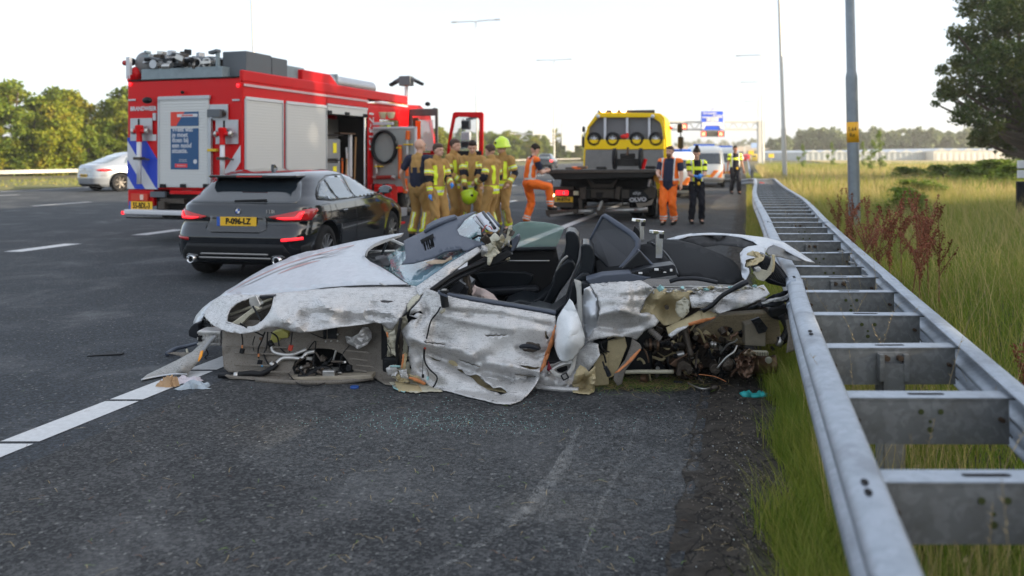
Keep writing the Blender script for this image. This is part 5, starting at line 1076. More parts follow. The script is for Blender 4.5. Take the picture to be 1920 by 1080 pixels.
wsheet('near_rear_curl', [(1388, 480, .42), (1392, 471, .50), (1402, 464, .60), (1418, 461, .70), (1434, 462, .72), (1436, 470, .62), (1434, 478, .50), (1424, 481, .36), (1412, 484, .30), (1398, 488, .30), (1396, 500, .26), (1404, 503, .24), (1405, 512, .22), (1398, 527, .20), (1392, 520, .24), (1390, 505, .30)], S_clean, ctrl=[(1410, 470, .45)], amp=.015, scale=.05, seed=4, step=4, jag=.8)
wsheet('torn_inner_metal', [(1398, 486, .34), (1402, 474, .36), (1412, 470, .34), (1424, 474, .32), (1434, 480, .30), (1431, 488, .26), (1420, 496, .24), (1410, 498, .22), (1400, 500, .25)], S_beige, amp=.04, scale=.08, seed=14, step=3, jag=1.2, holes=[[(1407, 480), (1412, 480), (1413, 486), (1408, 486)]])
wslab('lamp_housing', [(1425, 482), (1440, 478), (1455, 492), (1470, 510), (1479, 528), (1475, 540), (1440, 532), (1425, 515)], .30, .6, S_blk2, bev=.02)
for i in range(7): wtube('lamp_rib', [(1430+i*5, 492+i*3, .29), (1440+i*6, 512+i*3, .27), (1452+i*4, 528+i*2, .27)], .004, S_blk, 5)
wtube('lamp_edge', [(1452, 490, .28), (1468, 508, .26), (1479, 528, .26), (1470, 534, .26), (1440, 522, .26)], .006, S_blk2, 6)
wslab('rear_bracket', [(1413, 512), (1424, 505), (1440, 508), (1446, 497), (1450, 478), (1454, 478), (1453, 500), (1446, 514), (1432, 528), (1420, 524)], .24, .28, S_pale, bev=.004)
wslab('rear_bracket', [(1416, 503), (1424, 500), (1428, 504), (1424, 510), (1417, 510)], .20, .25, S_alu, bev=.004); wtube('tan_strut', [(1449, 478, .22), (1451, 495, .2), (1448, 510, .2)], .008, S_beige, 6)
wsheet('bumper_remnant', [(1430, 565, .10), (1450, 552, .06), (1480, 543, .08), (1486, 536, .12), (1490, 550, .14), (1480, 565, .08), (1450, 575, .06), (1425, 575, .06), (1400, 582, .02), (1405, 576, .02)], S_blk2, amp=.04, scale=.06, seed=8, step=4, jag=1)
wsheet('bumper_skin', [(1427, 568, .02), (1445, 560, .0), (1470, 556, .02), (1482, 545, .06), (1486, 551, .05), (1475, 562, .02), (1450, 566, .0), (1430, 571, .0)], S_silver, amp=.015, scale=.08, seed=3, step=4, jag=.8)
wslab('exhaust_can', [(1440, 578), (1470, 572), (1490, 580), (1490, 600), (1470, 604), (1445, 598)], .2, .5, S_blk, bev=.03)
wtube('bent_tube', [(1466, 590, .2), (1478, 615, .18), (1470, 635, .18), (1460, 640, .18)], .03, S_rub, 10); wtube('hose_clamp', [(1458, 639, .18), (1466, 642, .18)], .034, S_alu, 10, 2)
wsheet('hanging_panel', [(1473, 600, .14), (1488, 596, .14), (1500, 610, .14), (1508, 652, .10), (1490, 657, .08), (1474, 662, .06), (1478, 630, .10)], S_under, amp=.006, step=6)
wslab('rear_chassis', [(1350, 592), (1400, 588), (1448, 585), (1460, 598), (1464, 625), (1470, 645), (1400, 648), (1330, 640), (1300, 625), (1330, 606)], .30, .42, m_damaged('grimy_beige', (.25, .20, .12), dirt=(.03, .022, .015), amount=1.0, metal=.1, rough=.6), bev=.01)
wslab('chassis_box', [(1396, 608), (1414, 604), (1436, 610), (1436, 650), (1397, 648)], .2, .31, m_damaged('grimy_cover', (.24, .21, .16), amount=.7, metal=.1, rough=.6, scratch=.2), bev=.008); wslab('control_unit', [(1408, 601), (1424, 595), (1440, 615), (1436, 623), (1422, 626), (1416, 612)], .17, .2, S_blk2, bev=.004)
for i, (x, y) in enumerate(((1418, 606), (1424, 612), (1428, 606), (1430, 618))): mb = MB(); mb.box(wp(x, y, .165), (.022, .008, .02), Matrix.Rotation(.5, 3, 'Y')); mb.build('unit_rib', S_blk, wr, bev=.002)
# ---- oily running gear heap
rr = random.Random(77)
wslab('gearbox', [(1215, 650), (1290, 640), (1340, 648), (1345, 690), (1300, 706), (1230, 700), (1210, 680)], .45, .8, S_dirty, bev=.03)
wsheet('wheelhouse_lining', [(1200, 620, .3), (1235, 608, .4), (1260, 600, .45), (1330, 600, .5), (1340, 650, .5), (1280, 660, .5), (1210, 660, .4)], S_dirty, amp=.06, scale=.03, seed=3, step=6)
wtube('drive_shaft', [(1208, 648, .22), (1228, 645, .22), (1250, 646, .24), (1280, 648, .26), (1300, 650, .3)], .022, S_dirty, 12)
for x, r_ in ((1212, .035), (1219, .042), (1228, .036), (1233, .04), (1260, .028), (1290, .03)): mb = MB(); mb.cyl(wp(x, 646+(x-1212)*.04, .22), r_, .018, 'x', 14); mb.build('shaft_ring', S_dirty if r_ < .04 else S_rust, wr, bev=.003)
wtube('shock_absorber', [(1283, 615, .16), (1290, 642, .14), (1297, 670, .12)], .020, S_dirty, 12, 3); wtube('shock_rod', [(1290, 642, .14), (1298, 672, .12)], .012, S_alu, 10, 2)
mb = MB(); P = [wp(1217+i*.9, 617+i*.8, .12) for i in range(24)]; mb.tube(P, [.013+.006*(i % 3) for i in range(24)], 10); mb.build('ribbed_boot', mat('grey_boot', (.22, .20, .18), .6, nscale=30), wr, smooth=True)
wtube('anti_roll_bar', [(1172, 698, .12), (1200, 697, .12), (1240, 697, .12), (1262, 697, .14)], .014, S_pale, 10)
wslab('subframe_bracket', [(1272, 680), (1282, 676), (1296, 684), (1300, 697), (1290, 704), (1286, 694), (1278, 694), (1278, 706), (1268, 704)], .10, .18, S_dirty, bev=.006)
wslab('subframe_bracket', [(1255, 684), (1268, 672), (1280, 680), (1270, 690)], .16, .24, S_rust, bev=.006)
mb = MB()
mb.lathe([(0, -.02), (.06, -.02), (.065, 0), (.065, .03), (.07, .032), (.07, .04), (.065, .042), (.065, .09), (.055, .10), (.055, .14), (.062, .145), (.06, .16), (0, .16)], wp(1408, 682, .16), 'x', 22); mb.build('catalytic_converter', S_rust, wr, smooth=True)
wsheet('heat_shield', [(1385, 665, .06), (1398, 655, .04), (1410, 656, .02), (1418, 668, .02), (1414, 685, .0), (1410, 705, .0), (1395, 712, .02), (1384, 700, .04), (1380, 685, .06)], S_rust, amp=.06, scale=.07, seed=6, step=4)
wsheet('heat_shield', [(1393, 662, .02), (1405, 654, .0), (1420, 663, .0), (1410, 668, .0), (1400, 668, .02)], mat('pale_shield', (.32, .25, .18), .5, .6, nscale=30), amp=.03, scale=.1, seed=2, step=3)
mb = MB(); a = wp(1425, 662, .1); mb.box(a, (.10, .05, .028)); hs_ = mb.build('woven_shield', S_pale, wr, bev=.006)
for i in range(9): q = MB(); q.box(a+Vector((-.045+.011*i, -.027, 0)), (.004, .004, .026)); q.build('weave_rib', S_dirty, hs_)
mb = MB(); mb.lathe([(0, -.03), (.03, -.03), (.045, -.01), (.045, .015), (.03, .03), (.02, .05), (0, .05)], wp(1364, 683, .10), 'y', 18); mb.build('turbo_housing', S_alu if False else S_dirty, wr, smooth=True)
mb = MB(); mb.cyl(wp(1340, 690, .12), .034, .06, 'y', 18); mb.build('pulley', S_dirty, wr, bev=.006)
wtube('silver_pipe', [(1345, 690, .08), (1362, 670, .06), (1376, 660, .06), (1382, 648, .08)], .007, S_alu, 8)
mb = MB(); mb.cyl(wp(1441, 675, .08), .022, .02, 'y', 16); mb.build('flange_plate', S_alu, wr, bev=.003)
for i in range(190):
    x = rr.gauss(1320, 62); y = rr.uniform(618, 712)
    if x < 1195 or x > 1458 or (x > 1400 and y < 650): continue
    t_ = rr.uniform(.16, .52); a = wp(x, y, t_)
    if a.z < .03: a.z = .03+rr.random()*.05
    d = Vector((rr.uniform(-1, 1), rr.uniform(-.6, .6), rr.uniform(-1, 1))).normalized()*rr.uniform(.02, .085); mb = MB(); k = rr.random()
    if k < .35: mb.tube(smoothpath([a-d, a+Vector((0, 0, rr.uniform(-.03, .03))), a+d, a+d*1.3+Vector((0, 0, rr.uniform(-.03, .03)))], 3), rr.uniform(.003, .012), 7)
    elif k < .6: mb.cyl(a, rr.uniform(.012, .035), rr.uniform(.012, .05), d, 12)
    elif k < .85: mb.box(a, (rr.uniform(.02, .07), rr.uniform(.01, .05), rr.uniform(.012, .05)), Matrix.Rotation(rr.uniform(-1.5, 1.5), 3, 'Y'))
    else: mb.lathe([(0, 0), (.012, 0), (.02, .01), (.012, .02), (.02, .03), (.012, .04), (0, .045)], a, d, 10)
    mb.build(['pipe', 'coupling', 'bracket', 'boot'][0 if k < .35 else 1 if k < .6 else 2 if k < .85 else 3], rr.choice([S_dirty, S_dirty, S_rust, S_rust, S_blk, S_blk, S_beige, S_alu if rr.random() < .5 else S_dirty]), wr, bev=.0025)
wtube('wire', [(1310, 702, .02), (1340, 706, .0), (1362, 716, -.02)], .0022, S_orange, 5)
# ---- loose pieces hanging off the nose
fs = wsheet('loose_fender_strip', [(265, 712, .05), (275, 703, .1), (300, 691, .15), (335, 674, .22), (360, 660, .28), (374, 647, .3), (385, 636, .32), (396, 629, .34), (404, 630, .34), (392, 645, .3), (382, 661, .25), (374, 676, .2), (362, 690, .12), (351, 701, .06), (340, 702, .05), (320, 701, .05), (295, 706, .04)], S_under if False else m_damaged('road_worn_strip', (.34, .33, .31), amount=.5, metal=.3, scratch=.9), ctrl=[(340, 690, .02), (330, 685, .12)], amp=.008, scale=.04, seed=5, step=5)
wtube('strip_edge', [(265, 712, .04), (300, 705, .03), (330, 701, .03), (351, 702, .04)], .006, S_clean, 6); wtube('grey_tube', [(404, 630, .3), (394, 640, .28), (384, 653, .24), (378, 663, .22)], .014, mat('grey_conduit', (.25, .26, .27), .5), 8)
wsheet('side_reflector', [(376, 659, .19), (381, 657, .19), (379, 668, .16), (373, 678, .13), (371, 677, .13)], mat('amber_plastic', (.85, .32, .01), .3), amp=0, step=4, thick=.008)
wtube('grille_arch', [(313, 664, .6), (330, 654, .7), (350, 649, .75), (373, 643, .7)], .016, S_blu, 8, rr=(.02, .012)); wsheet('grille_scrap', [(313, 662, .5), (330, 660, .52), (350, 661, .5), (368, 662, .5), (350, 674, .45), (335, 667, .5)], S_under, amp=.01, step=5, jag=1); wtube('grille_stay', [(350, 655, .55), (353, 668, .5)], .008, S_pale, 6, 2)
wtube('hook', [(386, 652, .3), (390, 664, .28), (384, 670, .27), (388, 673, .28)], .005, S_blk, 6)

# ---- separate debris on the road around the wreck
def crump(name, label, cat, px, py, w, h, m, seed, zs=.5, n=9, hgt=None):
    p = ground(px, py); t = MB(); rnd = random.Random(seed); N_ = 14; M_ = 9; vs = []
    for j in range(M_):
        for i in range(N_):
            a = i/(N_-1)-.5; b_ = j/(M_-1)-.5; e = max(0, 1-(2*a)**2)*max(0, 1-(2*b_)**2)
            k = .75+.5*mnoise.noise(Vector((a*4, b_*4, seed)))
            vs.append(Vector((a*w*k, b_*w*zs*k, .003+(hgt or h)*min(1, e*3)*(0.25+1.1*abs(mnoise.noise(Vector((a*3.4, b_*3.4, seed*3)))))*.7)))
    fs = [(j*N_+i, j*N_+i+1, (j+1)*N_+i+1, (j+1)*N_+i) for j in range(M_-1) for i in range(N_-1)]
    o = mesh_obj(name, vs, fs, m, None, False); o.location = p; o.rotation_euler.z = rnd.uniform(-.4, .4); props(o, label, cat); return o
crump('foam_lump', 'crumpled tan foam lump on the white line before the nose of the wreck', 'foam', 315, 724, .17, .11, mat('tan_lump', (.42, .27, .15), .9, nscale=12, namt=.35, bump=.5), 3, .6)
crump('plastic_bag', 'crumpled clear plastic sheet on the road under the wreck nose', 'plastic sheet', 366, 727, .24, .07, mat('clear_plastic', (.45, .52, .58), .15, alpha=.75, nscale=10), 5, .5)
crump('plastic_bag', 'crumpled white and pink packaging behind the tan foam lump', 'packaging', 350, 716, .26, .06, mat('pinkish_packaging', (.55, .50, .54), .3, nscale=9, namt=.3), 8, .5)
cp = MB(); cp.lathe([(0, .0), (.028, .0), (.03, .004), (.03, .012), (.026, .015), (0, .015)], (0, 0, 0), 'z', 24); c_ = cp.build('bottle_cap', mat('blue_cap', (.01, .06, .25), .4), None, smooth=True); c_.location = ground(665, 728); props(c_, 'round blue cap lying on the asphalt just in front of the wreck', 'cap')
bp_ = MB(); bp_.prism([(-.13, -.02), (-.02, .025), (.03, .06), (.07, .03), (.13, .03), (.12, .0), (-.05, -.01)], 0, .012, 'z'); b_ = bp_.build('plastic_shard', S_blk, None, bev=.003); b_.location = ground(198, 667); b_.rotation_euler = (R(12), 0, .1); props(b_, 'flat black plastic shard lying alone on the lane left of the wreck', 'plastic shard')
# turquoise glove
gl = MB(); gl.ell((0, 0, .014), (.05, .035, .014), 12, 6)
for i, (dx, dy, L) in enumerate(((.045, .03, .05), (.055, .012, .06), (.058, -.006, .058), (.05, -.024, .045), (-.01, .04, .05))):
    d = Vector((dx, dy, 0)).normalized(); a = Vector((dx*.7, dy*.7, .012)); gl.tube([a, a+d*L*.5+Vector((0, 0, .012)), a+d*L], [.012, .012, .008], 8)
gl.tube([(-.04, 0, .012), (-.07, 0, .018), (-.085, .0, .01)], [.026, .03, .032], 10)
g_ = gl.build('rubber_glove', mat('turquoise_rubber', (.02, .36, .36), .5, nscale=20), None, smooth=True); g_.location = ground(1415, 746); g_.rotation_euler.z = .2; props(g_, 'crumpled turquoise rubber glove lying on the soil beside the asphalt', 'glove')
# metal rod with a black grip in front of the wreck
rd = thing('metal_lever', 'thin bent metal lever with a black grip on the ground before the engine', 'lever', (0, 0, 0))
mb = MB(); mb.tube(smoothpath([ground(1290, 718, .02), ground(1302, 724, .02), ground(1318, 729, .02), ground(1335, 727, .02)], 4), .005, 7); mb.build('rod', S_alu, rd); mb = MB(); mb.tube([ground(1263, 716, .02), ground(1280, 717, .02)], [.012, .009], 8); mb.build('grip', S_blk, rd)
mb = MB(); mb.ell(ground(1340, 727, .03), (.03, .02, .02)); mb.build('knob', S_dirty, rd, smooth=True)
# straw, stalks and glass crumbs scattered over the road
rs2 = np.random.RandomState(8)
def scatter(name, n, xr, yr, Ln, w, m, label, gauss=None, zz=.006):
    V = []; T_ = []
    for i in range(n):
        if gauss: px, py = rs2.normal(gauss[0], gauss[2]), rs2.normal(gauss[1], gauss[3])
        else: px, py = rs2.uniform(*xr), rs2.uniform(*yr)
        if py < 300: continue
        p = ground(px, py, 0); a = rs2.uniform(0, 6.28); L_ = rs2.uniform(.3, 1)*Ln; d = Vector((math.cos(a), math.sin(a), 0)); q = Vector((-d.y, d.x, 0)); b_ = p+d*L_*.5+q*rs2.uniform(-.2, .2)*L_; c = p+d*L_
        z0 = zz+rs2.uniform(0, .006); p.z = z0; b_.z = z0+rs2.uniform(0, .010); c.z = z0; k = len(V)
        V += [p-q*w, p+q*w, b_+q*w, b_-q*w, c+q*w*.4, c-q*w*.4]; T_ += [(k, k+1, k+2, k+3), (k+3, k+2, k+4, k+5)]
    o = mesh_obj(name, V, T_, m); props(o, label, None, None, 'stuff')
M_straw = mat('straw_bits', (.34, .25, .11), .8, nscale=3, namt=.3); M_greenbit = mat('green_bits', (.12, .20, .03), .8); M_brownbit = mat('brown_bits', (.16, .07, .03), .8)
scatter('straw', 130, (20, 1300), (745, 1075), .08, .0011, M_straw, 'bits of straw scattered over the hard shoulder')
scatter('straw', 70, (20, 1300), (745, 1075), .05, .0014, M_brownbit, 'small brown plant bits scattered over the hard shoulder')
scatter('straw', 60, (20, 1300), (700, 1075), .05, .0014, M_greenbit, 'small green plant bits scattered over the hard shoulder')
scatter('straw', 420, None, None, .16, .0016, M_straw, 'heap of torn dry grass under the engine of the wreck', (1210, 722, 60, 7), .012)
scatter('straw', 420, None, None, .14, .0018, M_greenbit, 'heap of torn green grass under the engine of the wreck', (1200, 722, 55, 7), .012)
scatter('straw', 60, (1290, 1450), (715, 1050), .06, .0010, M_straw, 'straw scattered over the crumbled verge', None, .03)
def crumbs(name, n, g, m, label, s0=.0035, zz=.004):
    V = []; T_ = []
    for i in range(n):
        px, py = rs2.normal(g[0], g[2]), rs2.normal(g[1], g[3]); 
        if py < 700 or py > 1078: continue
        p = ground(px, py, 0); s = rs2.uniform(.5, 1.3)*s0; a = rs2.uniform(0, 6.28); k = len(V)
        for j in range(3): V.append(p+Vector((math.cos(a+j*2.1)*s, math.sin(a+j*2.1)*s, zz)))
        V.append(p+Vector((0, 0, zz+s))); T_ += [(k, k+1, k+3), (k+1, k+2, k+3), (k+2, k, k+3)]
    o = mesh_obj(name, V, T_, m); props(o, label, None, None, 'stuff')
crumbs('broken_glass', 420, (840, 792, 130, 12), mat('glass_crumb', (.20, .40, .38), .15, spec=.8), 'turquoise crumbs of broken glass on the hard shoulder before the door')
crumbs('broken_glass', 260, (980, 765, 220, 22), MATS['glass_crumb'], 'fine glass crumbs close to the wreck')
crumbs('gravel', 900, (1390, 880, 45, 130), mat('pebble', (.14, .12, .10), .8, nscale=9, namt=.5), 'small stones on the crumbled verge', .006, .02)
crumbs('gravel', 60, (1385, 860, 45, 120), mat('pale_bit', (.5, .55, .55), .6), 'pale fragments on the crumbled verge', .004, .025)
# ============================================================ cars
def interp(tab, z):
    if z <= tab[0][0]: return tab[0][1:]
    for a, b_ in zip(tab, tab[1:]):
        if z <= b_[0]:
            u = (z-a[0])/(b_[0]-a[0]); u = u*u*(3-2*u)*.35+u*.65
            return [p+(q-p)*u for p, q in zip(a[1:], b_[1:])]
    return tab[-1][1:]
class Hull:
    """car body as stacked rounded outlines: table rows (z, rear y, front y, half width, corner exponent)"""
    def __init__(s, tab): s.tab = tab
    def pt(s, z, th):
        yr, yf, W, n = interp(s.tab, z); c = (yr+yf)/2; a = (yf-yr)/2
        ct, st_ = math.cos(th), math.sin(th); e = 2/n
        return Vector((W*math.copysign(abs(ct)**e, ct), c+a*math.copysign(abs(st_)**e, st_), z))
    def rear(s, x, z, off=0):
        yr, yf, W, n = interp(s.tab, z); c = (yr+yf)/2; a = (yf-yr)/2
        k = max(0, 1-min(1, abs(x)/W)**n)**(1/n); return Vector((x*(1+off/W), c-a*k-off, z))
    def side(s, y, z, sg=1, off=0):
        yr, yf, W, n = interp(s.tab, z); c = (yr+yf)/2; a = (yf-yr)/2
        k = max(0, 1-min(1, abs(y-c)/a)**n)**(1/n); return Vector((sg*(W*k+off), y, z))
    def build(s, name, m, parent, wheels=(), nz=46, nt=112, r=.34):
        z0 = s.tab[0][0]; z1 = s.tab[-1][0]; vs = []
        for i in range(nz+1):
            z = z0+(z1-z0)*i/nz
            vs += [s.pt(z, 2*math.pi*(k+.5)/nt) for k in range(nt)]
        fs = [(i*nt+k, i*nt+(k+1) % nt, (i+1)*nt+(k+1) % nt, (i+1)*nt+k) for i in range(nz) for k in range(nt)]
        fs += [tuple(range(nt))[::-1], tuple(nz*nt+k for k in range(nt))]
        o = mesh_obj(name, vs, fs, m, parent, True); o.data.materials.append(MATS['black_plastic'])
        for (y, sg) in wheels:
            c = MB(); W = interp(s.tab, .5)[2]; c.cyl((sg*(W-.02), y, r), r+.06, .56, 'x', 40); co_ = c.build('cut', MATS['black_plastic']); 
            b = o.modifiers.new('arch', 'BOOLEAN'); b.operation = 'DIFFERENCE'; b.solver = 'EXACT'; b.object = co_
            po = o.parent; o.parent = None; bake(o); o.parent = po; bpy.data.objects.remove(co_)
        return o
    def patch(s, name, poly, m, parent, face='rear', off=.006, thick=.004, step=.05, sg=1, holes=()):
        pts = []; edges = []
        def lp(P):
            st_ = len(pts)
            for a, b_ in zip(P, P[1:]+P[:1]):
                k = max(1, int(math.hypot(b_[0]-a[0], b_[1]-a[1])/step))
                for q in range(k): pts.append((a[0]+(b_[0]-a[0])*q/k, a[1]+(b_[1]-a[1])*q/k))
            n = len(pts)-st_; edges.extend([(st_+i, st_+(i+1) % n) for i in range(n)])
        lp(list(poly)); x0, x1 = min(p[0] for p in poly), max(p[0] for p in poly); y0, y1 = min(p[1] for p in poly), max(p[1] for p in poly)
        x = x0+step*.5
        while x < x1:
            y = y0+step*.5
            while y < y1:
                if inpoly(x, y, poly) and min((q[0]-x)**2+(q[1]-y)**2 for q in pts) > (step*.4)**2: pts.append((x, y))
                y += step
            x += step
        V, E, T_, *_ = delaunay_2d_cdt([Vector(p) for p in pts], edges, [], 0, 1e-5)
        f = (lambda v: s.rear(v.x, v.y, off)) if face == 'rear' else (lambda v: s.side(v.x, v.y, sg, off))
        fs = [tuple(t) for t in T_ if inpoly(sum(V[i].x for i in t)/3, sum(V[i].y for i in t)/3, poly)]
        o = mesh_obj(name, [f(v) for v in V], fs, m, parent, True)
        if thick: q = o.modifiers.new('t', 'SOLIDIFY'); q.thickness = thick; q.offset = 0
        return o
P_dark = mat('dark_car_paint', (.006, .009, .014), .12, .35, coat=1)
P_silver = mat('light_silver_paint', (.36, .39, .43), .25, .5, coat=.8)
P_white = mat('white_car_paint', (.72, .72, .70), .3, coat=.5)
G_dark = mat('tinted_glass', (.012, .018, .024), .04, spec=.9, coat=.6)
G_light = mat('car_glass', (.10, .13, .15), .03, .1, spec=1, coat=1)
L_red = mat('red_lens', (.42, .008, .01), .15, coat=.6); L_redon = mat('lit_red_lens', (.7, .01, .02), .2, emis=(1, .02, .03), estr=.9)
M_tyre = mat('tyre_rubber', (.014, .014, .015), .8, bump=.2, bscale=60); M_rim = mat('alloy_rim', (.45, .46, .48), .3, .8)
M_plate = mat('yellow_plate', (.82, .48, .02), .4); M_eu = mat('plate_blue', (.02, .10, .45), .4); M_ink = mat('plate_ink', (.01, .01, .01), .5)
def wheel(parent, x, y, r, w, sg, spokes=10, rim=None, lod=24):
    rm = rim or M_rim; t = MB(); t.lathe([(r*.62, -w/2), (r*.9, -w/2), (r*.98, -w*.38), (r, -w*.2), (r, w*.2), (r*.98, w*.38), (r*.9, w/2), (r*.62, w/2), (r*.62, -w/2)], (0, 0, 0), 'x', lod*2)
    o = t.build('wheel', M_tyre, parent, smooth=True); o.location = (x, y, r)
    q = MB(); q.lathe([(r*.66, -w/2*.9), (r*.63, w*.5), (r*.66, w*.5), (r*.66, w*.42)], (0, 0, 0), 'x', lod*2); q.cyl((sg*w*.1, 0, 0), r*.6, .02, 'x', lod); q.build('rim', rm, o, smooth=True)
    for k in range(spokes):
        a = 2*math.pi*k/spokes; s = MB(); d = Vector((0, math.cos(a), math.sin(a))); s.bar(Vector((sg*w*.34, 0, 0))+d*r*.08, Vector((sg*w*.42, 0, 0))+d*r*.62, .025 if spokes > 6 else .05, .03, (1, 0, 0)); s.build('spoke', rm, o)
    s = MB(); s.cyl((sg*w*.40, 0, 0), r*.14, .03, 'x', 12); s.build('hub_cap', rm, o); return o
def plate(parent, txt, c, w=.52, h=.11, Mx=None, sx=.86, rz=0):
    m = MB(); m.b2((-w/2, -.006, -h/2), (w/2, 0, h/2)); p = m.build('number_plate', M_plate, parent, bev=.003); p.location = c; p.rotation_euler.z = rz
    m = MB(); m.b2((-w/2, -.0085, -h/2), (-w/2+.042, -.006, h/2)); m.build('country_band', M_eu, p)
    text('plate_text', txt, M_ink, p, basis((.02, -.009, 0), (1, 0, 0), (0, 0, 1)), h*.92, sx, .004)
    return p
# ---- dark hatchback seen from behind
th = 10
BF = Frame((-3.37, 9.7, 0), -R(th))
hb = fthing('hatchback', 'glossy dark five-door hatchback with lit tail lamps parked behind the wreck', 'car', BF)
H = Hull([(.215, .14, 4.0, .82, 7), (.26, .03, 4.1, .87, 8), (.40, .0, 4.15, .895, 8), (.56, .0, 4.15, .905, 8), (.64, .04, 4.12, .905, 8), (.70, .085, 4.05, .90, 8), (.80, .085, 3.8, .89, 8), (.92, .11, 3.25, .87, 7.5), (.97, .17, 3.05, .84, 7), (1.04, .28, 2.78, .785, 6.5), (1.14, .41, 2.50, .735, 6.5), (1.24, .54, 2.2, .685, 6.5), (1.30, .68, 1.95, .63, 6), (1.34, .9, 1.75, .53, 5), (1.365, 1.15, 1.6, .36, 3)])
WR = [(.74, 1), (.74, -1), (3.36, 1), (3.36, -1)]
H.build('body', P_dark, hb, WR, r=.325)
for (y, sg) in WR: wheel(hb, sg*.775, y, .325, .225, sg, 10)
H.patch('rear_window', [(-.70, .955), (.70, .955), (.71, .99), (.62, 1.19), (.58, 1.24), (-.58, 1.24), (-.62, 1.19), (-.71, .99)], G_dark, hb)
sp = MB(); sp.prism([(-.60, .72), (.60, .72), (.60, .44), (.54, .37), (-.54, .37), (-.60, .44)], 1.258, 1.292, 'z'); sp.build('roof_spoiler', P_dark, hb, bev=.012)
m = MB(); m.b2((-.17, .362, 1.268), (.17, .37, 1.282)); m.build('brake_light', L_red, hb)
mw = MB(); mw.bar((-.08, .17, .975), (.34, .16, .99), .04, .03); mw.build('rear_wiper', S_blk, hb, bev=.005)
fin = MB(); fin.prism([(.98, 1.33), (1.14, 1.35), (1.04, 1.42), (.99, 1.42)], -.02, .02, 'x'); fin.build('roof_antenna', P_dark, hb, bev=.008)
for sg in (-1, 1):
    H.patch('tail_lamp', [(sg*.40, .795), (sg*.60, .835), (sg*.78, .875), (sg*.858, .885), (sg*.862, .80), (sg*.85, .745), (sg*.60, .745), (sg*.46, .77)], L_red, hb, off=.010)
    tl = H.patch('light_bar', [(sg*.50, .785), (sg*.63, .79), (sg*.72, .79), (sg*.76, .85), (sg*.80, .855), (sg*.775, .765), (sg*.60, .762), (sg*.52, .770)], L_redon, hb, off=.018, thick=.003, step=.03)
    H.patch('tail_lamp_wrap', [(.20, .875), (.34, .885), (.50, .87), (.44, .82), (.30, .755), (.20, .75)], L_red, hb, 'side', .008, sg=sg, step=.04)
    H.patch('reflector', [(sg*.60, .505), (sg*.82, .520), (sg*.82, .555), (sg*.60, .538)], L_redon if sg > 0 else L_red, hb, off=.007)  # right reflector glows: the light it throws back is put in as emission
    H.patch('bumper_vent', [(sg*.79, .30), (sg*.855, .32), (sg*.86, .47), (sg*.80, .44)], S_blk, hb, off=.005)
    ex = MB(); ex.lathe([(.048, .25), (.05, -.035), (.04, -.04), (.036, 0), (.03, .2)], (sg*.56, .0, .275), 'y', 22); e_ = ex.build('exhaust_tip', S_chr, hb, smooth=True); ex = MB(); ex.cyl((sg*.56, .06, .275), .038, .01, 'y', 18); ex.build('exhaust_bore', S_blk, e_)
    # side glass: quarter window, rear door window, front door window
    for nm, pl, mm in (('quarter_window', [(.62, 1.0), (.98, .965), (1.16, .955), (1.02, 1.20), (.90, 1.18), (.72, 1.07)], G_light), ('rear_door_window', [(1.20, .955), (1.72, .95), (1.64, 1.26), (1.27, 1.255), (1.07, 1.22)], G_light), ('front_door_window', [(1.80, .95), (2.74, .96), (2.52, 1.06), (2.24, 1.18), (2.0, 1.255), (1.73, 1.265)], G_light)):
        H.patch(nm, pl, mm, hb, 'side', .006, sg=sg)
    H.patch('window_frame', [(.56, .985), (.95, .945), (2.85, .94), (2.84, .952), (.97, .958), (.64, .995), (.72, 1.10), (.88, 1.20), (1.2, 1.275), (1.9, 1.285), (1.9, 1.275), (1.2, 1.265), (.87, 1.19), (.70, 1.10)], mat('gloss_black', (.006, .006, .007), .12), hb, 'side', .004, sg=sg, step=.08)
    for y in (1.73, 2.86): H.patch('door_gap', [(y, .30), (y+.008, .30), (y+.008-(.0), .94), (y, .94)], S_blk, hb, 'side', .0015, sg=sg, thick=0)
    H.patch('door_gap', [(1.0, .94), (1.008, .94), (1.17, .62), (1.12, .35), (1.11, .35), (1.16, .62)], S_blk, hb, 'side', .0015, sg=sg, thick=0)
    H.patch('fuel_flap' if sg > 0 else 'panel_gap', [(.62, .74), (.84, .74), (.86, .76), (.86, .90), (.84, .92), (.62, .92), (.62, .914), (.836, .914), (.852, .90), (.852, .765), (.836, .748), (.62, .748)], S_blk, hb, 'side', .002, sg=sg, thick=0)
    for y in (1.28, 2.12):
        hp = H.side(y, .80, sg, .02); m = MB(); m.box(hp, (.03, .17, .03)); m.build('door_handle', P_dark, hb, bev=.01); m = MB(); m.ell(H.side(y+.01, .795, sg, -.003), (.012, .09, .035)); m.build('handle_bowl', S_blk, hb, smooth=True)
    mi = MB(); mi.ell((sg*.98, 2.72, 1.02), (.11, .07, .065), 16, 10); mi.bar((sg*.84, 2.76, .97), (sg*.92, 2.73, 1.0), .04, .03); mr_ = mi.build('door_mirror', P_dark, hb, smooth=True); m = MB(); m.b2((sg*.91, 2.645, .975), (sg*1.06, 2.655, 1.06)); m.build('mirror_glass', G_light, mr_, bev=.01)
    H.patch('sill_trim', [(1.15, .20), (3.1, .20), (3.1, .30), (1.15, .30)], S_blk, hb, 'side', .004, sg=sg)
H.patch('tailgate_gap', [(-.84, .700), (.84, .700), (.84, .693), (-.84, .693)], S_blk, hb, off=.002, thick=0)
H.patch('plate_recess', [(-.36, .80), (.36, .80), (.40, .64), (.30, .60), (-.30, .60), (-.40, .64)], mat('gloss_black2', (.006, .007, .009), .1, coat=1), hb, off=.004)
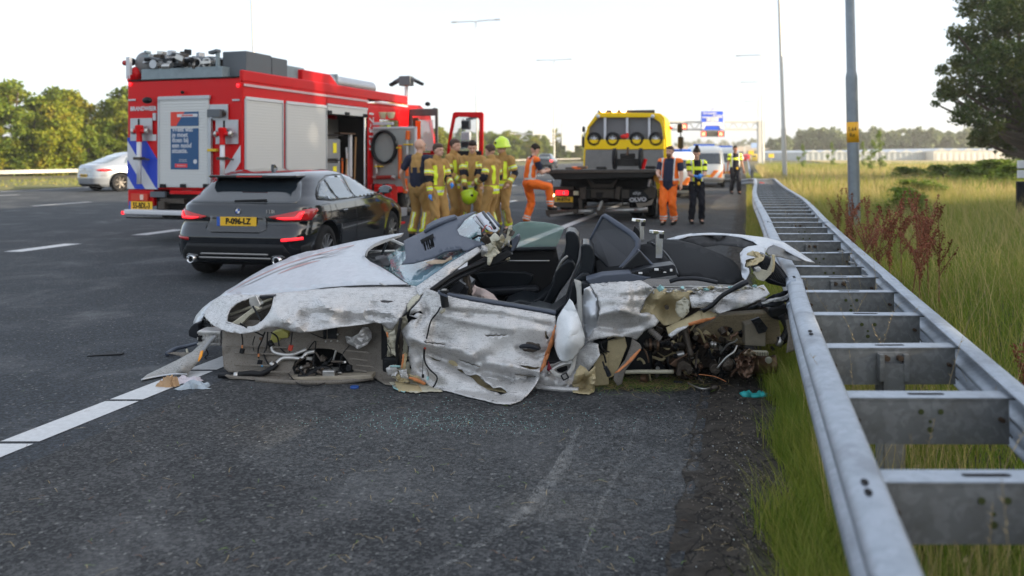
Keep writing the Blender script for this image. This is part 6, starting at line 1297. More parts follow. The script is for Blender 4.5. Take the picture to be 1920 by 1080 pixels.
H.patch('bumper_lower', [(-.62, .47), (.62, .47), (.70, .36), (.70, .22), (.60, .20), (-.60, .20), (-.70, .22), (-.70, .36)], S_blk, hb, off=.005)
for z, w in ((.345, .42), (.295, .45)): H.patch('diffuser_strip', [(-w, z-.010), (w, z-.010), (w+.02, z), (w, z+.010), (-w, z+.010), (-w-.02, z)], mat('silver_trim', (.35, .34, .33), .3, .6), hb, off=.012, thick=.012)
for sg in (-1, 1): H.patch('exhaust_shroud', [(sg*.48, .33), (sg*.60, .345), (sg*.66, .30), (sg*.65, .22), (sg*.47, .22)], MATS['gloss_black2'], hb, off=.009)
b0 = H.rear(0, .86); m = MB(); m.cyl(b0+Vector((0, -.006, 0)), .041, .012, 'y', 28); em = m.build('emblem', S_chr, hb, bev=.002)
for k, mm in enumerate((M_eu, mat('emblem_white', (.8, .8, .8), .4), M_eu, MATS['emblem_white'])):
    q = MB(); P = [(0, 0)]+[(.030*math.cos(R(90*k+i*15)), .030*math.sin(R(90*k+i*15))) for i in range(7)]; q.prism([(b0.x+p[0], b0.z+p[1]) for p in P], b0.y-.0145, b0.y-.012, 'y'); q.build('emblem_quarter', mm, em)
q = MB(); q.lathe([(.031, 0), (.040, 0), (.040, -.002), (.031, -.002)], (b0.x, b0.y-.0125, b0.z), 'y', 28); q.build('emblem_ring', S_blk, em)
text('model_badge', '118i', S_chr, hb, basis(H.rear(.42, .855, .01), (1, .05, 0), (0, 0, 1)), .055, 1.25, .002)
plate(hb, 'P-096-LZ', H.rear(0, .735, .02))
m = MB(); m.b2((-.75, .35, .17), (.75, 3.9, .22)); m.build('underbody', S_blk, hb); m = MB(); m.bar((.0, .25, .2), (-.03, .22, .10), .02, .04); m.build('tow_flap', S_blk, hb)
# silhouettes of the front seats behind the glass
# ---- light silver saloon on the far left
cF = Frame(ground(168, 359)+Vector((-.1, -.3, 0)), -R(34))
sc = fthing('saloon_car', 'light silver saloon on the far lane, partly hidden behind the fire engine', 'car', cF)
H2 = Hull([(.18, .18, 4.6, .80, 5), (.28, .04, 4.75, .88, 4.5), (.50, .0, 4.8, .92, 4.5), (.70, .02, 4.75, .92, 4.5), (.88, .03, 4.3, .90, 4.2), (.98, .10, 3.7, .86, 4), (1.03, .30, 3.5, .80, 4), (1.15, .68, 3.15, .73, 4), (1.30, 1.05, 2.75, .66, 4), (1.42, 1.4, 2.4, .58, 4), (1.48, 1.7, 2.1, .42, 3)])
sc.scale = (1.1, 1.1, 1.13); W2 = [(.95, 1), (.95, -1), (3.75, 1), (3.75, -1)]; H2.build('body', P_silver, sc, W2, r=.34)
for (y, sg) in W2: wheel(sc, sg*.80, y, .34, .23, sg, 7, mat('dark_rim', (.15, .14, .13), .4, .6))
H2.patch('rear_window', [(-.62, 1.06), (.62, 1.06), (.50, 1.33), (-.50, 1.33)], G_light, sc)
for sg in (-1, 1):
    H2.patch('tail_lamp', [(sg*.62, .82), (sg*.74, .85), (sg*.88, .86), (sg*.885, .77), (sg*.80, .75), (sg*.68, .77)], L_red, sc, off=.01)
    H2.patch('side_window', [(1.15, 1.05), (2.1, 1.03), (3.2, 1.03), (2.7, 1.28), (2.3, 1.38), (1.6, 1.38), (1.3, 1.25)], G_light, sc, 'side', .006, sg=sg); m = MB(); m.ell((sg*1.0, 3.1, 1.05), (.1, .07, .06)); m.build('door_mirror', P_silver, sc, smooth=True)
H2.patch('bumper_lower', [(-.7, .30), (.7, .30), (.66, .2), (-.66, .2)], S_blk, sc, off=.006); H2.patch('boot_trim', [(-.45, .79), (.45, .79), (.47, .81), (-.47, .81)], S_chr, sc, off=.012)
q = MB(); b0 = H2.rear(0, .85); q.lathe([(.035, 0), (.045, 0), (.045, -.01), (.035, -.01)], (0, b0.y-.01, b0.z), 'y', 20); q.build('emblem', S_chr, sc); q = MB(); q.tube([b0+Vector((0, 1.9, .62)), b0+Vector((0, 1.85, .80))], .008, 5); q.build('roof_antenna', S_blk, sc)
H2.patch('bumper_crease', [(-.86, .60), (.86, .60), (.86, .592), (-.86, .592)], S_blk, sc, off=.002, thick=0)
p2 = MB(); plate(sc, '50-ZHV-8', H2.rear(0, .60, .02))
# ---- white police vehicles
P_or = mat('police_orange', (.85, .19, .01), .4); P_bl = mat('police_blue', (.02, .06, .35), .4)
def van(name, label, F, H_, wy, L, win, sc_=1.0, stripes=True, z0=.62):
    t = fthing(name, label, 'police van' if L else 'police car', F, 'police vehicles ahead of the tow truck')
    Wv = [(wy[0], 1), (wy[0], -1), (wy[1], 1), (wy[1], -1)]; H_.build('body', P_white, t, Wv, r=.34, nz=34, nt=88)
    for (y, sg) in Wv: wheel(t, sg*.82, y, .34, .22, sg, 5)
    H_.patch('rear_window', win, G_dark, t); W = .93
    for sg in (-1, 1):
        H_.patch('tail_lamp', [(sg*.82, z0+.02), (sg*.93, z0+.02), (sg*.93, z0+.5), (sg*.86, z0+.5)], L_red, t, off=.01)
        if stripes:
            for k in range(2): H_.patch('orange_stripe', [(sg*(.12+.42*k), z0-.15), (sg*(.34+.42*k), z0-.15), (sg*min(.80, .62+.42*k), z0+.2-(.0 if k == 0 else .1)), (sg*min(.80, .40+.42*k), z0+.2)], P_or, t, off=.008)
        H_.patch('side_window', [(1.0, z0+.55), (wy[1]-.2, z0+.55), (wy[1]-.6, z0+.95), (1.1, z0+.95)] if L else [(.9, 1.0), (wy[1]-.3, 1.0), (wy[1]-.9, 1.3), (1.1, 1.3)], G_dark, t, 'side', .006, sg=sg)
        H_.patch('side_stripe', [(1.4, .75), (wy[1]-.5, .62), (wy[1]-.5, .74), (1.4, .87)], P_or, t, 'side', .006, sg=sg)
    H_.patch('bumper', [(-.85, .30), (.85, .30), (.85, .48), (-.85, .48)], S_blk if not L else mat('grey_bumper', (.3, .28, .26), .5), t, off=.02, thick=.02)
    m = MB(); c = H_.tab[-1]; m.b2((-.5, 1.9, c[0]), (.5, 2.1, c[0]+.1)); lb = m.build('light_bar', mat('blue_lens', (.02, .15, .7), .2), t, bev=.02); plate(t, '', H_.rear(0, .56, .03)); return t
HV = Hull([(.22, .10, 4.8, .85, 6), (.40, .0, 4.9, .94, 7), (.9, .02, 4.75, .95, 7), (1.05, .04, 4.2, .94, 7), (1.3, .08, 3.85, .90, 7), (1.75, .16, 3.3, .84, 7), (1.90, .28, 3.0, .76, 6), (1.97, .6, 2.7, .6, 5)])
HP = Hull([(.20, .10, 4.4, .82, 6), (.40, .0, 4.5, .90, 6), (.75, .03, 4.4, .92, 6), (.95, .06, 3.6, .90, 6), (1.05, .12, 3.3, .86, 5), (1.4, .35, 2.5, .72, 5), (1.60, .6, 2.2, .62, 5), (1.66, .9, 1.9, .45, 4)])
vp = ground(1322, 352); van('police_van', 'white police van with orange diagonal stripes standing behind the woman officer', Frame(vp, -R(12)), HV, (.9, 3.9), True, [(-.72, 1.12), (.72, 1.12), (.68, 1.62), (-.68, 1.62)])
vp = ground(1345, 344); van('police_van', 'second white police van, mostly hidden behind the first striped van', Frame(vp+Vector((.75, 1.5, 0)), -R(14)), HV, (.9, 3.9), True, [(-.72, 1.12), (.72, 1.12), (.68, 1.62), (-.68, 1.62)])
vp = ground(1266, 372); van('police_car', 'white police car between tow truck and woman officer', Frame(vp, -R(14)), HP, (.8, 3.6), False, [(-.66, 1.05), (.66, 1.05), (.58, 1.36), (-.58, 1.36)], z0=.55)
dk = fthing('dark_car', 'small dark car far off left of the tow truck', 'car', Frame(ground(1019, 316), -R(14)))
HP.build('body', P_dark, dk, [(.8, 1), (.8, -1), (3.6, 1), (3.6, -1)], nz=24, nt=64); HP.patch('rear_window', [(-.66, 1.05), (.66, 1.05), (.58, 1.36), (-.58, 1.36)], G_light, dk, step=.15)
for (y, sg) in [(.8, 1), (.8, -1), (3.6, 1), (3.6, -1)]: wheel(dk, sg*.80, y, .32, .2, sg, 5, lod=10)
for sg in (-1, 1): HP.patch('tail_lamp', [(sg*.7, .75), (sg*.9, .75), (sg*.9, .95), (sg*.7, .95)], L_redon, dk, off=.01, step=.1)
# ============================================================ fire engine
FR = mat('fire_red', (.60, .003, .006), .38, spec=.25, nscale=1.5, namt=.1); FRd = mat('fire_red_frame', (.45, .012, .014), .3)
F_sh = mat('shutter_white', (.62, .63, .62), .45, .1); F_al = mat('anodised_aluminium', (.45, .47, .50), .4, .5, nscale=8, namt=.15); F_gr = mat('ladder_box_grey', (.10, .115, .13), .5); F_bl = mat('equipment_bluegrey', (.22, .28, .31), .5, nscale=10)
F_blue = mat('chevron_blue', (.01, .05, .50), .45); F_whi = mat('chevron_white', (.62, .63, .66), .45); F_post = mat('poster_blue', (.01, .075, .20), .45); F_or = mat('tool_orange', (.75, .13, .01), .4); F_yel = mat('strap_yellow', (.70, .48, .02), .6); F_vi = mat('compartment_dark', (.02, .018, .017), .7)
FH = R(18); pr = at(455, 290, 13.8); TF = Frame((pr.x-1.25*math.cos(FH), pr.y+1.25*math.sin(FH), 0), -FH)
ft = fthing('fire_engine', 'red Dutch fire engine with white roller shutters and open lockers, parked across the lane', 'fire engine', TF)
def rp(px, py, y=0): return TF.hit(px, py, y=y)
def sp(px, py, x=1.25): return TF.hit(px, py, x=x)
def rbox(name, x0, y0, x1, y1, m, ya=-.01, yb=0, parent=ft, bev=.004):
    a = rp(x0, y0, ya); b_ = rp(x1, y1, ya); q = MB(); q.b2((a.x, ya, a.z), (b_.x, yb, b_.z)); return q.build(name, m, parent, bev=bev)
def sbox(name, x0, ztop, x1, zbot, m, xa=1.25, xb=1.26, parent=ft, bev=.004):
    """on the right side: px of both vertical edges, heights in metres"""
    a = sp(x0, 290, xb).y; b_ = sp(x1, 290, xb).y; q = MB(); q.b2((xa, a, zbot), (xb, b_, ztop)); return q.build(name, m, parent, bev=bev)
zt = rp(300, 150).z; zb = rp(300, 356).z
YB = sp(745, 290).y; YF = 8.5; Yc = sp(690, 290).y; Yo0, Yo1 = sp(614, 290).y, sp(690, 290).y
q = MB(); q.b2((-1.25, .02, zb), (1.24, Yo0, zt)); q.b2((-1.25, Yo0, zb), (.45, Yo1, zt)); q.build('body', FR, ft, bev=.03)
for z0_, z1_ in ((zt-.28, zt), (.55, .65)): q = MB(); q.b2((.45, Yo0, z0_), (1.24, Yo1, z1_)); q.build('locker_frame', FR, ft, bev=.01)
for yy in (Yo0+.006, Yo1-.012): q = MB(); q.b2((.46, yy, .66), (1.235, yy+.006, zt-.285)); q.build('locker_lining', F_vi, ft)
zs = 3.02; q = MB(); q.b2((1.17, 0, zt-.08), (1.25, sp(765, 290).y, zs)); q.b2((-1.25, .0, zt-.02), (-1.17, 5.5, zs)); q.build('roof_rail', FR, ft, bev=.03)
for a, b_ in ((458, 692), (703, 765)): sbox('marker_strip', a, 2.78, b_, 2.735, mat('pink_strip', (.62, .42, .44), .5), 1.25, 1.262)
# lower frame and bumper
for sg in (-1, 1): q = MB(); q.b2((sg*.66, .02, .62), (sg*1.24, .8, zb)); q.build('rear_quarter', FR, ft, bev=.02)
q = MB(); q.b2((-.66, .10, .55), (.66, .7, zb-.05)); q.build('rear_frame', F_vi, ft); rbox('rear_step', 318, 357, 440, 366, FR, -.02, .1); rbox('towing_crossbar', 300, 372, 345, 382, S_dirty, -.05, .05); rbox('tow_hook', 296, 378, 308, 392, S_dirty, -.12, .02)
rbox('bumper', 231, 393, 452, 408, F_whi, -.22, -.02, bev=.02); rbox('bumper_underside', 236, 409, 450, 413, S_blk, -.2, -.02); rbox('end_marker', 227, 396, 231, 402, L_redon, -.2, -.1)
rbox('tail_lamp', 245, 363, 276, 377, mat('tail_red', (.6, .05, .02), .3), -.04, 0); rbox('indicator', 262, 365, 268, 375, mat('tail_white', (.8, .6, .5), .3), -.05, -.03)
rbox('mudguard_flap', 281, 359, 309, 370, F_gr, -.03, .02); pp = rp(264, 386, -.03); plate(ft, '55-BDL-3', pp, .52, .16, sx=.66)
# rear shutter, poster
dr = rbox('rear_shutter', 298, 183, 391, 352, F_sh, -.025, .0); a = rp(300, 186, -.026); b_ = rp(389, 350, -.026)
q = MB(); n_ = 30
for i in range(n_): z = a.z+(b_.z-a.z)*(i+.5)/n_; q.b2((a.x, -.033, z-.018), (b_.x, -.026, z+.018))
o_ = q.build('shutter_slat', F_sh, dr, bev=.003); o_['kind'] = 'stuff'; rbox('shutter_rail', 296, 181, 392, 185, F_al, -.05, 0, dr); rbox('shutter_guide', 295, 183, 299, 352, F_al, -.04, 0, dr); rbox('shutter_guide', 390, 222, 395, 345, F_al, -.06, 0, dr)
po = rbox('poster', 320, 210, 372, 236, F_post, -.038, -.033, dr, 0); rbox('poster', 320, 241, 372, 318, F_post, -.038, -.033, dr, 0)
a = rp(320, 210, -.039); b_ = rp(346, 236, -.039); q = MB(); q.prism([(a.x, a.z), (b_.x-.0, a.z), (a.x+.12, b_.z), (a.x, b_.z)], -.041, -.039, 'y'); q.build('poster_red', mat('poster_red', (.7, .04, .02), .5), po)
rbox('poster_strip', 332, 214, 370, 219, F_whi, -.0425, -.040, po, 0); c = rp(351, 216.5, -.0435); text('poster_heading', 'BRANDWEER', FR, po, basis(c, (1, 0, 0), (0, 0, 1)), .04, 1, .001)
c = rp(322.5, 263, -.040); text('poster_text', 'Weet wat\nje moet\ndoen bij\neen nood\nsituatie.', F_whi, po, basis(c, (1, 0, 0), (0, 0, 1)), .118, .92, .002, align='LEFT', lines=.80)
rbox('poster_button', 328, 307, 351, 314, mat('button_red', (.75, .05, .06), .5), -.042, -.038, po, 0); c = rp(340, 310.5, -.043); text('button_text', 'brandweer.nl', F_whi, po, basis(c, (1, 0, 0), (0, 0, 1)), .035, .95)
c = rp(343, 301, -.040); text('poster_small', 'Scan de code\nen ontdek het', F_whi, po, basis(c, (1, 0, 0), (0, 0, 1)), .03, 1)
q = MB(); c = rp(366, 303, -.040); q.cyl(c, .04, .004, 'y', 16); q.build('poster_seal', F_whi, po); 
for x in (303, 341, 384): rbox('shutter_catch', x-4, 345, x+5, 352, S_blk, -.07, -.02, dr)
c = rp(266, 204, -.002); text('lettering', 'BRANDWEER', F_whi, ft, basis(c+Vector((.03, 0, 0)), (1, 0, 0), (0, 0, 1)), .105, .92, .004)
# chevrons: diagonal bands clipped to two panels
def chev(x0, y0, x1, y1, sgn, cols, bands):
    a = rp(x0, y0, -.004); b_ = rp(x1, y1, -.004)
    for (c0, c1, mm) in bands:
        poly = []   # band between lines z = sgn*k*(x-a.x) + offset
        lo = lambda x, o_: a.z+o_*(b_.z-a.z)+sgn*(x-(a.x if sgn < 0 else b_.x))*1.35
        xs = [a.x+(b_.x-a.x)*i/12 for i in range(13)]; top = [(x, min(a.z, max(b_.z, lo(x, c0)))) for x in xs]; bot = [(x, min(a.z, max(b_.z, lo(x, c1)))) for x in xs]
        pl = top+bot[::-1]; ar = abs(sum(p[0]*q_[1]-q_[0]*p[1] for p, q_ in zip(pl, pl[1:]+pl[:1])))/2
        if ar < 1e-3: continue
        vs = [(p[0], -.006, p[1]) for p in top]+[(p[0], -.006, p[1]) for p in bot]; fs = [(i, i+1, i+14, i+13) for i in range(12)]
        o_ = mesh_obj('chevron_band', vs, fs, mm, ft); s_ = o_.modifiers.new('t', 'SOLIDIFY'); s_.thickness = .002; s_.offset = 1
chev(239, 258, 296, 355, -1, None, [(-.7, .05, F_blue) if False else (.0-.0, .06, F_blue), (.06, .42, F_whi), (.42, .75, F_blue), (.75, 1.2, F_whi), (-.55, .0, F_blue), (-.9, -.55, FR)])
chev(402, 272, 451, 330, 1, None, [(.0, .55, F_whi), (.55, .9, FR), (.9, 1.3, F_whi)])
# niches with standpipes
for k, (x0, y0, x1, y1, cx, ty) in enumerate(((244, 222, 285, 264, 261, 245), (404, 225, 446, 270, 417, 250))):
    rbox('equipment_niche', x0, y0, x1, y1, F_al, -.02, .0); rbox('niche_gap', x0+14, y0+1, x0+17, y1-2, F_vi, -.03, -.018)
    t_ = MB(); p = rp(cx, ty, -.12); e = rp(cx, 345 if k == 0 else 335, -.12)
    t_.lathe([(.055, .02), (.075, 0), (.07, -.06), (.045, -.16), (.05, -.2), (.05, -.28), (0, -.28)], p+Vector((0, 0, .08)), 'z', 18); t_.cyl(p+Vector((-.10, 0, -.01)), .04, .10, 'x', 14); t_.cyl(p+Vector((.10, 0, -.01)), .04, .10, 'x', 14)
    st_ = t_.build('standpipe', FR, ft, smooth=False, bev=.004)
    t_ = MB(); t_.tube([p+Vector((0, 0, -.2)), Vector((p.x, p.y, e.z))], .042, 14); t_.build('pipe', F_whi, st_, smooth=True)
    for s_ in (-1, 1): t_ = MB(); t_.lathe([(.0, .0), (.055, 0), (.06, .03), (.04, .05), (.02, .05)], p+Vector((s_*.15, 0, -.01)), 'x', 14); t_.build('coupling', S_alu, st_, smooth=True)
    t_ = MB(); c = rp(cx, 297, -.12); t_.box(c, (.17, .12, .05)); t_.bar(c, c+Vector((.24, -.02, -.02)), .03, .03); t_.build('pipe_clamp', S_dirty, st_, bev=.006)
rbox('switch_panel', 392, 196, 427, 225, F_al, -.02, 0); rbox('grey_box', 388, 205, 412, 219, F_gr, -.14, -.02); q = MB(); q.cyl(rp(418, 213, -.05), .045, .06, 'y', 14); q.build('socket', S_dirty, ft); rbox('yellow_latch', 388, 279, 405, 284, F_yel, -.07, -.0); rbox('small_label', 285, 252, 293, 264, F_whi, -.008, 0); rbox('small_lamp', 286, 212, 292, 226, F_al, -.02, 0)
for x in (244, 446): q = MB(); q.ell(rp(x, 158 if x < 300 else 160, -.01), (.035, .02, .035)); q.build('marker_lamp', L_redon, ft, smooth=True)
q = MB(); q.ell(rp(276, 188, -.12), (.10, .06, .06)); q.ell(rp(342, 173, -.04), (.03, .04, .03)); q.build('work_lamp', S_blk, ft, smooth=True)
for x in (240, 435): rbox('handle_slot', x, 186, x+14, 189, F_al, -.012, 0)
# roof load
q = MB(); q.b2((-1.2, .0, zt), (1.15, 6.4, zt+.02)); q.build('roof_deck', F_vi, ft)
rbox('rear_corner_post', 236, 107, 243, 147, F_whi, -.0, .06); q = MB(); a = rp(256, 139, .2); q.ell(a, (.12, .12, .14)); q.build('siren_dome', FR, ft, smooth=True); q = MB(); q.ell(rp(234, 118, .05), (.05, .05, .05)); q.build('warning_lamp', L_red, ft, smooth=True)
rbox('equipment_tray', 265, 130, 417, 147, F_bl, .05, 1.6); rbox('grey_case', 300, 109, 362, 130, F_gr, .25, 1.5); rbox('tray_post', 404, 98, 408, 132, F_bl, .05, .12); rbox('black_gap', 410, 112, 420, 130, F_vi, .3, 1)
for i, px in enumerate((369, 388)):
    c = rp(px, 118, .1); q = MB(); q.lathe([(.0, 1.8), (.135, 1.8), (.135, .15), (.12, .02), (.10, 0), (.095, .06), (.06, .10), (.05, .2), (0, .2)], c, 'y', 24); q.build('storage_tube', F_gr, ft, smooth=True); q = MB(); q.lathe([(.07, .04), (.10, .0), (.095, -.02), (.06, .0)], c, 'y', 24); q.build('tube_rim', S_alu, ft, smooth=True)
c = rp(268, 118, .15); q = MB(); q.lathe([(0, .4), (.15, .4), (.2, .1), (.2, .02), (.10, -.02), (0, -.02)], c, 'y', 24); q.build('hose_reel', mat('reel_grey', (.20, .20, .20), .5, .4, nscale=9), ft, smooth=True); q = MB(); q.cyl(rp(294, 121, .1), .08, .2, 'y', 16); q.build('round_can', F_al, ft); q = MB(); q.ell(rp(248, 116, .2), (.07, .07, .07)); q.build('dark_knob', S_blk, ft)
rr = random.Random(12)
for i in range(5):   # ladders lying on top
    z = 3.30+.05*(i % 2); x = -.85+.30*i; q = MB(); q.bar((x, .2, z-.02*i), (x+.05, 5.2, z-.08), .05, .07); q.build('ladder_rail', F_al, ft, bev=.006)
for i in range(9): y = .3+.38*i; q = MB(); q.tube([(-.85, y, 3.32), (.35, y, 3.27)], .022, 8); q.build('ladder_rung', F_al, ft)
for i, (x, y) in enumerate(((322, 94), (345, 96), (352, 92), (376, 98))): q = MB(); q.box(rp(x, y+6, .3), (.12, .1, .10), .4*i); q.build('ladder_fitting', [F_al, S_dirty, S_blk][i % 3], ft, bev=.01)
for i in range(34):
    x = rr.uniform(272, 415); c = rp(x, rr.uniform(97, 128), rr.uniform(.0, .25)); q = MB()
    if i % 3: q.box(c, (rr.uniform(.05, .22), .12, rr.uniform(.03, .09)), Matrix.Rotation(rr.uniform(-.4, .4), 3, 'Y'))
    else: q.cyl(c, rr.uniform(.03, .06), rr.uniform(.05, .3), 'x', 10)
    q.build('roof_fitting', rr.choice([F_gr, S_dirty, F_al, S_blk, F_bl, S_alu]), ft, bev=.006)
a = rp(417, 97, .25); b_ = rp(452, 147, .25); q = MB(); q.b2((a.x, .25, zt+.02), (1.14, 1.0, a.z)); q.build('grey_locker', F_gr, ft, bev=.015); y1 = sp(536, 290, 1.1).y; q = MB(); q.b2((.55, 1.02, 2.9), (1.14, y1, 3.36)); q.build('grey_locker', F_gr, ft, bev=.02)
y2 = sp(572, 290, 1.1).y; q = MB(); q.b2((.5, y1, 2.98), (1.1, y2, 3.27)); q.build('roof_box', F_bl, ft, bev=.03); q = MB(); q.cyl((.9, (y1+y2)/2, 3.08), .10, y2-y1, 'y', 16); q.build('suction_hose', F_bl, ft, smooth=False)
y3 = sp(640, 290, 1.2).y; q = MB(); q.prism([(y2-.25, 2.95), (y2-.25, 3.22), (y3-.45, 3.22), (y3, 2.95)], .7, 1.2, 'x'); q.build('roof_hump', FR, ft, bev=.02)
y4 = sp(703, 290, 1.0).y; q = MB(); q.tube([(.9, y3-.4, 3.12), (.9, y4, 3.12)], .145, 22); q.build('suction_hose', F_al, ft, bev=.03); q = MB(); q.b2((.74, y3+.05, 2.98), (1.06, y3+.11, 3.28)); q.build('hose_strap', F_bl, ft, bev=.01)
q = MB(); q.b2((.2, y2, 3.3), (.28, y4-.3, 3.36)); q.build('roof_ladder', F_al, ft); 
# right side: shutters
for k, (x0, x1) in enumerate(((460, 530), (536, 612))):
    d = sbox('side_shutter', x0, 2.52, x1, .62, F_sh, 1.24, 1.252); y0_ = sp(x0, 290, 1.252).y; y1_ = sp(x1, 290, 1.252).y; q = MB()
    for i in range(36): z = .64+1.86*(i+.5)/36; q.b2((1.252, y0_+.03, z-.021), (1.258, y1_-.03, z+.021))
    o_ = q.build('shutter_slat', F_sh, d, bev=.002); o_['kind'] = 'stuff'; q = MB(); q.b2((1.25, y0_, 2.50), (1.275, y1_, 2.56)); q.build('shutter_top_rail', F_whi, d, bev=.008)
    for yy in (y0_, y1_): q = MB(); q.b2((1.245, yy-.02, .62), (1.268, yy+.02, 2.52)); q.build('shutter_guide', F_al, d, bev=.004)
sbox('rolled_shutter', 615, 2.56, 689, 2.40, F_sh, 1.0, 1.26); sbox('shutter_top_rail', 615, 2.60, 690, 2.55, F_whi, 1.25, 1.275)
for x in (619, 652, 686): sbox('shutter_catch', x-3, 2.46, x+4, 2.38, S_blk, 1.26, 1.29)
# open locker contents
q = MB(); q.b2((.46, Yo0+.02, .66), (.50, Yo1-.02, 2.35)); q.build('locker_back', mat('locker_grey', (.18, .18, .18), .6, nscale=4), ft)
ym = sp(642, 290, 1.15).y
for z in (1.95, 1.42, .95): q = MB(); q.b2((.5, Yo0+.02, z), (1.18, ym, z+.025)); q.build('shelf', F_vi, ft)
for z, hgt in ((1.46, .42), (1.0, .38), (.68, .24)):
    q = MB(); q.b2((.7, Yo0+.08, z), (1.15, ym-.08, z+hgt)); cr = q.build('storage_crate', mat('crate_grey', (.22, .23, .24), .6), ft, bev=.02); q = MB(); yy = (Yo0+ym)/2; q.b2((1.15, yy-.0, z+hgt*.3), (1.156, yy+.14, z+hgt*.8)); q.build('yellow_label', mat('label_yellow', (.85, .75, .02), .5), cr)
q = MB(); q.b2((1.0, ym, .66), (1.05, ym+.05, 1.75)); q.b2((1.0, Yo1-.45, .66), (1.05, Yo1-.36, 2.0)); q.build('locker_divider', F_whi, ft)
for i in range(6):
    y = ym+.12+.13*i; q = MB(); q.tube([(1.0, y, .68), (1.0, y+.08*(i % 3-1), 1.35+.12*i)], .022, 8); q.build('tool_handle', [F_or, F_or, mat('wood_handle', (.35, .20, .08), .6), F_whi, F_or, MATS['wood_handle']][i], ft)
q = MB(); q.b2((.95, ym+.05, 1.02), (1.12, Yo1-.5, 1.06)); q.b2((.95, ym, 2.0), (1.1, Yo1-.3, 2.03)); q.build('tool_rack', S_rust, ft); q = MB(); q.tube([(1.2, Yo1-.06, .66), (1.2, Yo1-.06, 2.4)], .03, 8); q.build('chrome_strip', S_chr, ft)
# cab
cabp = [(Yc, .62), (Yc, 2.66), (YF-1.1, 2.80), (YF-.55, 2.62), (YF-.1, 1.75), (YF, 1.3), (YF, .62)]
Yd0, Yd1 = sp(712, 290).y, sp(748, 290).y; Ye0, Ye1 = sp(769, 290).y, sp(806, 290).y
q = MB()
q.b2((1.22, Yc, .62), (1.25, Yd0, 2.66)); q.b2((1.22, Yd1, .9), (1.25, Ye0, 2.68)); q.b2((1.22, Yd0, 2.38), (1.25, Yd1, 2.68)); q.b2((1.22, Yc, .62), (1.25, Ye0, .95)); q.prism([(Ye0, 2.42), (Ye0, 2.7), (YF-1.0, 2.78), (YF-.5, 2.6), (YF-.05, 1.7), (YF-.18, 1.7), (YF-.6, 2.4), (YF-1.0, 2.46)], 1.22, 1.25, 'x'); q.prism([(YF-.2, .62), (YF-.2, 1.72), (YF-.05, 1.72), (YF, 1.3), (YF, .62)], 1.1, 1.25, 'x')
q.prism(cabp, -1.25, -1.20, 'x'); q.prism([(Yc, 2.62), (Yc, 2.72), (YF-1.05, 2.84), (YF-.55, 2.64), (YF-.6, 2.55), (YF-1.1, 2.72)], -1.2, 1.2, 'x'); q.b2((-1.2, YF-.06, .62), (1.1, YF, 1.6)); q.b2((-1.2, Yc, .62), (1.1, Yc+.04, 2.6)); q.build('cab', FR, ft, bev=.02)
q = MB(); q.b2((-1.2, Yc+.05, .62), (1.15, YF-.1, .8)); q.build('cab_floor', F_vi, ft); q = MB(); q.b2((-1.1, Yd0+.3, .9), (1.0, Yd0+.8, 1.6)); q.b2((-1.1, Ye0-.3, .9), (1.0, Ye0+.25, 1.9)); q.build('crew_seats', F_vi, ft, bev=.03)
q = MB(); q.prism([(YF-.08, 1.65), (YF-.62, 2.56), (YF-.60, 2.58), (YF-.06, 1.66)], -1.18, 1.18, 'x'); q.build('windscreen', mat('clear_glass', (.7, .8, .8), .03, alpha=.3), ft)
q = MB(); q.b2((1.1, Yd0+.62, 1.1), (1.14, Yd0+.80, 2.35)); q.build('yellow_strap', mat('hi_vis_yellow', (.62, .80, .02), .5), ft)
c = TF.hit(696, 255, x=1.252); text('lettering', '17-3131', F_whi, ft, basis((1.253, c.y, 2.08), (0, 0, -1), (0, 1, 0)), .30, .95, .008)
# crew door folded back, driver door standing open
dg = mat('door_grey', (.075, .085, .08), .5); p0 = sp(766, 290); dd = MB(); hx = 1.25
q = MB(); W_ = .78; q.b2((0, 0, 0), (W_, .05, .10)); q.b2((0, 0, 1.72), (W_, .05, 1.9)); q.b2((0, 0, .1), (.08, .05, 1.72)); q.b2((W_-.08, 0, .1), (W_, .05, 1.72)); q.b2((.08, 0, .1), (W_-.08, .05, .75)); dO = q.build('crew_door', dg, ft, bev=.015); dO.location = (1.25, Ye0-.06, .80); q = MB(); q.b2((.30, .02, .85), (.66, .03, 1.62)); q.build('door_window', mat('dark_clear', (.75, .8, .8), .05, alpha=.35), dO); q = MB(); q.b2((.10, .0, .75), (.24, .045, 1.68)); q.build('door_inner', mat('olive_black', (.035, .045, .02), .6), dO); q = MB(); q.b2((.18, -.015, .2), (.32, .0, 1.60)); q.build('door_strip', F_or, dO, bev=.01)
def dpt(px, py): return TF.hit(px, py, y=YF-.75)
F_o = [dpt(*p) for p in ((842, 250), (849, 212), (853, 210), (903, 210), (906, 213), (905, 280), (903, 330), (860, 330), (838, 318), (838, 280))]
F_i = [dpt(*p) for p in ((847, 252), (853, 222), (858, 219), (895, 220), (899, 225), (898, 275), (896, 288), (868, 286), (848, 284), (843, 278))]
q = MB(); n_ = 10
vs = F_o+F_i+[v+Vector((0, .06, 0)) for v in F_o+F_i]; fs = []
for i in range(n_):
    j = (i+1) % n_; fs += [(i, j, j+n_, i+n_), (i+2*n_, i+3*n_, j+3*n_, j+2*n_), (i, i+2*n_, j+2*n_, j), (i+n_, j+n_, j+3*n_, i+3*n_)]
q.add(vs, fs); od = q.build('driver_door', FR, ft, bev=.012); q = MB(); q.add([v+Vector((0, .03, 0)) for v in F_i], [tuple(range(n_))]); q.build('door_window', mat('clear_glass', (.7, .8, .8), .03, alpha=.3), od)
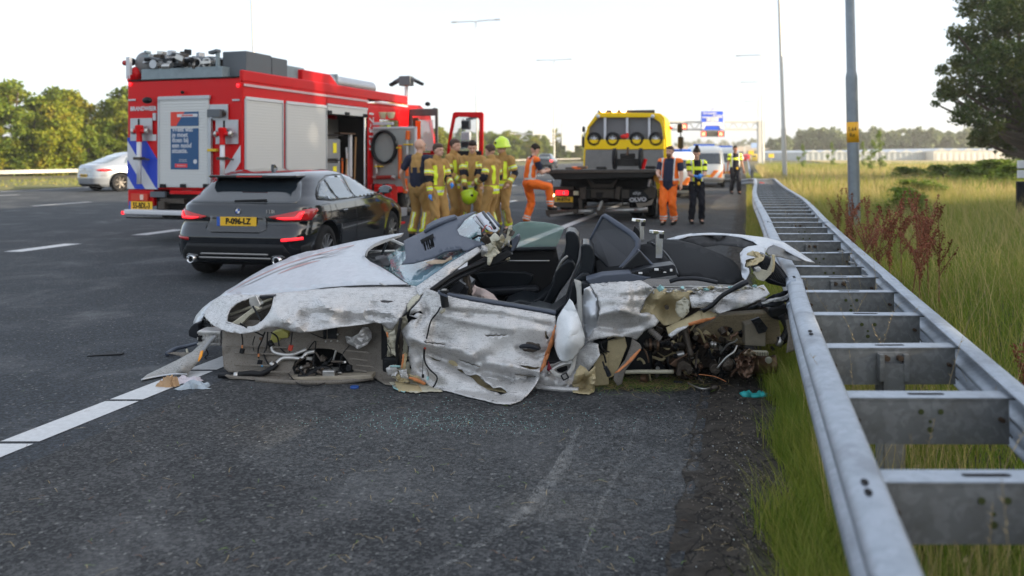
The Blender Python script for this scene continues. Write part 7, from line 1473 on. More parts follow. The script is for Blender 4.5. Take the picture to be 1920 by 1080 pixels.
q = MB(); a, b_ = dpt(845, 283), dpt(903, 330); q.b2((a.x, YF-.77, b_.z), (b_.x, YF-.75, a.z)); q.build('door_lining', S_blk, od, bev=.01)
for (x0, y0, x1, y1, mm) in ((863, 225, 880, 243, S_blk), (863, 247, 880, 263, F_whi), (862, 264, 880, 278, S_blk)):
    a, b_ = dpt(x0, y0), dpt(x1, y1); q = MB(); q.b2((a.x, YF-.72, b_.z), (b_.x, YF-.60, a.z)); q.build('mirror', mm, ft, bev=.03)
q = MB(); q.tube([dpt(866, 222)+Vector((0, .1, 0)), dpt(864, 280)+Vector((0, .1, 0))], .015, 6); a = dpt(872, 224); q.tube([a+Vector((0, .1, 0)), dpt(892, 219)+Vector((0, .1, 0))], .04, 8); q.build('mirror_arm', S_blk, ft)
# light mast on the roof
y5 = sp(762, 290, .6).y; c = TF.hit(762, 152, x=.6); q = MB(); q.box(c, (.34, .25, .26)); lm = q.build('light_mast', F_gr, ft, bev=.02)
for sg in (-1, 1):
    for k in range(2): q = MB(); q.box(c+Vector((sg*(.25+.12*k), 0, .02-.07*k)), (.24, .16, .08), Matrix.Rotation(sg*.45, 3, 'Y')); q.build('floodlight', S_blk if k else F_gr, lm, bev=.015)
q = MB(); q.tube([c, (c.x, c.y, 2.7)], .05, 10); q.build('mast_tube', F_whi, lm); q = MB(); q.b2((-.9, YF-1.5, 2.78), (.9, YF-1.2, 2.90)); q.build('blue_light_bar', mat('amber_lit', (.9, .6, .2), .3), ft, bev=.03)
for (x, y) in ((802, 195), (815, 206)): q = MB(); q.ell(sp(x, y, 1.0), (.07, .1, .06)); q.build('cab_lamp', S_blk, ft, smooth=True)
# equipment board swung out beside the open locker
eF = Yc+.25; bx0, bx1 = TF.hit(697, 290, y=eF).x, TF.hit(781, 290, y=eF).x
def ep(px, py, y=None): return TF.hit(px, py, y=eF if y is None else y)
q = MB(); a, b_ = ep(697, 238), ep(781, 350); q.b2((a.x, eF, b_.z), (b_.x, eF+.03, a.z)); eb = q.build('equipment_board', mat('perforated_steel', (.42, .44, .42), .5, .4, nscale=90, namt=.35), ft, bev=.006)
q = MB(); q.b2((a.x, eF-.02, a.z-.05), (b_.x, eF+.04, a.z)); q.b2((b_.x-.05, eF-.02, b_.z), (b_.x, eF+.04, a.z)); q.build('board_frame', F_whi, eb, bev=.008)
c = ep(721, 276, eF-.06); q = MB(); P = [c+Vector((.29*math.cos(w), 0, .36*math.sin(w))) for w in [2*math.pi*i/28 for i in range(29)]]; q.tube(P, .035, 8, cap=False); q.tube([p+Vector((0, -.05, 0)) for p in P], .03, 8, cap=False); q.build('coiled_hose', S_rub, eb, smooth=True)
for i, (x0, y0, x1, y1, r_, mm) in enumerate(((750, 272, 750, 335, .045, F_or), (763, 292, 763, 330, .04, F_or), (763, 262, 763, 290, .035, F_al), (760, 335, 760, 362, .05, F_or), (765, 245, 764, 262, .05, F_or), (706, 333, 735, 332, .045, mat('tool_darkred', (.3, .03, .02), .4)), (700, 333, 706, 333, .05, S_alu), (735, 332, 742, 334, .05, S_alu), (705, 308, 706, 326, .04, S_alu), (744, 262, 736, 300, .012, S_alu))):
    a, b_ = ep(x0, y0, eF-.08), ep(x1, y1, eF-.08); q = MB(); q.tube([a, b_], r_, 12); q.build('rescue_tool', mm, eb, bev=.006)
for (x, y, w) in ((765, 271, .22), (710, 312, .22), (748, 277, .12), (757, 305, .10)): q = MB(); q.box(ep(x, y, eF-.10), (w, .05, .035)); q.build('strap', F_yel, eb, bev=.006)
for (x, y) in ((718, 214+8), (733, 222)): a = TF.hit(x, y, y=eF); q = MB(); q.lathe([(.06, 0), (.10, .12), (.10, .14), (0, .14)], a, 'z', 14); q.build('cream_cup', mat('cream_plastic', (.75, .66, .42), .5), eb)
q = MB(); a, b_ = TF.hit(686, 231, y=eF), TF.hit(738, 231, y=eF); q.b2((a.x, eF-.03, a.z-.05), (b_.x, eF+.02, a.z+.02)); q.build('slide_rail', F_whi, eb, bev=.01)
a, b_ = ep(690, 345, eF-.15), ep(752, 388, eF+.25); q = MB(); q.b2((a.x, eF-.2, b_.z-.0), (b_.x, eF+.1, a.z)); bag = q.build('red_bag', mat('red_bag_pvc', (.55, .012, .012), .25, nscale=7, bump=.6, bscale=8), ft, bev=.06, seg=4)
for f in (.25, .66): q = MB(); x = a.x+(b_.x-a.x)*f; q.b2((x-.02, eF-.215, b_.z), (x+.02, eF+.1, a.z+.012)); q.build('bag_strap', S_blk, bag)
a, b_ = ep(728, 390, eF-.2), ep(760, 405, eF); q = MB(); q.b2((a.x-.3, eF-.3, b_.z), (b_.x, eF+.1, a.z)); q.build('step_board', F_al, ft, bev=.01); q = MB(); q.b2((a.x-.3, eF-.31, b_.z-.22), (b_.x, eF-.0, b_.z-.12)); q.build('red_step', FR, ft, bev=.01); q = MB(); q.b2((1.0, 1.0, .4), (1.22, 2.0, .62)); q.b2((1.0, 3.2, .4), (1.22, 5.6, .62)); q.build('side_skirt', FR, ft, bev=.02)
for (y, sg) in ((2.0, 1), (2.0, -1), (6.9, 1), (6.9, -1)): wheel(ft, sg*1.02, y, .5, .34, sg, 6)
q = MB(); q.b2((-.9, .5, .35), (.9, 7.5, .62)); q.build('chassis', F_vi, ft)
# ============================================================ tow truck
ty = 19.2; to = ground(1137, 414); TH = R(15); UF = Frame((to.x, ty, 0), -TH)
tt = fthing('tow_truck', 'yellow flatbed tow truck with dirty rear bed and amber beacons, seen from behind', 'tow truck', UF)
Yl = mat('truck_yellow', (.92, .60, .0), .45, spec=.3); Gy = mat('worn_bed_steel', (.20, .195, .185), .55, .3, nscale=3, namt=.45, bump=.3); Dk = mat('greasy_black', (.018, .016, .014), .6, nscale=12, namt=.6, bump=.4); Gb = mat('greasy_brown', (.08, .068, .055), .6, .3, nscale=14, namt=.5, bump=.4); Wk = mat('scratched_steel', (.34, .33, .31), .4, .7, nscale=14, namt=.4)
def up(px, py, y=0): return UF.hit(px, py, y=y)
def ub(name, x0, y0, x1, y1, m, ya, yb, parent=tt, bev=.006):
    a, b_ = up(x0, y0, ya), up(x1, y1, ya); q = MB(); q.b2((a.x, ya, a.z), (b_.x, yb, b_.z)); return q.build(name, m, parent, bev=bev)
def upoly(name, P, m, ya, yb, parent=tt, bev=.006, holes=None):
    pp_ = [up(x, y, ya) for x, y in P]; q = MB(); q.prism([(p.x, p.z) for p in pp_], ya, yb, 'y'); return q.build(name, m, parent, bev=bev)
bd = 4.6    # depth of the headboard
upoly('cab', [(1092, 330), (1094, 290), (1102, 238), (1116, 215), (1122, 211), (1238, 212), (1246, 220), (1250, 240), (1252, 300), (1252, 340), (1250, 370), (1094, 370)], Yl, bd+.3, bd+2.2, bev=.05)
ob = [(1094, 325), (1096, 262), (1101, 238), (1116, 216), (1120, 212), (1228, 212), (1242, 224), (1246, 238), (1250, 262), (1250, 325)]; ib = [(1100, 325), (1102, 262), (1104, 240), (1120, 222), (1126, 220), (1224, 220), (1238, 230), (1241, 240), (1244, 262), (1244, 325)]
n_ = len(ob); vs = [up(x, y, bd) for x, y in ob+ib]; vs += [v+Vector((0, .14, 0)) for v in vs]; fs = []
for i in range(n_-1): j = i+1; fs += [(i, j, j+n_, i+n_), (i+2*n_, i+3*n_, j+3*n_, j+2*n_), (i, i+2*n_, j+2*n_, j), (i+n_, j+n_, j+3*n_, i+3*n_)]
q = MB(); q.add(vs, fs); q.build('headboard_frame', Yl, tt, bev=.012); upoly('headboard_plate', ib, mat('grey_board', (.17, .17, .175), .6, .2, nscale=3, namt=.2), bd+.15, bd+.18)
ub('cross_beam', 1097, 262, 1246, 280, Yl, bd-.03, bd+.14, bev=.015)
for x in (1134, 1175.5, 1217): ub('upright', x-2, 220, x+2.5, 262, F_whi, bd+.02, bd+.12)
for i, x in enumerate((1114, 1149, 1194, 1230)):
    c = up(x, 261, bd+.03); q = MB(); q.lathe([(.13, -.06), (.2, -.06), (.215, -.03), (.215, .06), (.2, .08), (.13, .08)], c, 'y', 28); w_ = q.build('spare_wheel', M_tyre, tt, smooth=True); q = MB(); q.lathe([(.135, -.05), (.12, -.03), (.05, -.02), (.04, -.05), (0, -.05)], c, 'y', 24); q.build('rim', M_rim, w_, smooth=True)
    for k in range(6): a = k*1.047; q = MB(); q.cyl(c+Vector((.085*math.cos(a), -.04, .085*math.sin(a))), .018, .02, 'y', 8); q.build('wheel_hole', S_blk, w_)
q = MB(); q.ell(up(1171, 256, bd-.02), (.13, .08, .07)); q.ell(up(1176, 253, bd-.02), (.06, .06, .06)); q.build('red_cloth', mat('red_rag', (.6, .02, .015), .8, bump=.8, bscale=12), tt, smooth=True)
for x in (1121.5, 1224): q = MB(); q.ell(up(x, 218, bd-.05), (.06, .05, .06)); q.build('work_lamp', F_whi, tt, smooth=True)
ub('beacon_bar', 1121, 207.5, 1227, 212, S_dirty, bd+.5, bd+.7)
for x in (1131, 1152, 1169): q = MB(); q.ell(up(x, 207.5, bd+.45), (.085, .08, .05)); q.build('beacon', mat('lit_amber', (1, .7, .3), .3, emis=(1, .62, .25), estr=6), tt, smooth=True)
# bed and its far board, winch
upoly('bed_headboard', [(1096, 318), (1098, 281), (1243, 281), (1246, 318)], Gy, bd-.02, bd+.02)
a, b_, c, d = up(1024, 321, -.9), up(1238, 320, -.9), up(1246, 316, bd), up(1094, 317, bd)
q = MB(); q.add([a, b_, c, d]+[v+Vector((0, 0, -.07)) for v in (a, b_, c, d)], [(0, 1, 2, 3), (7, 6, 5, 4), (0, 4, 5, 1), (1, 5, 6, 2), (2, 6, 7, 3), (3, 7, 4, 0)]); q.build('flatbed', Gy, tt, bev=.005)
upoly('bed_tail', [(1024, 320), (1040, 318), (1225, 318), (1236, 321), (1222, 332), (1040, 337)], Dk, -.95, -.55, bev=.01); upoly('bed_tail_lip', [(1024, 319.5), (1236, 319.5), (1232, 323.5), (1030, 325)], S_dirty, -.99, -.94)
wn_ = thing('towing_dolly', 'small two-wheeled black dolly standing on the tow truck bed', 'dolly', UF.M @ up(1177, 318, 3.2), -TH)
q = MB(); q.b2((-.28, -.15, .10), (.28, .15, .30)); q.b2((-.2, -.1, .3), (.2, .1, .45)); q.build('frame', Dk, wn_, bev=.02)
for sg in (-1, 1): q = MB(); q.cyl((sg*.36, 0, .30), .30, .09, 'x', 20); q.build('wheel', M_tyre, wn_, bev=.02)
q = MB(); q.tube([(0, -.1, .4), (.02, -.1, .62)], .03, 8); q.build('hitch', S_rust, wn_); q = MB(); q.tube([(.42, -.1, .02), (.5, -.1, .3)], .05, 8); q.build('strap_roll', FR, wn_)
for (x, y, mm) in ((1082, 318, F_or), (1092, 317, S_rust), (1128, 318, Dk), (1220, 317, Dk), (1070, 319, S_dirty)): q = MB(); q.box(up(x, y, 1.0)+Vector((0, 0, .04)), (.26, .2, .08)); q.build('strap_heap', mm, tt, bev=.03)
q = MB(); q.b2((-.45, -.3, .5), (-.28, 7, .75)); q.b2((.28, -.3, .5), (.45, 7, .75)); q.b2((-1.1, .2, .55), (1.1, .5, .95)); q.build('chassis', Dk, tt, bev=.02); q = MB(); q.b2((-1.05, .9, .35), (1.1, 1.2, 1.0)); q.build('underbody', F_vi, tt)
ub('rear_crossbeam', 1090, 354, 1180, 372, Gb, -.25, -.05, bev=.01); ub('lamp_panel', 1037, 356, 1090, 369, F_vi, -.22, -.1); ub('lamp_cover', 1037, 350, 1076, 356, Gb, -.25, -.1); ub('right_beam', 1160, 354, 1232, 373, Dk, -.2, -.05)
ub('tail_lamp', 1042, 357, 1065, 366, L_redon, -.27, -.2); ub('reverse_lamp', 1055, 358, 1059, 365, F_whi, -.285, -.26); ub('reverse_lamp', 1075, 358, 1085, 366, mat('lamp_cream', (.85, .8, .55), .3), -.26, -.2); q = MB(); q.ell(up(1036, 366, -.27), (.045, .03, .045)); q.build('marker_lamp', MATS['lit_amber'], tt, smooth=True)
plate(tt, '04-BTF-6', up(1055, 374, -.27), .50, .125, sx=.74); ub('plate_backing', 1036, 380, 1074, 389, Gb, -.25, -.2); ub('yellow_edge', 1034, 378, 1037, 391, Yl, -.24, -.2)
for (P, mm, ya) in (([(1100, 336), (1115, 345), (1145, 345), (1158, 335), (1150, 352), (1108, 352)], Gb, -.15), ([(1086, 352), (1099, 350), (1098, 373), (1088, 374)], S_dirty, -.35), ([(1155, 352), (1164, 350), (1161, 374), (1152, 372)], S_dirty, -.35), ([(1117, 361), (1131, 361), (1128, 370), (1118, 370)], F_vi, -.3), ([(1084, 372), (1091, 372), (1091, 394), (1086, 394)], Gb, -.2)): upoly('tow_frame', P, mm, ya, ya+.12)
fl = upoly('mud_flap', [(1182, 358), (1190, 356), (1206, 358), (1216, 368), (1214, 379), (1192, 380), (1186, 382), (1181, 366)], S_blk, -.30, -.28)
c = up(1194, 362, -.305); text('flap_text', 'eibje', F_whi, fl, basis(c, (1, 0, .05), (-.05, 0, 1)), .11, .9, .002); c = up(1196, 374.5, -.305); text('flap_text', 'OLVO', F_whi, fl, basis(c, (1, 0, .06), (-.06, 0, 1)), .125, 1.15, .008)
upoly('dented_guard', [(1192, 380), (1214, 378), (1226, 372), (1222, 384), (1204, 388), (1196, 390)], mat('dented_tan', (.30, .26, .21), .5, nscale=9, bump=.8, bscale=10), -.27, -.2); upoly('bent_bracket', [(1206, 358), (1222, 348), (1230, 352), (1228, 372), (1216, 372)], Gb, -.28, -.1)
def ut(name, P, r, mm, y=-.5, par=tt): q = MB(); q.tube([up(x, yy, y) for x, yy in P], r, 10); return q.build(name, mm, par, smooth=True)
ut('tow_bar', [(1080, 397), (1112, 396)], .05, Wk, -.7); ut('tow_bar', [(1132, 396), (1214, 393)], .055, Wk, -.7); ut('tow_bar_tip', [(1190, 394), (1214, 393)], .06, Wk, -.7)
upoly('tow_arm', [(1022, 393), (1060, 395), (1082, 393), (1082, 400), (1050, 404), (1030, 407), (1024, 404)], S_dirty, -.85, -.65); upoly('tow_arm_edge', [(1030, 403), (1074, 398), (1074, 401), (1032, 407)], Wk, -.9, -.84); upoly('tow_tongue', [(1119, 394), (1125, 378), (1129, 376), (1130, 382), (1124, 395)], Wk, -.85, -.75); upoly('tow_hub', [(1116, 392), (1128, 384), (1136, 396), (1130, 403), (1120, 404)], S_dirty, -.75, -.6)
ut('tow_link', [(1096, 392), (1100, 388), (1118, 388), (1122, 384)], .025, S_dirty, -.6); ut('chain', [(1218, 336), (1216, 350)], .03, F_whi, -.4); ut('chain', [(1035, 337), (1036, 362)], .012, S_dirty, -.6); ut('cable', [(1166, 372), (1168, 386)], .01, S_dirty, -.2)
for (px, sg) in ((1064, -1), (1218, 1)):
    for dx in (0, .32 if sg < 0 else -.32): wheel(tt, up(px, 390, 1.2).x+dx, 1.2, .46, .28, sg, 5)
for sg in (-1, 1): wheel(tt, sg*1.0, 6.3, .46, .3, sg, 5)
upoly('side_panel', [(1234, 356), (1239, 350), (1240, 412), (1232, 414)], S_blk, .3, 2.0); upoly('yellow_skirt', [(1224, 322), (1238, 320), (1236, 345), (1226, 338)], mat('amber_plate', (.75, .35, .03), .5), -.3, -.2)
for (px0, px1, y0, y1) in ((1270, 1280, 232, 249), (1271, 1282, 256, 279), (1092, 1097, 237, 248), (1091, 1096, 256, 276)):
    a, b_ = up(px0, y0, bd+1.9), up(px1, y1, bd+1.9); q = MB(); q.b2((a.x, bd+1.8, b_.z), (b_.x, bd+1.98, a.z)); q.build('wing_mirror', S_blk, tt, bev=.05)
ut('mirror_arm', [(1250, 231), (1276, 231), (1277, 282), (1252, 283)], .02, S_blk, bd+1.9); upoly('lane_lamp', [(1252, 234), (1262, 240), (1258, 243), (1251, 242)], L_red, bd+1.5, bd+1.6)
# ============================================================ people
K_tan = mat('turnout_tan', (.40, .23, .07), .85, nscale=14, namt=.22, bump=.6, bscale=14); K_yel = mat('reflective_lime', (.80, .93, .03), .5); K_sil = mat('reflective_silver', (.62, .64, .62), .4); K_blk = mat('uniform_black', (.013, .014, .020), .8, nscale=10, namt=.3, bump=.5, bscale=16)
K_nav = mat('navy_shirt', (.012, .016, .04), .85, nscale=8, bump=.4, bscale=16); K_or = mat('workwear_orange', (.95, .16, .004), .7, nscale=10, namt=.12, bump=.5, bscale=15); K_boot = mat('boot_black', (.012, .012, .012), .5); K_blue = mat('nitrile_blue', (.05, .25, .75), .4); K_skin = mat('skin', (.60, .35, .25), .5, nscale=16, namt=.12); K_tanned = mat('skin_tanned', (.36, .17, .10), .5, nscale=16, namt=.12); K_hair = mat('hair_dark', (.022, .014, .009), .6, nscale=80, namt=.5, bump=.6, bscale=160); K_brown = mat('hair_brown', (.06, .03, .015), .6, nscale=80, namt=.5, bump=.6, bscale=160); K_lime = mat('helmet_lime', (.58, .82, .01), .25, coat=.6); K_beard = mat('beard', (.14, .06, .025), .8)
K_eye = mat('eye_dark', (.02, .012, .01), .3); K_lip = mat('lips', (.35, .12, .09), .5)
def ik(a, c, l1, l2, pole):
    d = c-a; L = min(d.length, (l1+l2)*.999); u = d.normalized(); c2 = a+u*L; x = (l1*l1-l2*l2+L*L)/(2*L); h_ = math.sqrt(max(0, l1*l1-x*x)); p = Vector(pole); p = (p-u*p.dot(u)).normalized(); return a+u*x+p*h_, c2
def caps(name, segs, m, parent, vox=.013, mats=None, fn=None, wob=0.0, sm=3):
    """tapered rounded limbs fused into one continuous surface"""
    mb = MB()
    for s in segs:
        if len(s) == 2: mb.ell(s[0], s[1], 16, 12); continue
        if len(s) == 3 and hasattr(s[1], '__len__') and isinstance(s[2], Matrix): mb.ell(s[0], s[1], 16, 12, s[2]); continue
        a, b_, ra, rb = s[:4]; a = Vector(a); b_ = Vector(b_); u = (b_-a); L = u.length; u = u/L if L > 1e-6 else Vector((0, 0, 1)); P = []; r_ = []
        for k in range(4): w = k/3*math.pi/2; P.append(a-u*ra*math.cos(w)); r_.append(max(.001, ra*math.sin(w)))
        for k in range(4): w = k/3*math.pi/2; P.append(b_+u*rb*math.sin(w)); r_.append(max(.001, rb*math.cos(w)))
        n0 = len(mb.v); mb.tube(P, r_, 14)
        if len(s) > 4:      # flatten across y
            for v in mb.v[n0:]: c = a.lerp(b_, max(0, min(1, (v-a).dot(u)/max(L, 1e-6)))); v.y = c.y+(v.y-c.y)*s[4]
    o = mb.build(name, m, parent); po = o.parent; o.parent = None
    r = o.modifiers.new('r', 'REMESH'); r.mode = 'VOXEL'; r.voxel_size = vox; r.use_smooth_shade = True
    s_ = o.modifiers.new('s', 'SMOOTH'); s_.factor = .6; s_.iterations = sm
    bake(o); o.parent = po; me = o.data
    if wob:
        n = len(me.vertices); co = np.empty(n*3, np.float32); me.vertices.foreach_get('co', co); co = co.reshape(-1, 3); no = np.empty(n*3, np.float32); me.vertices.foreach_get('normal', no); no = no.reshape(-1, 3)
        d = wob*(np.sin(co[:, 2]*34+4*np.sin(co[:, 0]*19)+co[:, 1]*12)*.6+np.sin(co[:, 0]*41+co[:, 2]*17+co[:, 1]*29)*.4); co += no*d[:, None]; me.vertices.foreach_set('co', co.ravel())
    me.materials.clear()
    for q in (mats or [m]): me.materials.append(q)
    if fn:
        for p in me.polygons: p.material_index = fn(p.center)
    me.polygons.foreach_set('use_smooth', [True]*len(me.polygons)); return o
def seg_t(p, a, b_): d = b_-a; t = max(0, min(1, (p-a).dot(d)/d.length_squared)); return t, (p-(a+d*t)).length
def person(label, loc, face, h, kit, wl, wr_, al=(-.12, -.02, .09), ar=(.12, -.02, .09), look=(0, 1, 0), lean=(0, 0), hair=K_hair, skin=K_skin, gloves=None, group=None, w=1.0, pl=(-.5, -.8, -.3), pr_=(.5, -.8, -.3), kl=(0, 1, 0), kr=(0, 1, 0), hs='short'):
    t = thing('person', label, 'person', loc, face, group); k = h/1.8; t.scale = (k*w**.3, k*w**.3, k)
    V = Vector; lx, ly = lean; pel = V((0, 0, .96)); che = V((lx*.6, ly*.6, 1.30)); nk = V((lx, ly, 1.50)); sl = V((-.185*w+lx, ly, 1.43)); sr = V((.185*w+lx, ly, 1.43))
    wl = V(wl); wr_ = V(wr_); el, wl = ik(sl, wl, .29, .27, pl); er, wr_ = ik(sr, wr_, .29, .27, pr_)
    hl, hr = V((-.09, 0, .93)), V((.09, 0, .93)); al = V(al); ar = V(ar); kn_l, al = ik(hl, al, .44, .43, kl); kn_r, ar = ik(hr, ar, .44, .43, kr)
    lk = V(look).normalized(); hd = nk+V((0, .02, .155))+V((lk.x, lk.y, 0))*.02*(1-lk.z); side = lk.cross(V((0, 0, 1))).normalized(); upv = side.cross(lk); Rm = Matrix((side, lk, upv)).transposed()
    H = lambda x, y, z: hd+Rm @ V((x, y, z))
    segs = [(pel, che, .10, .12), (che, nk, .12, .06), (V((lx, ly, 1.44)), hd+V((0, -.01, -.05)), .058, .055), (H(0, -.012, .02), (.076, .098, .105), Rm), (H(0, .03, -.05), (.055, .065, .062), Rm), (H(0, .088, -.005), H(0, .108, -.03), .011, .015), (H(-.078, -.005, -.01), (.012, .02, .032), Rm), (H(.078, -.005, -.01), (.012, .02, .032), Rm), (H(-.035, .08, .03), H(.035, .08, .03), .014, .014), (H(0, .075, -.085), (.026, .022, .02), Rm)]
    for s_, e_, w_ in ((sl, el, wl), (sr, er, wr_)):
        segs += [(s_, e_, .05, .042), (e_, w_, .043, .028)]; d = (w_-e_).normalized(); o_ = d.orthogonal().normalized(); sd_ = d.cross(o_); pm = w_+d*.055; segs.append((w_+d*.01, pm, .030, .036)); inn = (V((lx*.5, .3, w_.z))-w_).normalized(); acr = d.cross(inn).normalized()
        for f in range(4):
            b0_ = pm+acr*(f-1.5)*.019+d*.02; m1 = b0_+d*(.036+.006*(1 if f in (1, 2) else 0))+inn*.012; segs += [(b0_, m1, .0105, .0100), (m1, m1+d*.014+inn*.028, .0100, .0085)]
        b0_ = w_+d*.02-acr*.028; m1 = b0_+d*.025-acr*.02+inn*.015; segs += [(b0_, m1, .013, .0115), (m1, m1+d*.028+inn*.01, .0115, .010)]
    for a, b_, c in ((hl, kn_l, al), (hr, kn_r, ar)): segs += [(a, b_, .075, .05), (b_, c, .05, .035), (c, c+V((0, .13, -.03)), .035, .028)]
    hands = [(wl-(wl-el).normalized()*.0, .115), (wr_, .115)]
    mats_ = [skin, gloves or skin]
    body = caps('body', segs, skin, t, .0105, mats_, (lambda p: 1 if min((p-wl).length-.06*0, (p-wr_).length) < .17 and (seg_t(p, el, wl)[0] > .92 and seg_t(p, el, wl)[1] < .17 or seg_t(p, er, wr_)[0] > .92 and seg_t(p, er, wr_)[1] < .17) else 0) if gloves else None, sm=2)
    for sx_ in (-1, 1): q = MB(); q.ell(H(sx_*.031, .078, .012), (.013, .006, .007)); q.build('eye', K_eye, body, smooth=True)
    q = MB(); q.ell(H(0, .090, -.058), (.024, .008, .006), 10, 6, Rm); q.build('mouth', K_lip, body, smooth=True)
    if hs != 'bald':
        hsg = [(H(0, -.03, .045), (.084, .092, .092), Rm), (H(0, .0, .075), (.075, .09, .058), Rm), (H(-.066, -.03, .02), (.022, .045, .05), Rm), (H(.066, -.03, .02), (.022, .045, .05), Rm)]
        if hs == 'bun': hsg.append((H(0, -.02, .165), (.045, .045, .045), Rm)); hsg.append((H(0, -.05, .11), (.05, .05, .04), Rm))
        caps('hair', hsg, hair, t, .012, sm=1)
    if hs == 'beard': caps('beard', [(H(0, .055, -.085), (.055, .055, .058), Rm), (H(0, .06, -.13), (.035, .04, .04), Rm)], K_beard, t, .010)
    if hs == 'helmet': helmet(t, H(0, -.01, .05), Rm)
    boot = [(al+V((0, -.02, -.03)), al+V((0, .14, -.055)), .055, .042), (al+V((0, 0, .10)), al, .055, .055)], [(ar+V((0, -.02, -.03)), ar+V((0, .14, -.055)), .055, .042), (ar+V((0, 0, .10)), ar, .055, .055)]
    for b_ in boot: caps('boot', b_, K_boot, t, .014)
    R_ = kit.get('rl', 1.0)
    def legb(bands):
        def f(p):
            tl, dl = seg_t(p, kn_l, al); tr_, dr_ = seg_t(p, kn_r, ar); tt_, kn, an = (tl, kn_l, al) if dl < dr_ else (tr_, kn_r, ar)
            if p.z > kn.z+.02 and 'thigh' not in bands: return 0
            ax = kn.lerp(an, tt_)
            for (t0, t1, mi) in bands.get('ring', ()):
                if t0 < tt_ < t1: return mi
            if bands.get('front') and tt_ > bands['front'] and tt_ < .93 and abs(p.x-ax.x-.01) < .030: return 1 if abs(p.x-ax.x-.01) > .011 else 2
            return 0
        return f
    caps('trousers', [(pel+V((0, 0, .07)), pel-V((0, 0, .06)), .145*w, .15*w, .78), (hl, kn_l, .105*R_, .082*R_), (kn_l, al+V((0, 0, .06)), .082*R_, .078*R_), (hr, kn_r, .105*R_, .082*R_), (kn_r, ar+V((0, 0, .06)), .082*R_, .078*R_)], kit['tr'], t, .0135, [kit['tr'], K_yel, K_sil], legb(kit.get('trb', {})), .008)
    def tors(r0, r1, zb=.90, arms=.0, ra=.065, sh=.07):
        s = [(V((lx*.1, ly*.1, zb+.06)), che, .150*w*r0, .155*w*r1, .80), (che+V((0, 0, -.02)), V((lx, ly, 1.40)), .155*w*r1, .12*w*r1, .80), (sl+V((.03, 0, 0)), sr-V((.03, 0, 0)), sh, sh), (V((lx, ly, 1.42)), V((lx, ly, 1.49)), .085, .070)]
        for s_, e_, w_ in ((sl, el, wl), (sr, er, wr_)):
            if arms > 0: s.append((s_, s_.lerp(e_, min(1, arms)), ra*1.08, ra))
            if arms > 1: s.append((e_, e_.lerp(w_, arms-1), ra, ra*.82))
        return s
    def armt(p):
        best = (9, 0)
        for s_, e_, w_ in ((sl, el, wl), (sr, er, wr_)):
            a, d = seg_t(p, s_, e_); b_, d2 = seg_t(p, e_, w_)
            if d < d2: c = (d, a)
            else: c = (d2, 1+b_)
            if c[0] < best[0]: best = c
        return best[1], best[0]
    def topf(bands):
        def f(p):
            ta, da = armt(p); ont = abs(p.x-lx*(p.z-.9)) < .155*w and p.z < 1.46
            if da < .10 and ta > .12 and not (ont and ta < .35):
                for (t0, t1) in bands.get('arm', ()):
                    if t0 < ta < t1: m_ = (ta-t0)/(t1-t0); return 2 if .36 < m_ < .64 else 1
                if bands.get('pad') and .82 < ta < 1.25: return 3
                return 0
            for (z0, z1) in bands.get('tor', ()):
                if z0 < p.z < z1: m_ = (p.z-z0)/(z1-z0); return 2 if .4 < m_ < .6 else 1
            for (x0, x1, z0, z1, mi) in bands.get('ver', ()):
                if x0 < p.x < x1 and z0 < p.z < z1: return mi
            return 0
        return f
    if kit['top'] == 'turnout': caps('jacket', tors(1.03, 1.04, .82, 1.93, .066, .080), K_tan, t, .0135, [K_tan, K_yel, K_sil, K_blk], topf({'tor': [(.84, 1.0)], 'arm': [(.44, .68), (1.56, 1.82)], 'pad': 1, 'ver': [(-.13, -.07, 1.03, 1.38, 1), (.07, .13, 1.03, 1.38, 1)]}), .009); caps('collar', [(V((lx, ly, 1.45)), V((lx, ly+.01, 1.53)), .085, .078)], K_tan, t, .014)
    elif kit['top'] == 'bald': caps('shirt', tors(1.02, 1.02, .90, .62, .066, .078), K_nav, t, .0135, [K_nav, K_tan], lambda p: 1 if (abs(p.x) < .10 and p.z > 1.27 and p.y < .02) or (abs(abs(p.x)-.07) < .022 and p.z > 1.18) else 0, .004)
    elif kit['top'] == 'orange':
        caps('shirt', tors(kit.get('belly', 1.0), 1.0, .86, .62, .066, .076), K_nav, t, .0135, None, None, .004)
        caps('safety_vest', tors(kit.get('belly', 1.0)*1.07, 1.10, .92, .06, .075, .084), K_or, t, .0135, [K_or, K_sil, K_nav], lambda p: 2 if (p.y > .0 and abs(p.x-lx) < kit.get('open', .05)) else 1 if (1.00 < p.z < 1.045 or abs(abs(p.x)-.135) < .017 and p.z > 1.03) else 0, .005)
    elif kit['top'] == 'police':
        caps('shirt', tors(1.0, 1.0, .86, .60, .062, .074), K_blk, t, .0135, [K_blk, K_yel], lambda p: 1 if 1.26 < p.z < 1.36 and armt(p)[0] < .75 else 0, .004)
        caps('safety_vest', tors(1.08, 1.09, kit.get('vz', .82), .05, .07, .080), K_yel, t, .0135, [K_yel, K_sil, K_blk], lambda p: 2 if (p.y > .0 and kit['o0'] < p.x < kit['o1'] and (p.z < 1.26 or p.z > 1.34 or abs(p.x) > .3)) else 1 if (.93 < p.z < .975 or abs(abs(p.x)-.13) < .02) else 0, .006)
        q = MB(); q.lathe([(.155, -.03), (.16, -.03), (.16, .03), (.155, .03)], (0, 0, .97), 'z', 20); q.box((-.10, .13, .93), (.10, .06, .14)); q.box((.13, .10, .90), (.09, .08, .2)); bt = q.build('duty_belt', K_blk, t, bev=.01); q = MB(); q.ell((-.02, .165, .95), (.035, .03, .045)); q.build('yellow_pouch', mat('pouch_yellow', (.8, .5, .01), .5), bt, smooth=True)
    return t, (wl, wr_, H)
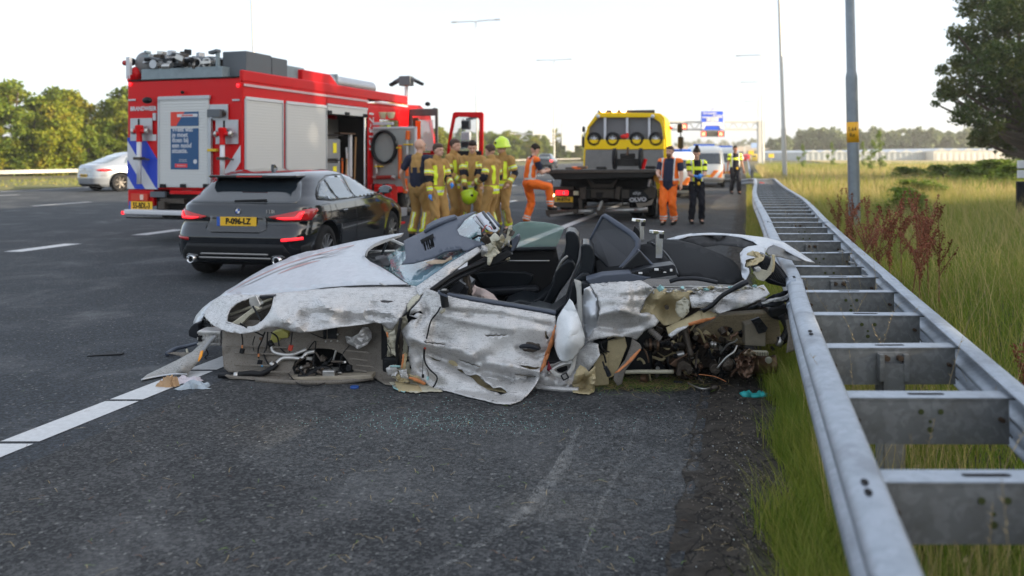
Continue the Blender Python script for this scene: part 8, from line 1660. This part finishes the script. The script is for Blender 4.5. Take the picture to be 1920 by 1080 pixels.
def helmet(parent, c, Rm=None, name='helmet'):
    q = MB(); n0 = 0
    prof = [(0, .165), (.05, .158), (.095, .132), (.13, .09), (.145, .03), (.150, -.01), (.172, -.04), (.165, -.048), (.142, -.02)]
    q.lathe(prof, (0, 0, 0), 'z', 28); q.prism([(-.10, .12), (-.03, .175), (.04, .172), (.11, .11), (.05, .15), (-.04, .155)], -.016, .016, 'x')
    if Rm is not None: q.v = [c+Rm @ Vector((v.x, v.y*1.16, v.z)) for v in q.v]
    else: q.v = [c+Vector((v.x, v.y*1.16, v.z)) for v in q.v]
    o = q.build(name, K_lime, parent, smooth=True); q = MB(); M_ = Rm or Matrix.Identity(3); q.ell(c+M_ @ Vector((0, .145, .05)), (.035, .025, .035)); q.build('helmet_badge', K_blk, o, smooth=True); return o
def gp(px, Y): return (at(px, 290, Y).x, Y, 0)
ff = dict(tr=K_tan, top='turnout', rl=1.02, trb={'front': .12, 'ring': [(.80, .90, 1)]})
person('bald firefighter seen from behind, dark T-shirt and tan bib trousers', gp(785, 14.7), R(-25), 1.86, dict(tr=K_tan, top='bald', rl=1.05, trb={'front': .12, 'ring': [(.82, .92, 1)]}), (-.36, .10, .95), (.30, .12, 1.0), hs='bald', look=(.5, 1, 0), group='firefighters in tan turnout gear', w=1.08)
person('brown-haired firefighter facing the camera, next to the bald one, blue glove at his waist', gp(819, 14.2), R(222), 1.77, ff, (-.10, .30, 1.05), (.24, .12, .86), hair=K_brown, look=(-.25, 1, -.05), gloves=K_blue, group='firefighters in tan turnout gear', w=1.02)
person('firefighter in profile behind the others, looking right with blue glove at chest', gp(850, 15.8), R(-112), 1.88, dict(ff, trb={}), (-.16, .26, 1.28), (.18, .24, 1.0), hair=K_brown, look=(0, 1, -.05), gloves=K_blue, group='firefighters in tan turnout gear')
p4, (_wl, _wr, _H) = person('dark-haired firefighter facing the camera, looking down at the lime helmet in his hands', gp(886, 15.6), R(176), 1.84, ff, (-.10, .27, .94), (.12, .25, .92), look=(-.1, 1, -.35), gloves=K_boot, group='firefighters in tan turnout gear', w=1.05)
hp = p4.matrix_world if False else None
hh = helmet(None, Vector((0, 0, 0))); hh.location = at(880, 367, 15.15); hh.rotation_euler = (R(155), R(10), R(20)); props(hh, 'lime green fire helmet held upside down at waist height', 'helmet')
person('firefighter seen half from behind on the right of the group, bare headed, looking left', gp(922, 14.9), R(62), 1.76, ff, (-.22, .22, 1.05), (.20, .20, 1.0), hair=K_brown, look=(.1, 1, -.15), group='firefighters in tan turnout gear', w=1.08)
person('firefighter wearing a lime green helmet behind the rightmost bare-headed one', gp(943, 16.2), R(150), 1.84, ff, (-.22, .15, .95), (.22, .15, .95), look=(.3, 1, -.1), hs='helmet', group='firefighters in tan turnout gear')
ow = dict(tr=K_or, top='orange', rl=1.05, trb={'ring': [(.70, .77, 2), (.83, .90, 2)]})
pw, _ = person('roadworker in orange with one foot on the tow bar, looking at his phone', gp(992, 17.4), R(-68), 1.80, ow, (-.10, .42, 1.20), (.06, .42, 1.20), al=(-.10, -.02, .09), ar=(.10, .46, .42), look=(0, 1, -.55), lean=(0, .10), skin=K_skin, pl=(-.5, -.2, -1), pr_=(.5, -.2, -1))
ph = MB(); ph.box((-.02, .52, 1.24), (.075, .015, .15), Matrix.Rotation(.5, 3, 'X')); po_ = ph.build('phone', S_blk, None, bev=.006); po_.location = pw.location; po_.rotation_euler = pw.rotation_euler; props(po_, 'dark phone held in the hands of the roadworker at the tow bar', 'phone')
person('stocky bearded roadworker in orange vest over navy shirt, right of the tow truck', gp(1254, 17.7), R(152), 1.76, dict(ow, belly=1.22, open=.11), (-.30, .10, .90), (.13, .33, 1.12), al=(-.10, -.06, .09), ar=(.08, .12, .09), look=(.1, 1, 0), lean=(-.02, -.05), hs='beard', hair=K_brown, w=1.12)
pk = dict(tr=K_blk, top='police', o0=-.09, o1=.07, vz=.80)
person('woman police officer with hair bun, yellow vest and blue gloves', gp(1306, 17.9), R(178), 1.72, pk, (-.05, .33, 1.14), (.06, .32, 1.12), look=(.15, 1, -.5), hs='bun', gloves=K_blue, w=.96)
person('policeman in yellow vest walking along the hard shoulder behind the woman officer', gp(1378, 31.5), R(185), 1.92, dict(pk, o0=-.12, o1=.12, vz=.95), (-.30, .06, .88), (.30, .04, .88), al=(-.09, .16, .09), ar=(.09, -.14, .09), skin=K_tanned, w=1.05)
# ============================================================ lamp posts, gantries, far structures
Z_pole = mat('pole_galvanised', (.22, .25, .27), .5, .5, nscale=7, namt=.35); Z_far = mat('pole_haze_pale', (.52, .50, .45), .5, .2)  # far poles: sunlight and haze put into the paler colour
def lamp(label, x, y, h, arms, m, r0=.10, lean=0, dbl=False, group='lamp posts along the motorway'):
    t = thing('lamp_post', label, 'lamp post', (x, y, 0), -ROADANG, group); t.rotation_euler.y = lean
    q = MB(); q.lathe([(r0*1.12, -.2), (r0*1.12, 3.0), (r0*1.0, 3.08), (r0*.9, 3.1), (r0*.55, h)], (0, 0, 0), 'z', 18); q.build('pole', m, t, smooth=True)
    if arms:
        for sg in ((-1, 1) if dbl else (-1,)): q = MB(); q.tube(smoothpath([(0, 0, h-.3), (sg*.25, 0, h), (sg*arms, 0, h+.05)], 4), r0*.5, 8); q.build('arm', m, t, smooth=True); q = MB(); q.box((sg*(arms+.3), 0, h+.05), (.8, .3, .14)); q.build('lamp_head', m, t, bev=.04)
    return t
Yp = 15.0; X = at(1603, 290, Yp).x
t = lamp('nearest grey lamp post with orange number tag standing in the grass behind the guardrail', X, Yp, 16, 2.6, Z_pole, .094, -.02)
q = MB(); q.lathe([(.1065, 1.78), (.1075, 1.78), (.1075, 2.16), (.1065, 2.16)], (0, 0, 0), 'z', 18); tg = q.build('number_tag', mat('tag_orange', (.85, .42, .01), .5), t, smooth=True)
text('tag_text', '5.64\nRe', M_ink, tg, basis((-.02, -.110, 1.97), (1, -.02, 0), (0, 0, 1)), .11, .8)
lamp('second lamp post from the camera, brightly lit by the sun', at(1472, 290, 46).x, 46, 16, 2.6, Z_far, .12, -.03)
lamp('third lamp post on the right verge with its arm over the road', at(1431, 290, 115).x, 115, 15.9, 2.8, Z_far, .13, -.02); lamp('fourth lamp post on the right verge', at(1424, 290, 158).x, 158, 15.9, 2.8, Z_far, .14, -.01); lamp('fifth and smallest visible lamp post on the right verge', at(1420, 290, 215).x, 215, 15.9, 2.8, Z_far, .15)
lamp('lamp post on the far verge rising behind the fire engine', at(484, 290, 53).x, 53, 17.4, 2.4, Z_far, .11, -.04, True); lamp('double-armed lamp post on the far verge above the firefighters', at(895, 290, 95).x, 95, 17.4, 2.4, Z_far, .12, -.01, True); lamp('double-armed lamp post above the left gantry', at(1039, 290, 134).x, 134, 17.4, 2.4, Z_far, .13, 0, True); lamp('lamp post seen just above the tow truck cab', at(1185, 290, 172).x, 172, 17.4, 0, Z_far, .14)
W_g = mat('gantry_glare_pale', (.62, .60, .54), .5)  # sun glare and haze put into the whitish colour
def gantry(label, x0, x1, yt, yb, Y, post, group=None, n=16):
    t = thing('sign_gantry', label, 'gantry', (0, 0, 0)); a = at(x0, yt, Y); b_ = at(x1, yt, Y); lo = at(x0, yb, Y).z
    for z in (a.z, lo): q = MB(); q.bar((a.x, Y, z), (b_.x, Y, z), .4, .35); q.build('chord', W_g, t)
    for i in range(n): xa = a.x+(b_.x-a.x)*i/n; xb = a.x+(b_.x-a.x)*(i+1)/n; q = MB(); q.bar((xa, Y, a.z if i % 2 else lo), (xb, Y, lo if i % 2 else a.z), .16, .16); q.build('diagonal', W_g, t)
    for px in post: c = at(px, yt, Y); q = MB(); q.b2((c.x-.55, Y-.3, -.1), (c.x+.55, Y+.3, c.z+.2)); q.build('post', W_g, t)
    return t
g1 = gantry('pale gantry across the lanes ahead, carrying a blue direction sign and red cross signals', 1240, 1427, 229, 243, 143, (1427,), n=18)
def panel(name, x0, y0, x1, y1, Y, m, parent, d=.15, bev=.05): a, b_ = at(x0, y0, Y), at(x1, y1, Y); q = MB(); q.b2((a.x, Y-d, b_.z), (b_.x, Y, a.z)); return q.build(name, m, parent, bev=bev)
bs = thing('direction_sign', 'blue and white motorway direction sign on the gantry above the police van', 'road sign', (0, 0, 0)); Mbl = mat('sign_blue', (.005, .09, .75), .4); Mwh = mat('sign_white', (.8, .8, .8), .5)
panel('sign_rim', 1314, 207.5, 1357, 245, 142.4, Mwh, bs, .1); sb = panel('sign_face', 1315, 208.5, 1356, 244, 142.2, Mbl, bs, .1)
def tp(txt, px, py, s, sx=.8, al='CENTER', m=None, Y=142): c = at(px, py, Y); text('sign_text', txt, m or Mwh, bs, basis(c, (1, 0, 0), (0, 0, 1)), s, sx, .015, align=al)
tp('Europaplein', 1331, 212, .62); tp('Arnhem', 1346, 216.5, .66); tp('E 30', 1335, 225, .7, 1.1); 
for (x0, y0, x1, y1) in ((1316.5, 219, 1354, 221), (1325, 221.5, 1331, 228), (1332, 220.5, 1340, 228.5), (1341, 220.5, 1347, 228), (1316, 229, 1355, 235.5)): panel('sign_bar', x0, y0, x1, y1, 142.08, Mwh, bs, .05, 0)
for (a, b_) in (((1321, 235), (1317, 242)), ((1351, 235), (1354, 242))): q = MB(); q.bar(at(*a, 142.05), at(*b_, 142.05), .5, .05, (0, 1, 0)); q.build('sign_arrow', Mwh, bs)
panel('exit_tab', 1329, 202, 1341, 206.5, 142.4, Mwh, bs, .08); tp('A12', 1336, 204, .4, 1, m=Mbl)
Mx = mat('signal_box', (.05, .045, .03), .6); Ml = mat('signal_red', (.8, .03, .02), .4, emis=(1, .06, .03), estr=1.4); My = mat('signal_cross', (1, .5, .2), .4, emis=(1, .45, .2), estr=2.5)
for i, (x0, x1, y0, y1, cs, lb) in enumerate(((1313.5, 1357.5, 245.5, 256.5, (1319, 1351.5), 'matrix signal box with two red crosses under the blue sign'), (1276, 1288.5, 231, 243.5, (1283,), 'single red cross signal box left of the blue sign'))):
    t = thing('lane_signal', lb, 'lane signal', (0, 0, 0)); panel('box', x0, y0, x1, y1, 142.5, Mx, t, .4)
    for c in cs:
        cy = (y0+y1)/2; panel('red_field', c-4, cy-4.3, c+4, cy+4.3, 142, Ml, t, .05, .15); s_ = at(c, cy, 141.9); q = MB()
        for d in (1, -1): q.bar(s_+Vector((-.25*d, 0, -.25)), s_+Vector((.25*d, 0, .25)), .08, .05, (0, 1, 0))
        q.build('cross', My, t)
g2 = gantry('sun-bleached gantry over the far lanes behind the standing roadworker', 953, 1092, 251, 263, 190, (954,), n=14)
for i, (x0, x1, y0, y1) in enumerate(((999, 1036, 229, 273), (1053, 1090, 231, 273), (1060, 1077, 273, 285))): t = panel('road_sign', x0, y0, x1, y1, 189, Mwh, None, .2); props(t, ('back of the left large white sign on the bleached gantry', 'back of the right large white sign on the bleached gantry', 'small white panel hanging under the right sign of the bleached gantry')[i], 'road sign')
# far flyover, sound wall with light poles, small signs
Mfl = mat('concrete_warm', (.46, .40, .33), .8, nscale=.2, namt=.2)
t = thing('flyover', 'low pale concrete flyover crossing the motorway far ahead', 'bridge', (0, 0, 0)); a, b_ = at(1245, 274, 400), at(1475, 282, 400)
q = MB(); q.b2((a.x, 399, b_.z), (b_.x, 406, a.z)); q.build('deck', Mfl, t)
for px in (1290, 1330, 1375, 1398, 1412, 1440, 1466): c = at(px, 282, 400); q = MB(); q.b2((c.x-1, 401, 0), (c.x+1, 404, c.z+.5)); q.build('pier', Mfl, t)
t = thing('sound_wall', 'long pale noise barrier on the horizon with small round openings', 'noise barrier', (0, 0, 0)); a, b_ = at(1240, 275.5, 330), at(1400, 284, 330); q = MB(); q.b2((a.x, 330, b_.z), (b_.x, 331, a.z)); q.build('panel', mat('wall_beige', (.58, .48, .38), .8), t)
for px in (1345, 1354, 1362, 1370): c = at(px, 281.5, 329.8); q = MB(); q.cyl(c, .45, .2, 'y', 12); q.build('opening', F_vi, t)
for i, px in enumerate((1261, 1288, 1298, 1307, 1314, 1320, 1325, 1331, 1336, 1347, 1355, 1363, 1374)):
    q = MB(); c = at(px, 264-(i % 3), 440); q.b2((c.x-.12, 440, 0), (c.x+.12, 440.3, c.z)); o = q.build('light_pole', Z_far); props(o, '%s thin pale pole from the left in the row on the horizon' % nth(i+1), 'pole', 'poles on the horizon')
q = panel('road_sign', 1408, 268, 1431, 277.5, 250, mat('sign_pale_blue', (.35, .5, .8), .5), None); props(q, 'pale blue sign beyond the gantry post on the right verge', 'road sign')
t = thing('gantry_frame', 'small pale portal at the roadside beyond the policeman', 'portal', (0, 0, 0)); panel('beam', 1395, 272, 1472, 274.5, 300, W_g, t)
for px in (1396, 1452): panel('post', px-1.5, 272, px+1.5, 298, 300, W_g, t)
for i, (px, py) in enumerate(((1408, 286), (1446, 292))): t = thing('yellow_sign', ('yellow diamond roadwork sign beyond the walking policeman', 'yellow roadside sign right of the gantry post')[i], 'road sign', (0, 0, 0)); panel('face', px-5, py-3.5, px+5, py+3.5, 120, mat('sign_yellow', (.9, .6, .02), .5), t, .05); panel('pole', px-.5, py+3, px+.5, py+14, 120.1, W_g, t, .05, 0)
for i, (px, py, mm) in enumerate(((1392, 292, P_white), (1399, 290, FR), (1386, 293, P_white), (1415, 291, F_yel))): 
    F_ = Frame(ground(px, 303+i*.3), -R(14)); t = fthing('distant_vehicle', ('white car far ahead on the hard shoulder', 'red vehicle far ahead between the yellow signs', 'second small white car far ahead', 'yellow vehicle far ahead by the gantry post')[i], 'vehicle', F_); HP.build('body', mm, t, (), nz=14, nt=40); HP.patch('rear_window', [(-.66, 1.05), (.66, 1.05), (.58, 1.36), (-.58, 1.36)], G_dark, t, step=.3)
# greenhouse beyond the field
t = thing('greenhouse', 'long low white greenhouse beyond the field on the right', 'greenhouse', (0, 0, 0)); Yg = 200
a, b_, c = at(1512, 290, Yg), at(1735, 290, Yg), at(2060, 290, Yg)
q = MB(); q.b2((a.x, Yg, 0), (b_.x, Yg+40, 2.1)); q.build('glass_wall', mat('greenhouse_glass', (.42, .46, .47), .3, nscale=.3), t); q = MB(); q.b2((b_.x, Yg-4, 0), (c.x, Yg+40, 2.5)); q.build('white_wall', mat('greenhouse_white', (.72, .68, .60), .5, nscale=.2, namt=.1), t)
n_ = 22
for i in range(n_): x0 = a.x+(c.x-a.x)*i/n_; w_ = (c.x-a.x)/n_; z0 = 2.1 if x0 < b_.x-1 else 2.5; q = MB(); q.prism([(x0, z0), (x0+w_, z0), (x0+w_*.5, z0+.6)], Yg-.2 if x0 < b_.x-1 else Yg-4.2, Yg+40, 'y'); q.build('roof_bay', mat('greenhouse_roof', (.58, .60, .60), .4), t)
for i in range(50): x0 = a.x+(c.x-a.x)*i/50; q = MB(); y0 = Yg-.1 if x0 < b_.x else Yg-4.1; q.b2((x0, y0-.1, 0), (x0+.12, y0, 2.1)); q.build('mullion', F_whi, t)
# hectometre post at the right edge
t = thing('distance_marker', 'short white and black roadside marker post at the right edge of the view', 'marker post', tuple(Vector(at(1914, 350, 18))*Vector((1, 1, 0))), 0)
q = MB(); q.b2((-.10, -.04, 0), (.12, .04, .95)); q.build('base', S_blk, t, bev=.02)
for z in (1.02, 1.24): q = MB(); q.b2((-.07, -.03, z), (.10, .03, z+.18)); q.build('reflector_board', F_whi, t, bev=.01)
# ============================================================ summer evening haze
hz = MB(); hz.b2((-460, -70, -1.2), (520, 640, 19.5)); hz = hz.build('haze', None); m, nt, b = newmat('haze_air'); nt.nodes.remove(b)
v = N(nt, 'ShaderNodeVolumePrincipled', Density=.0006); v.inputs['Color'].default_value = (.97, .95, .92, 1); v.inputs['Anisotropy'].default_value = .25
nt.links.new(v.outputs[0], nt.nodes['Material Output'].inputs['Volume']); hz.data.materials.append(m); hz['kind'] = 'stuff'
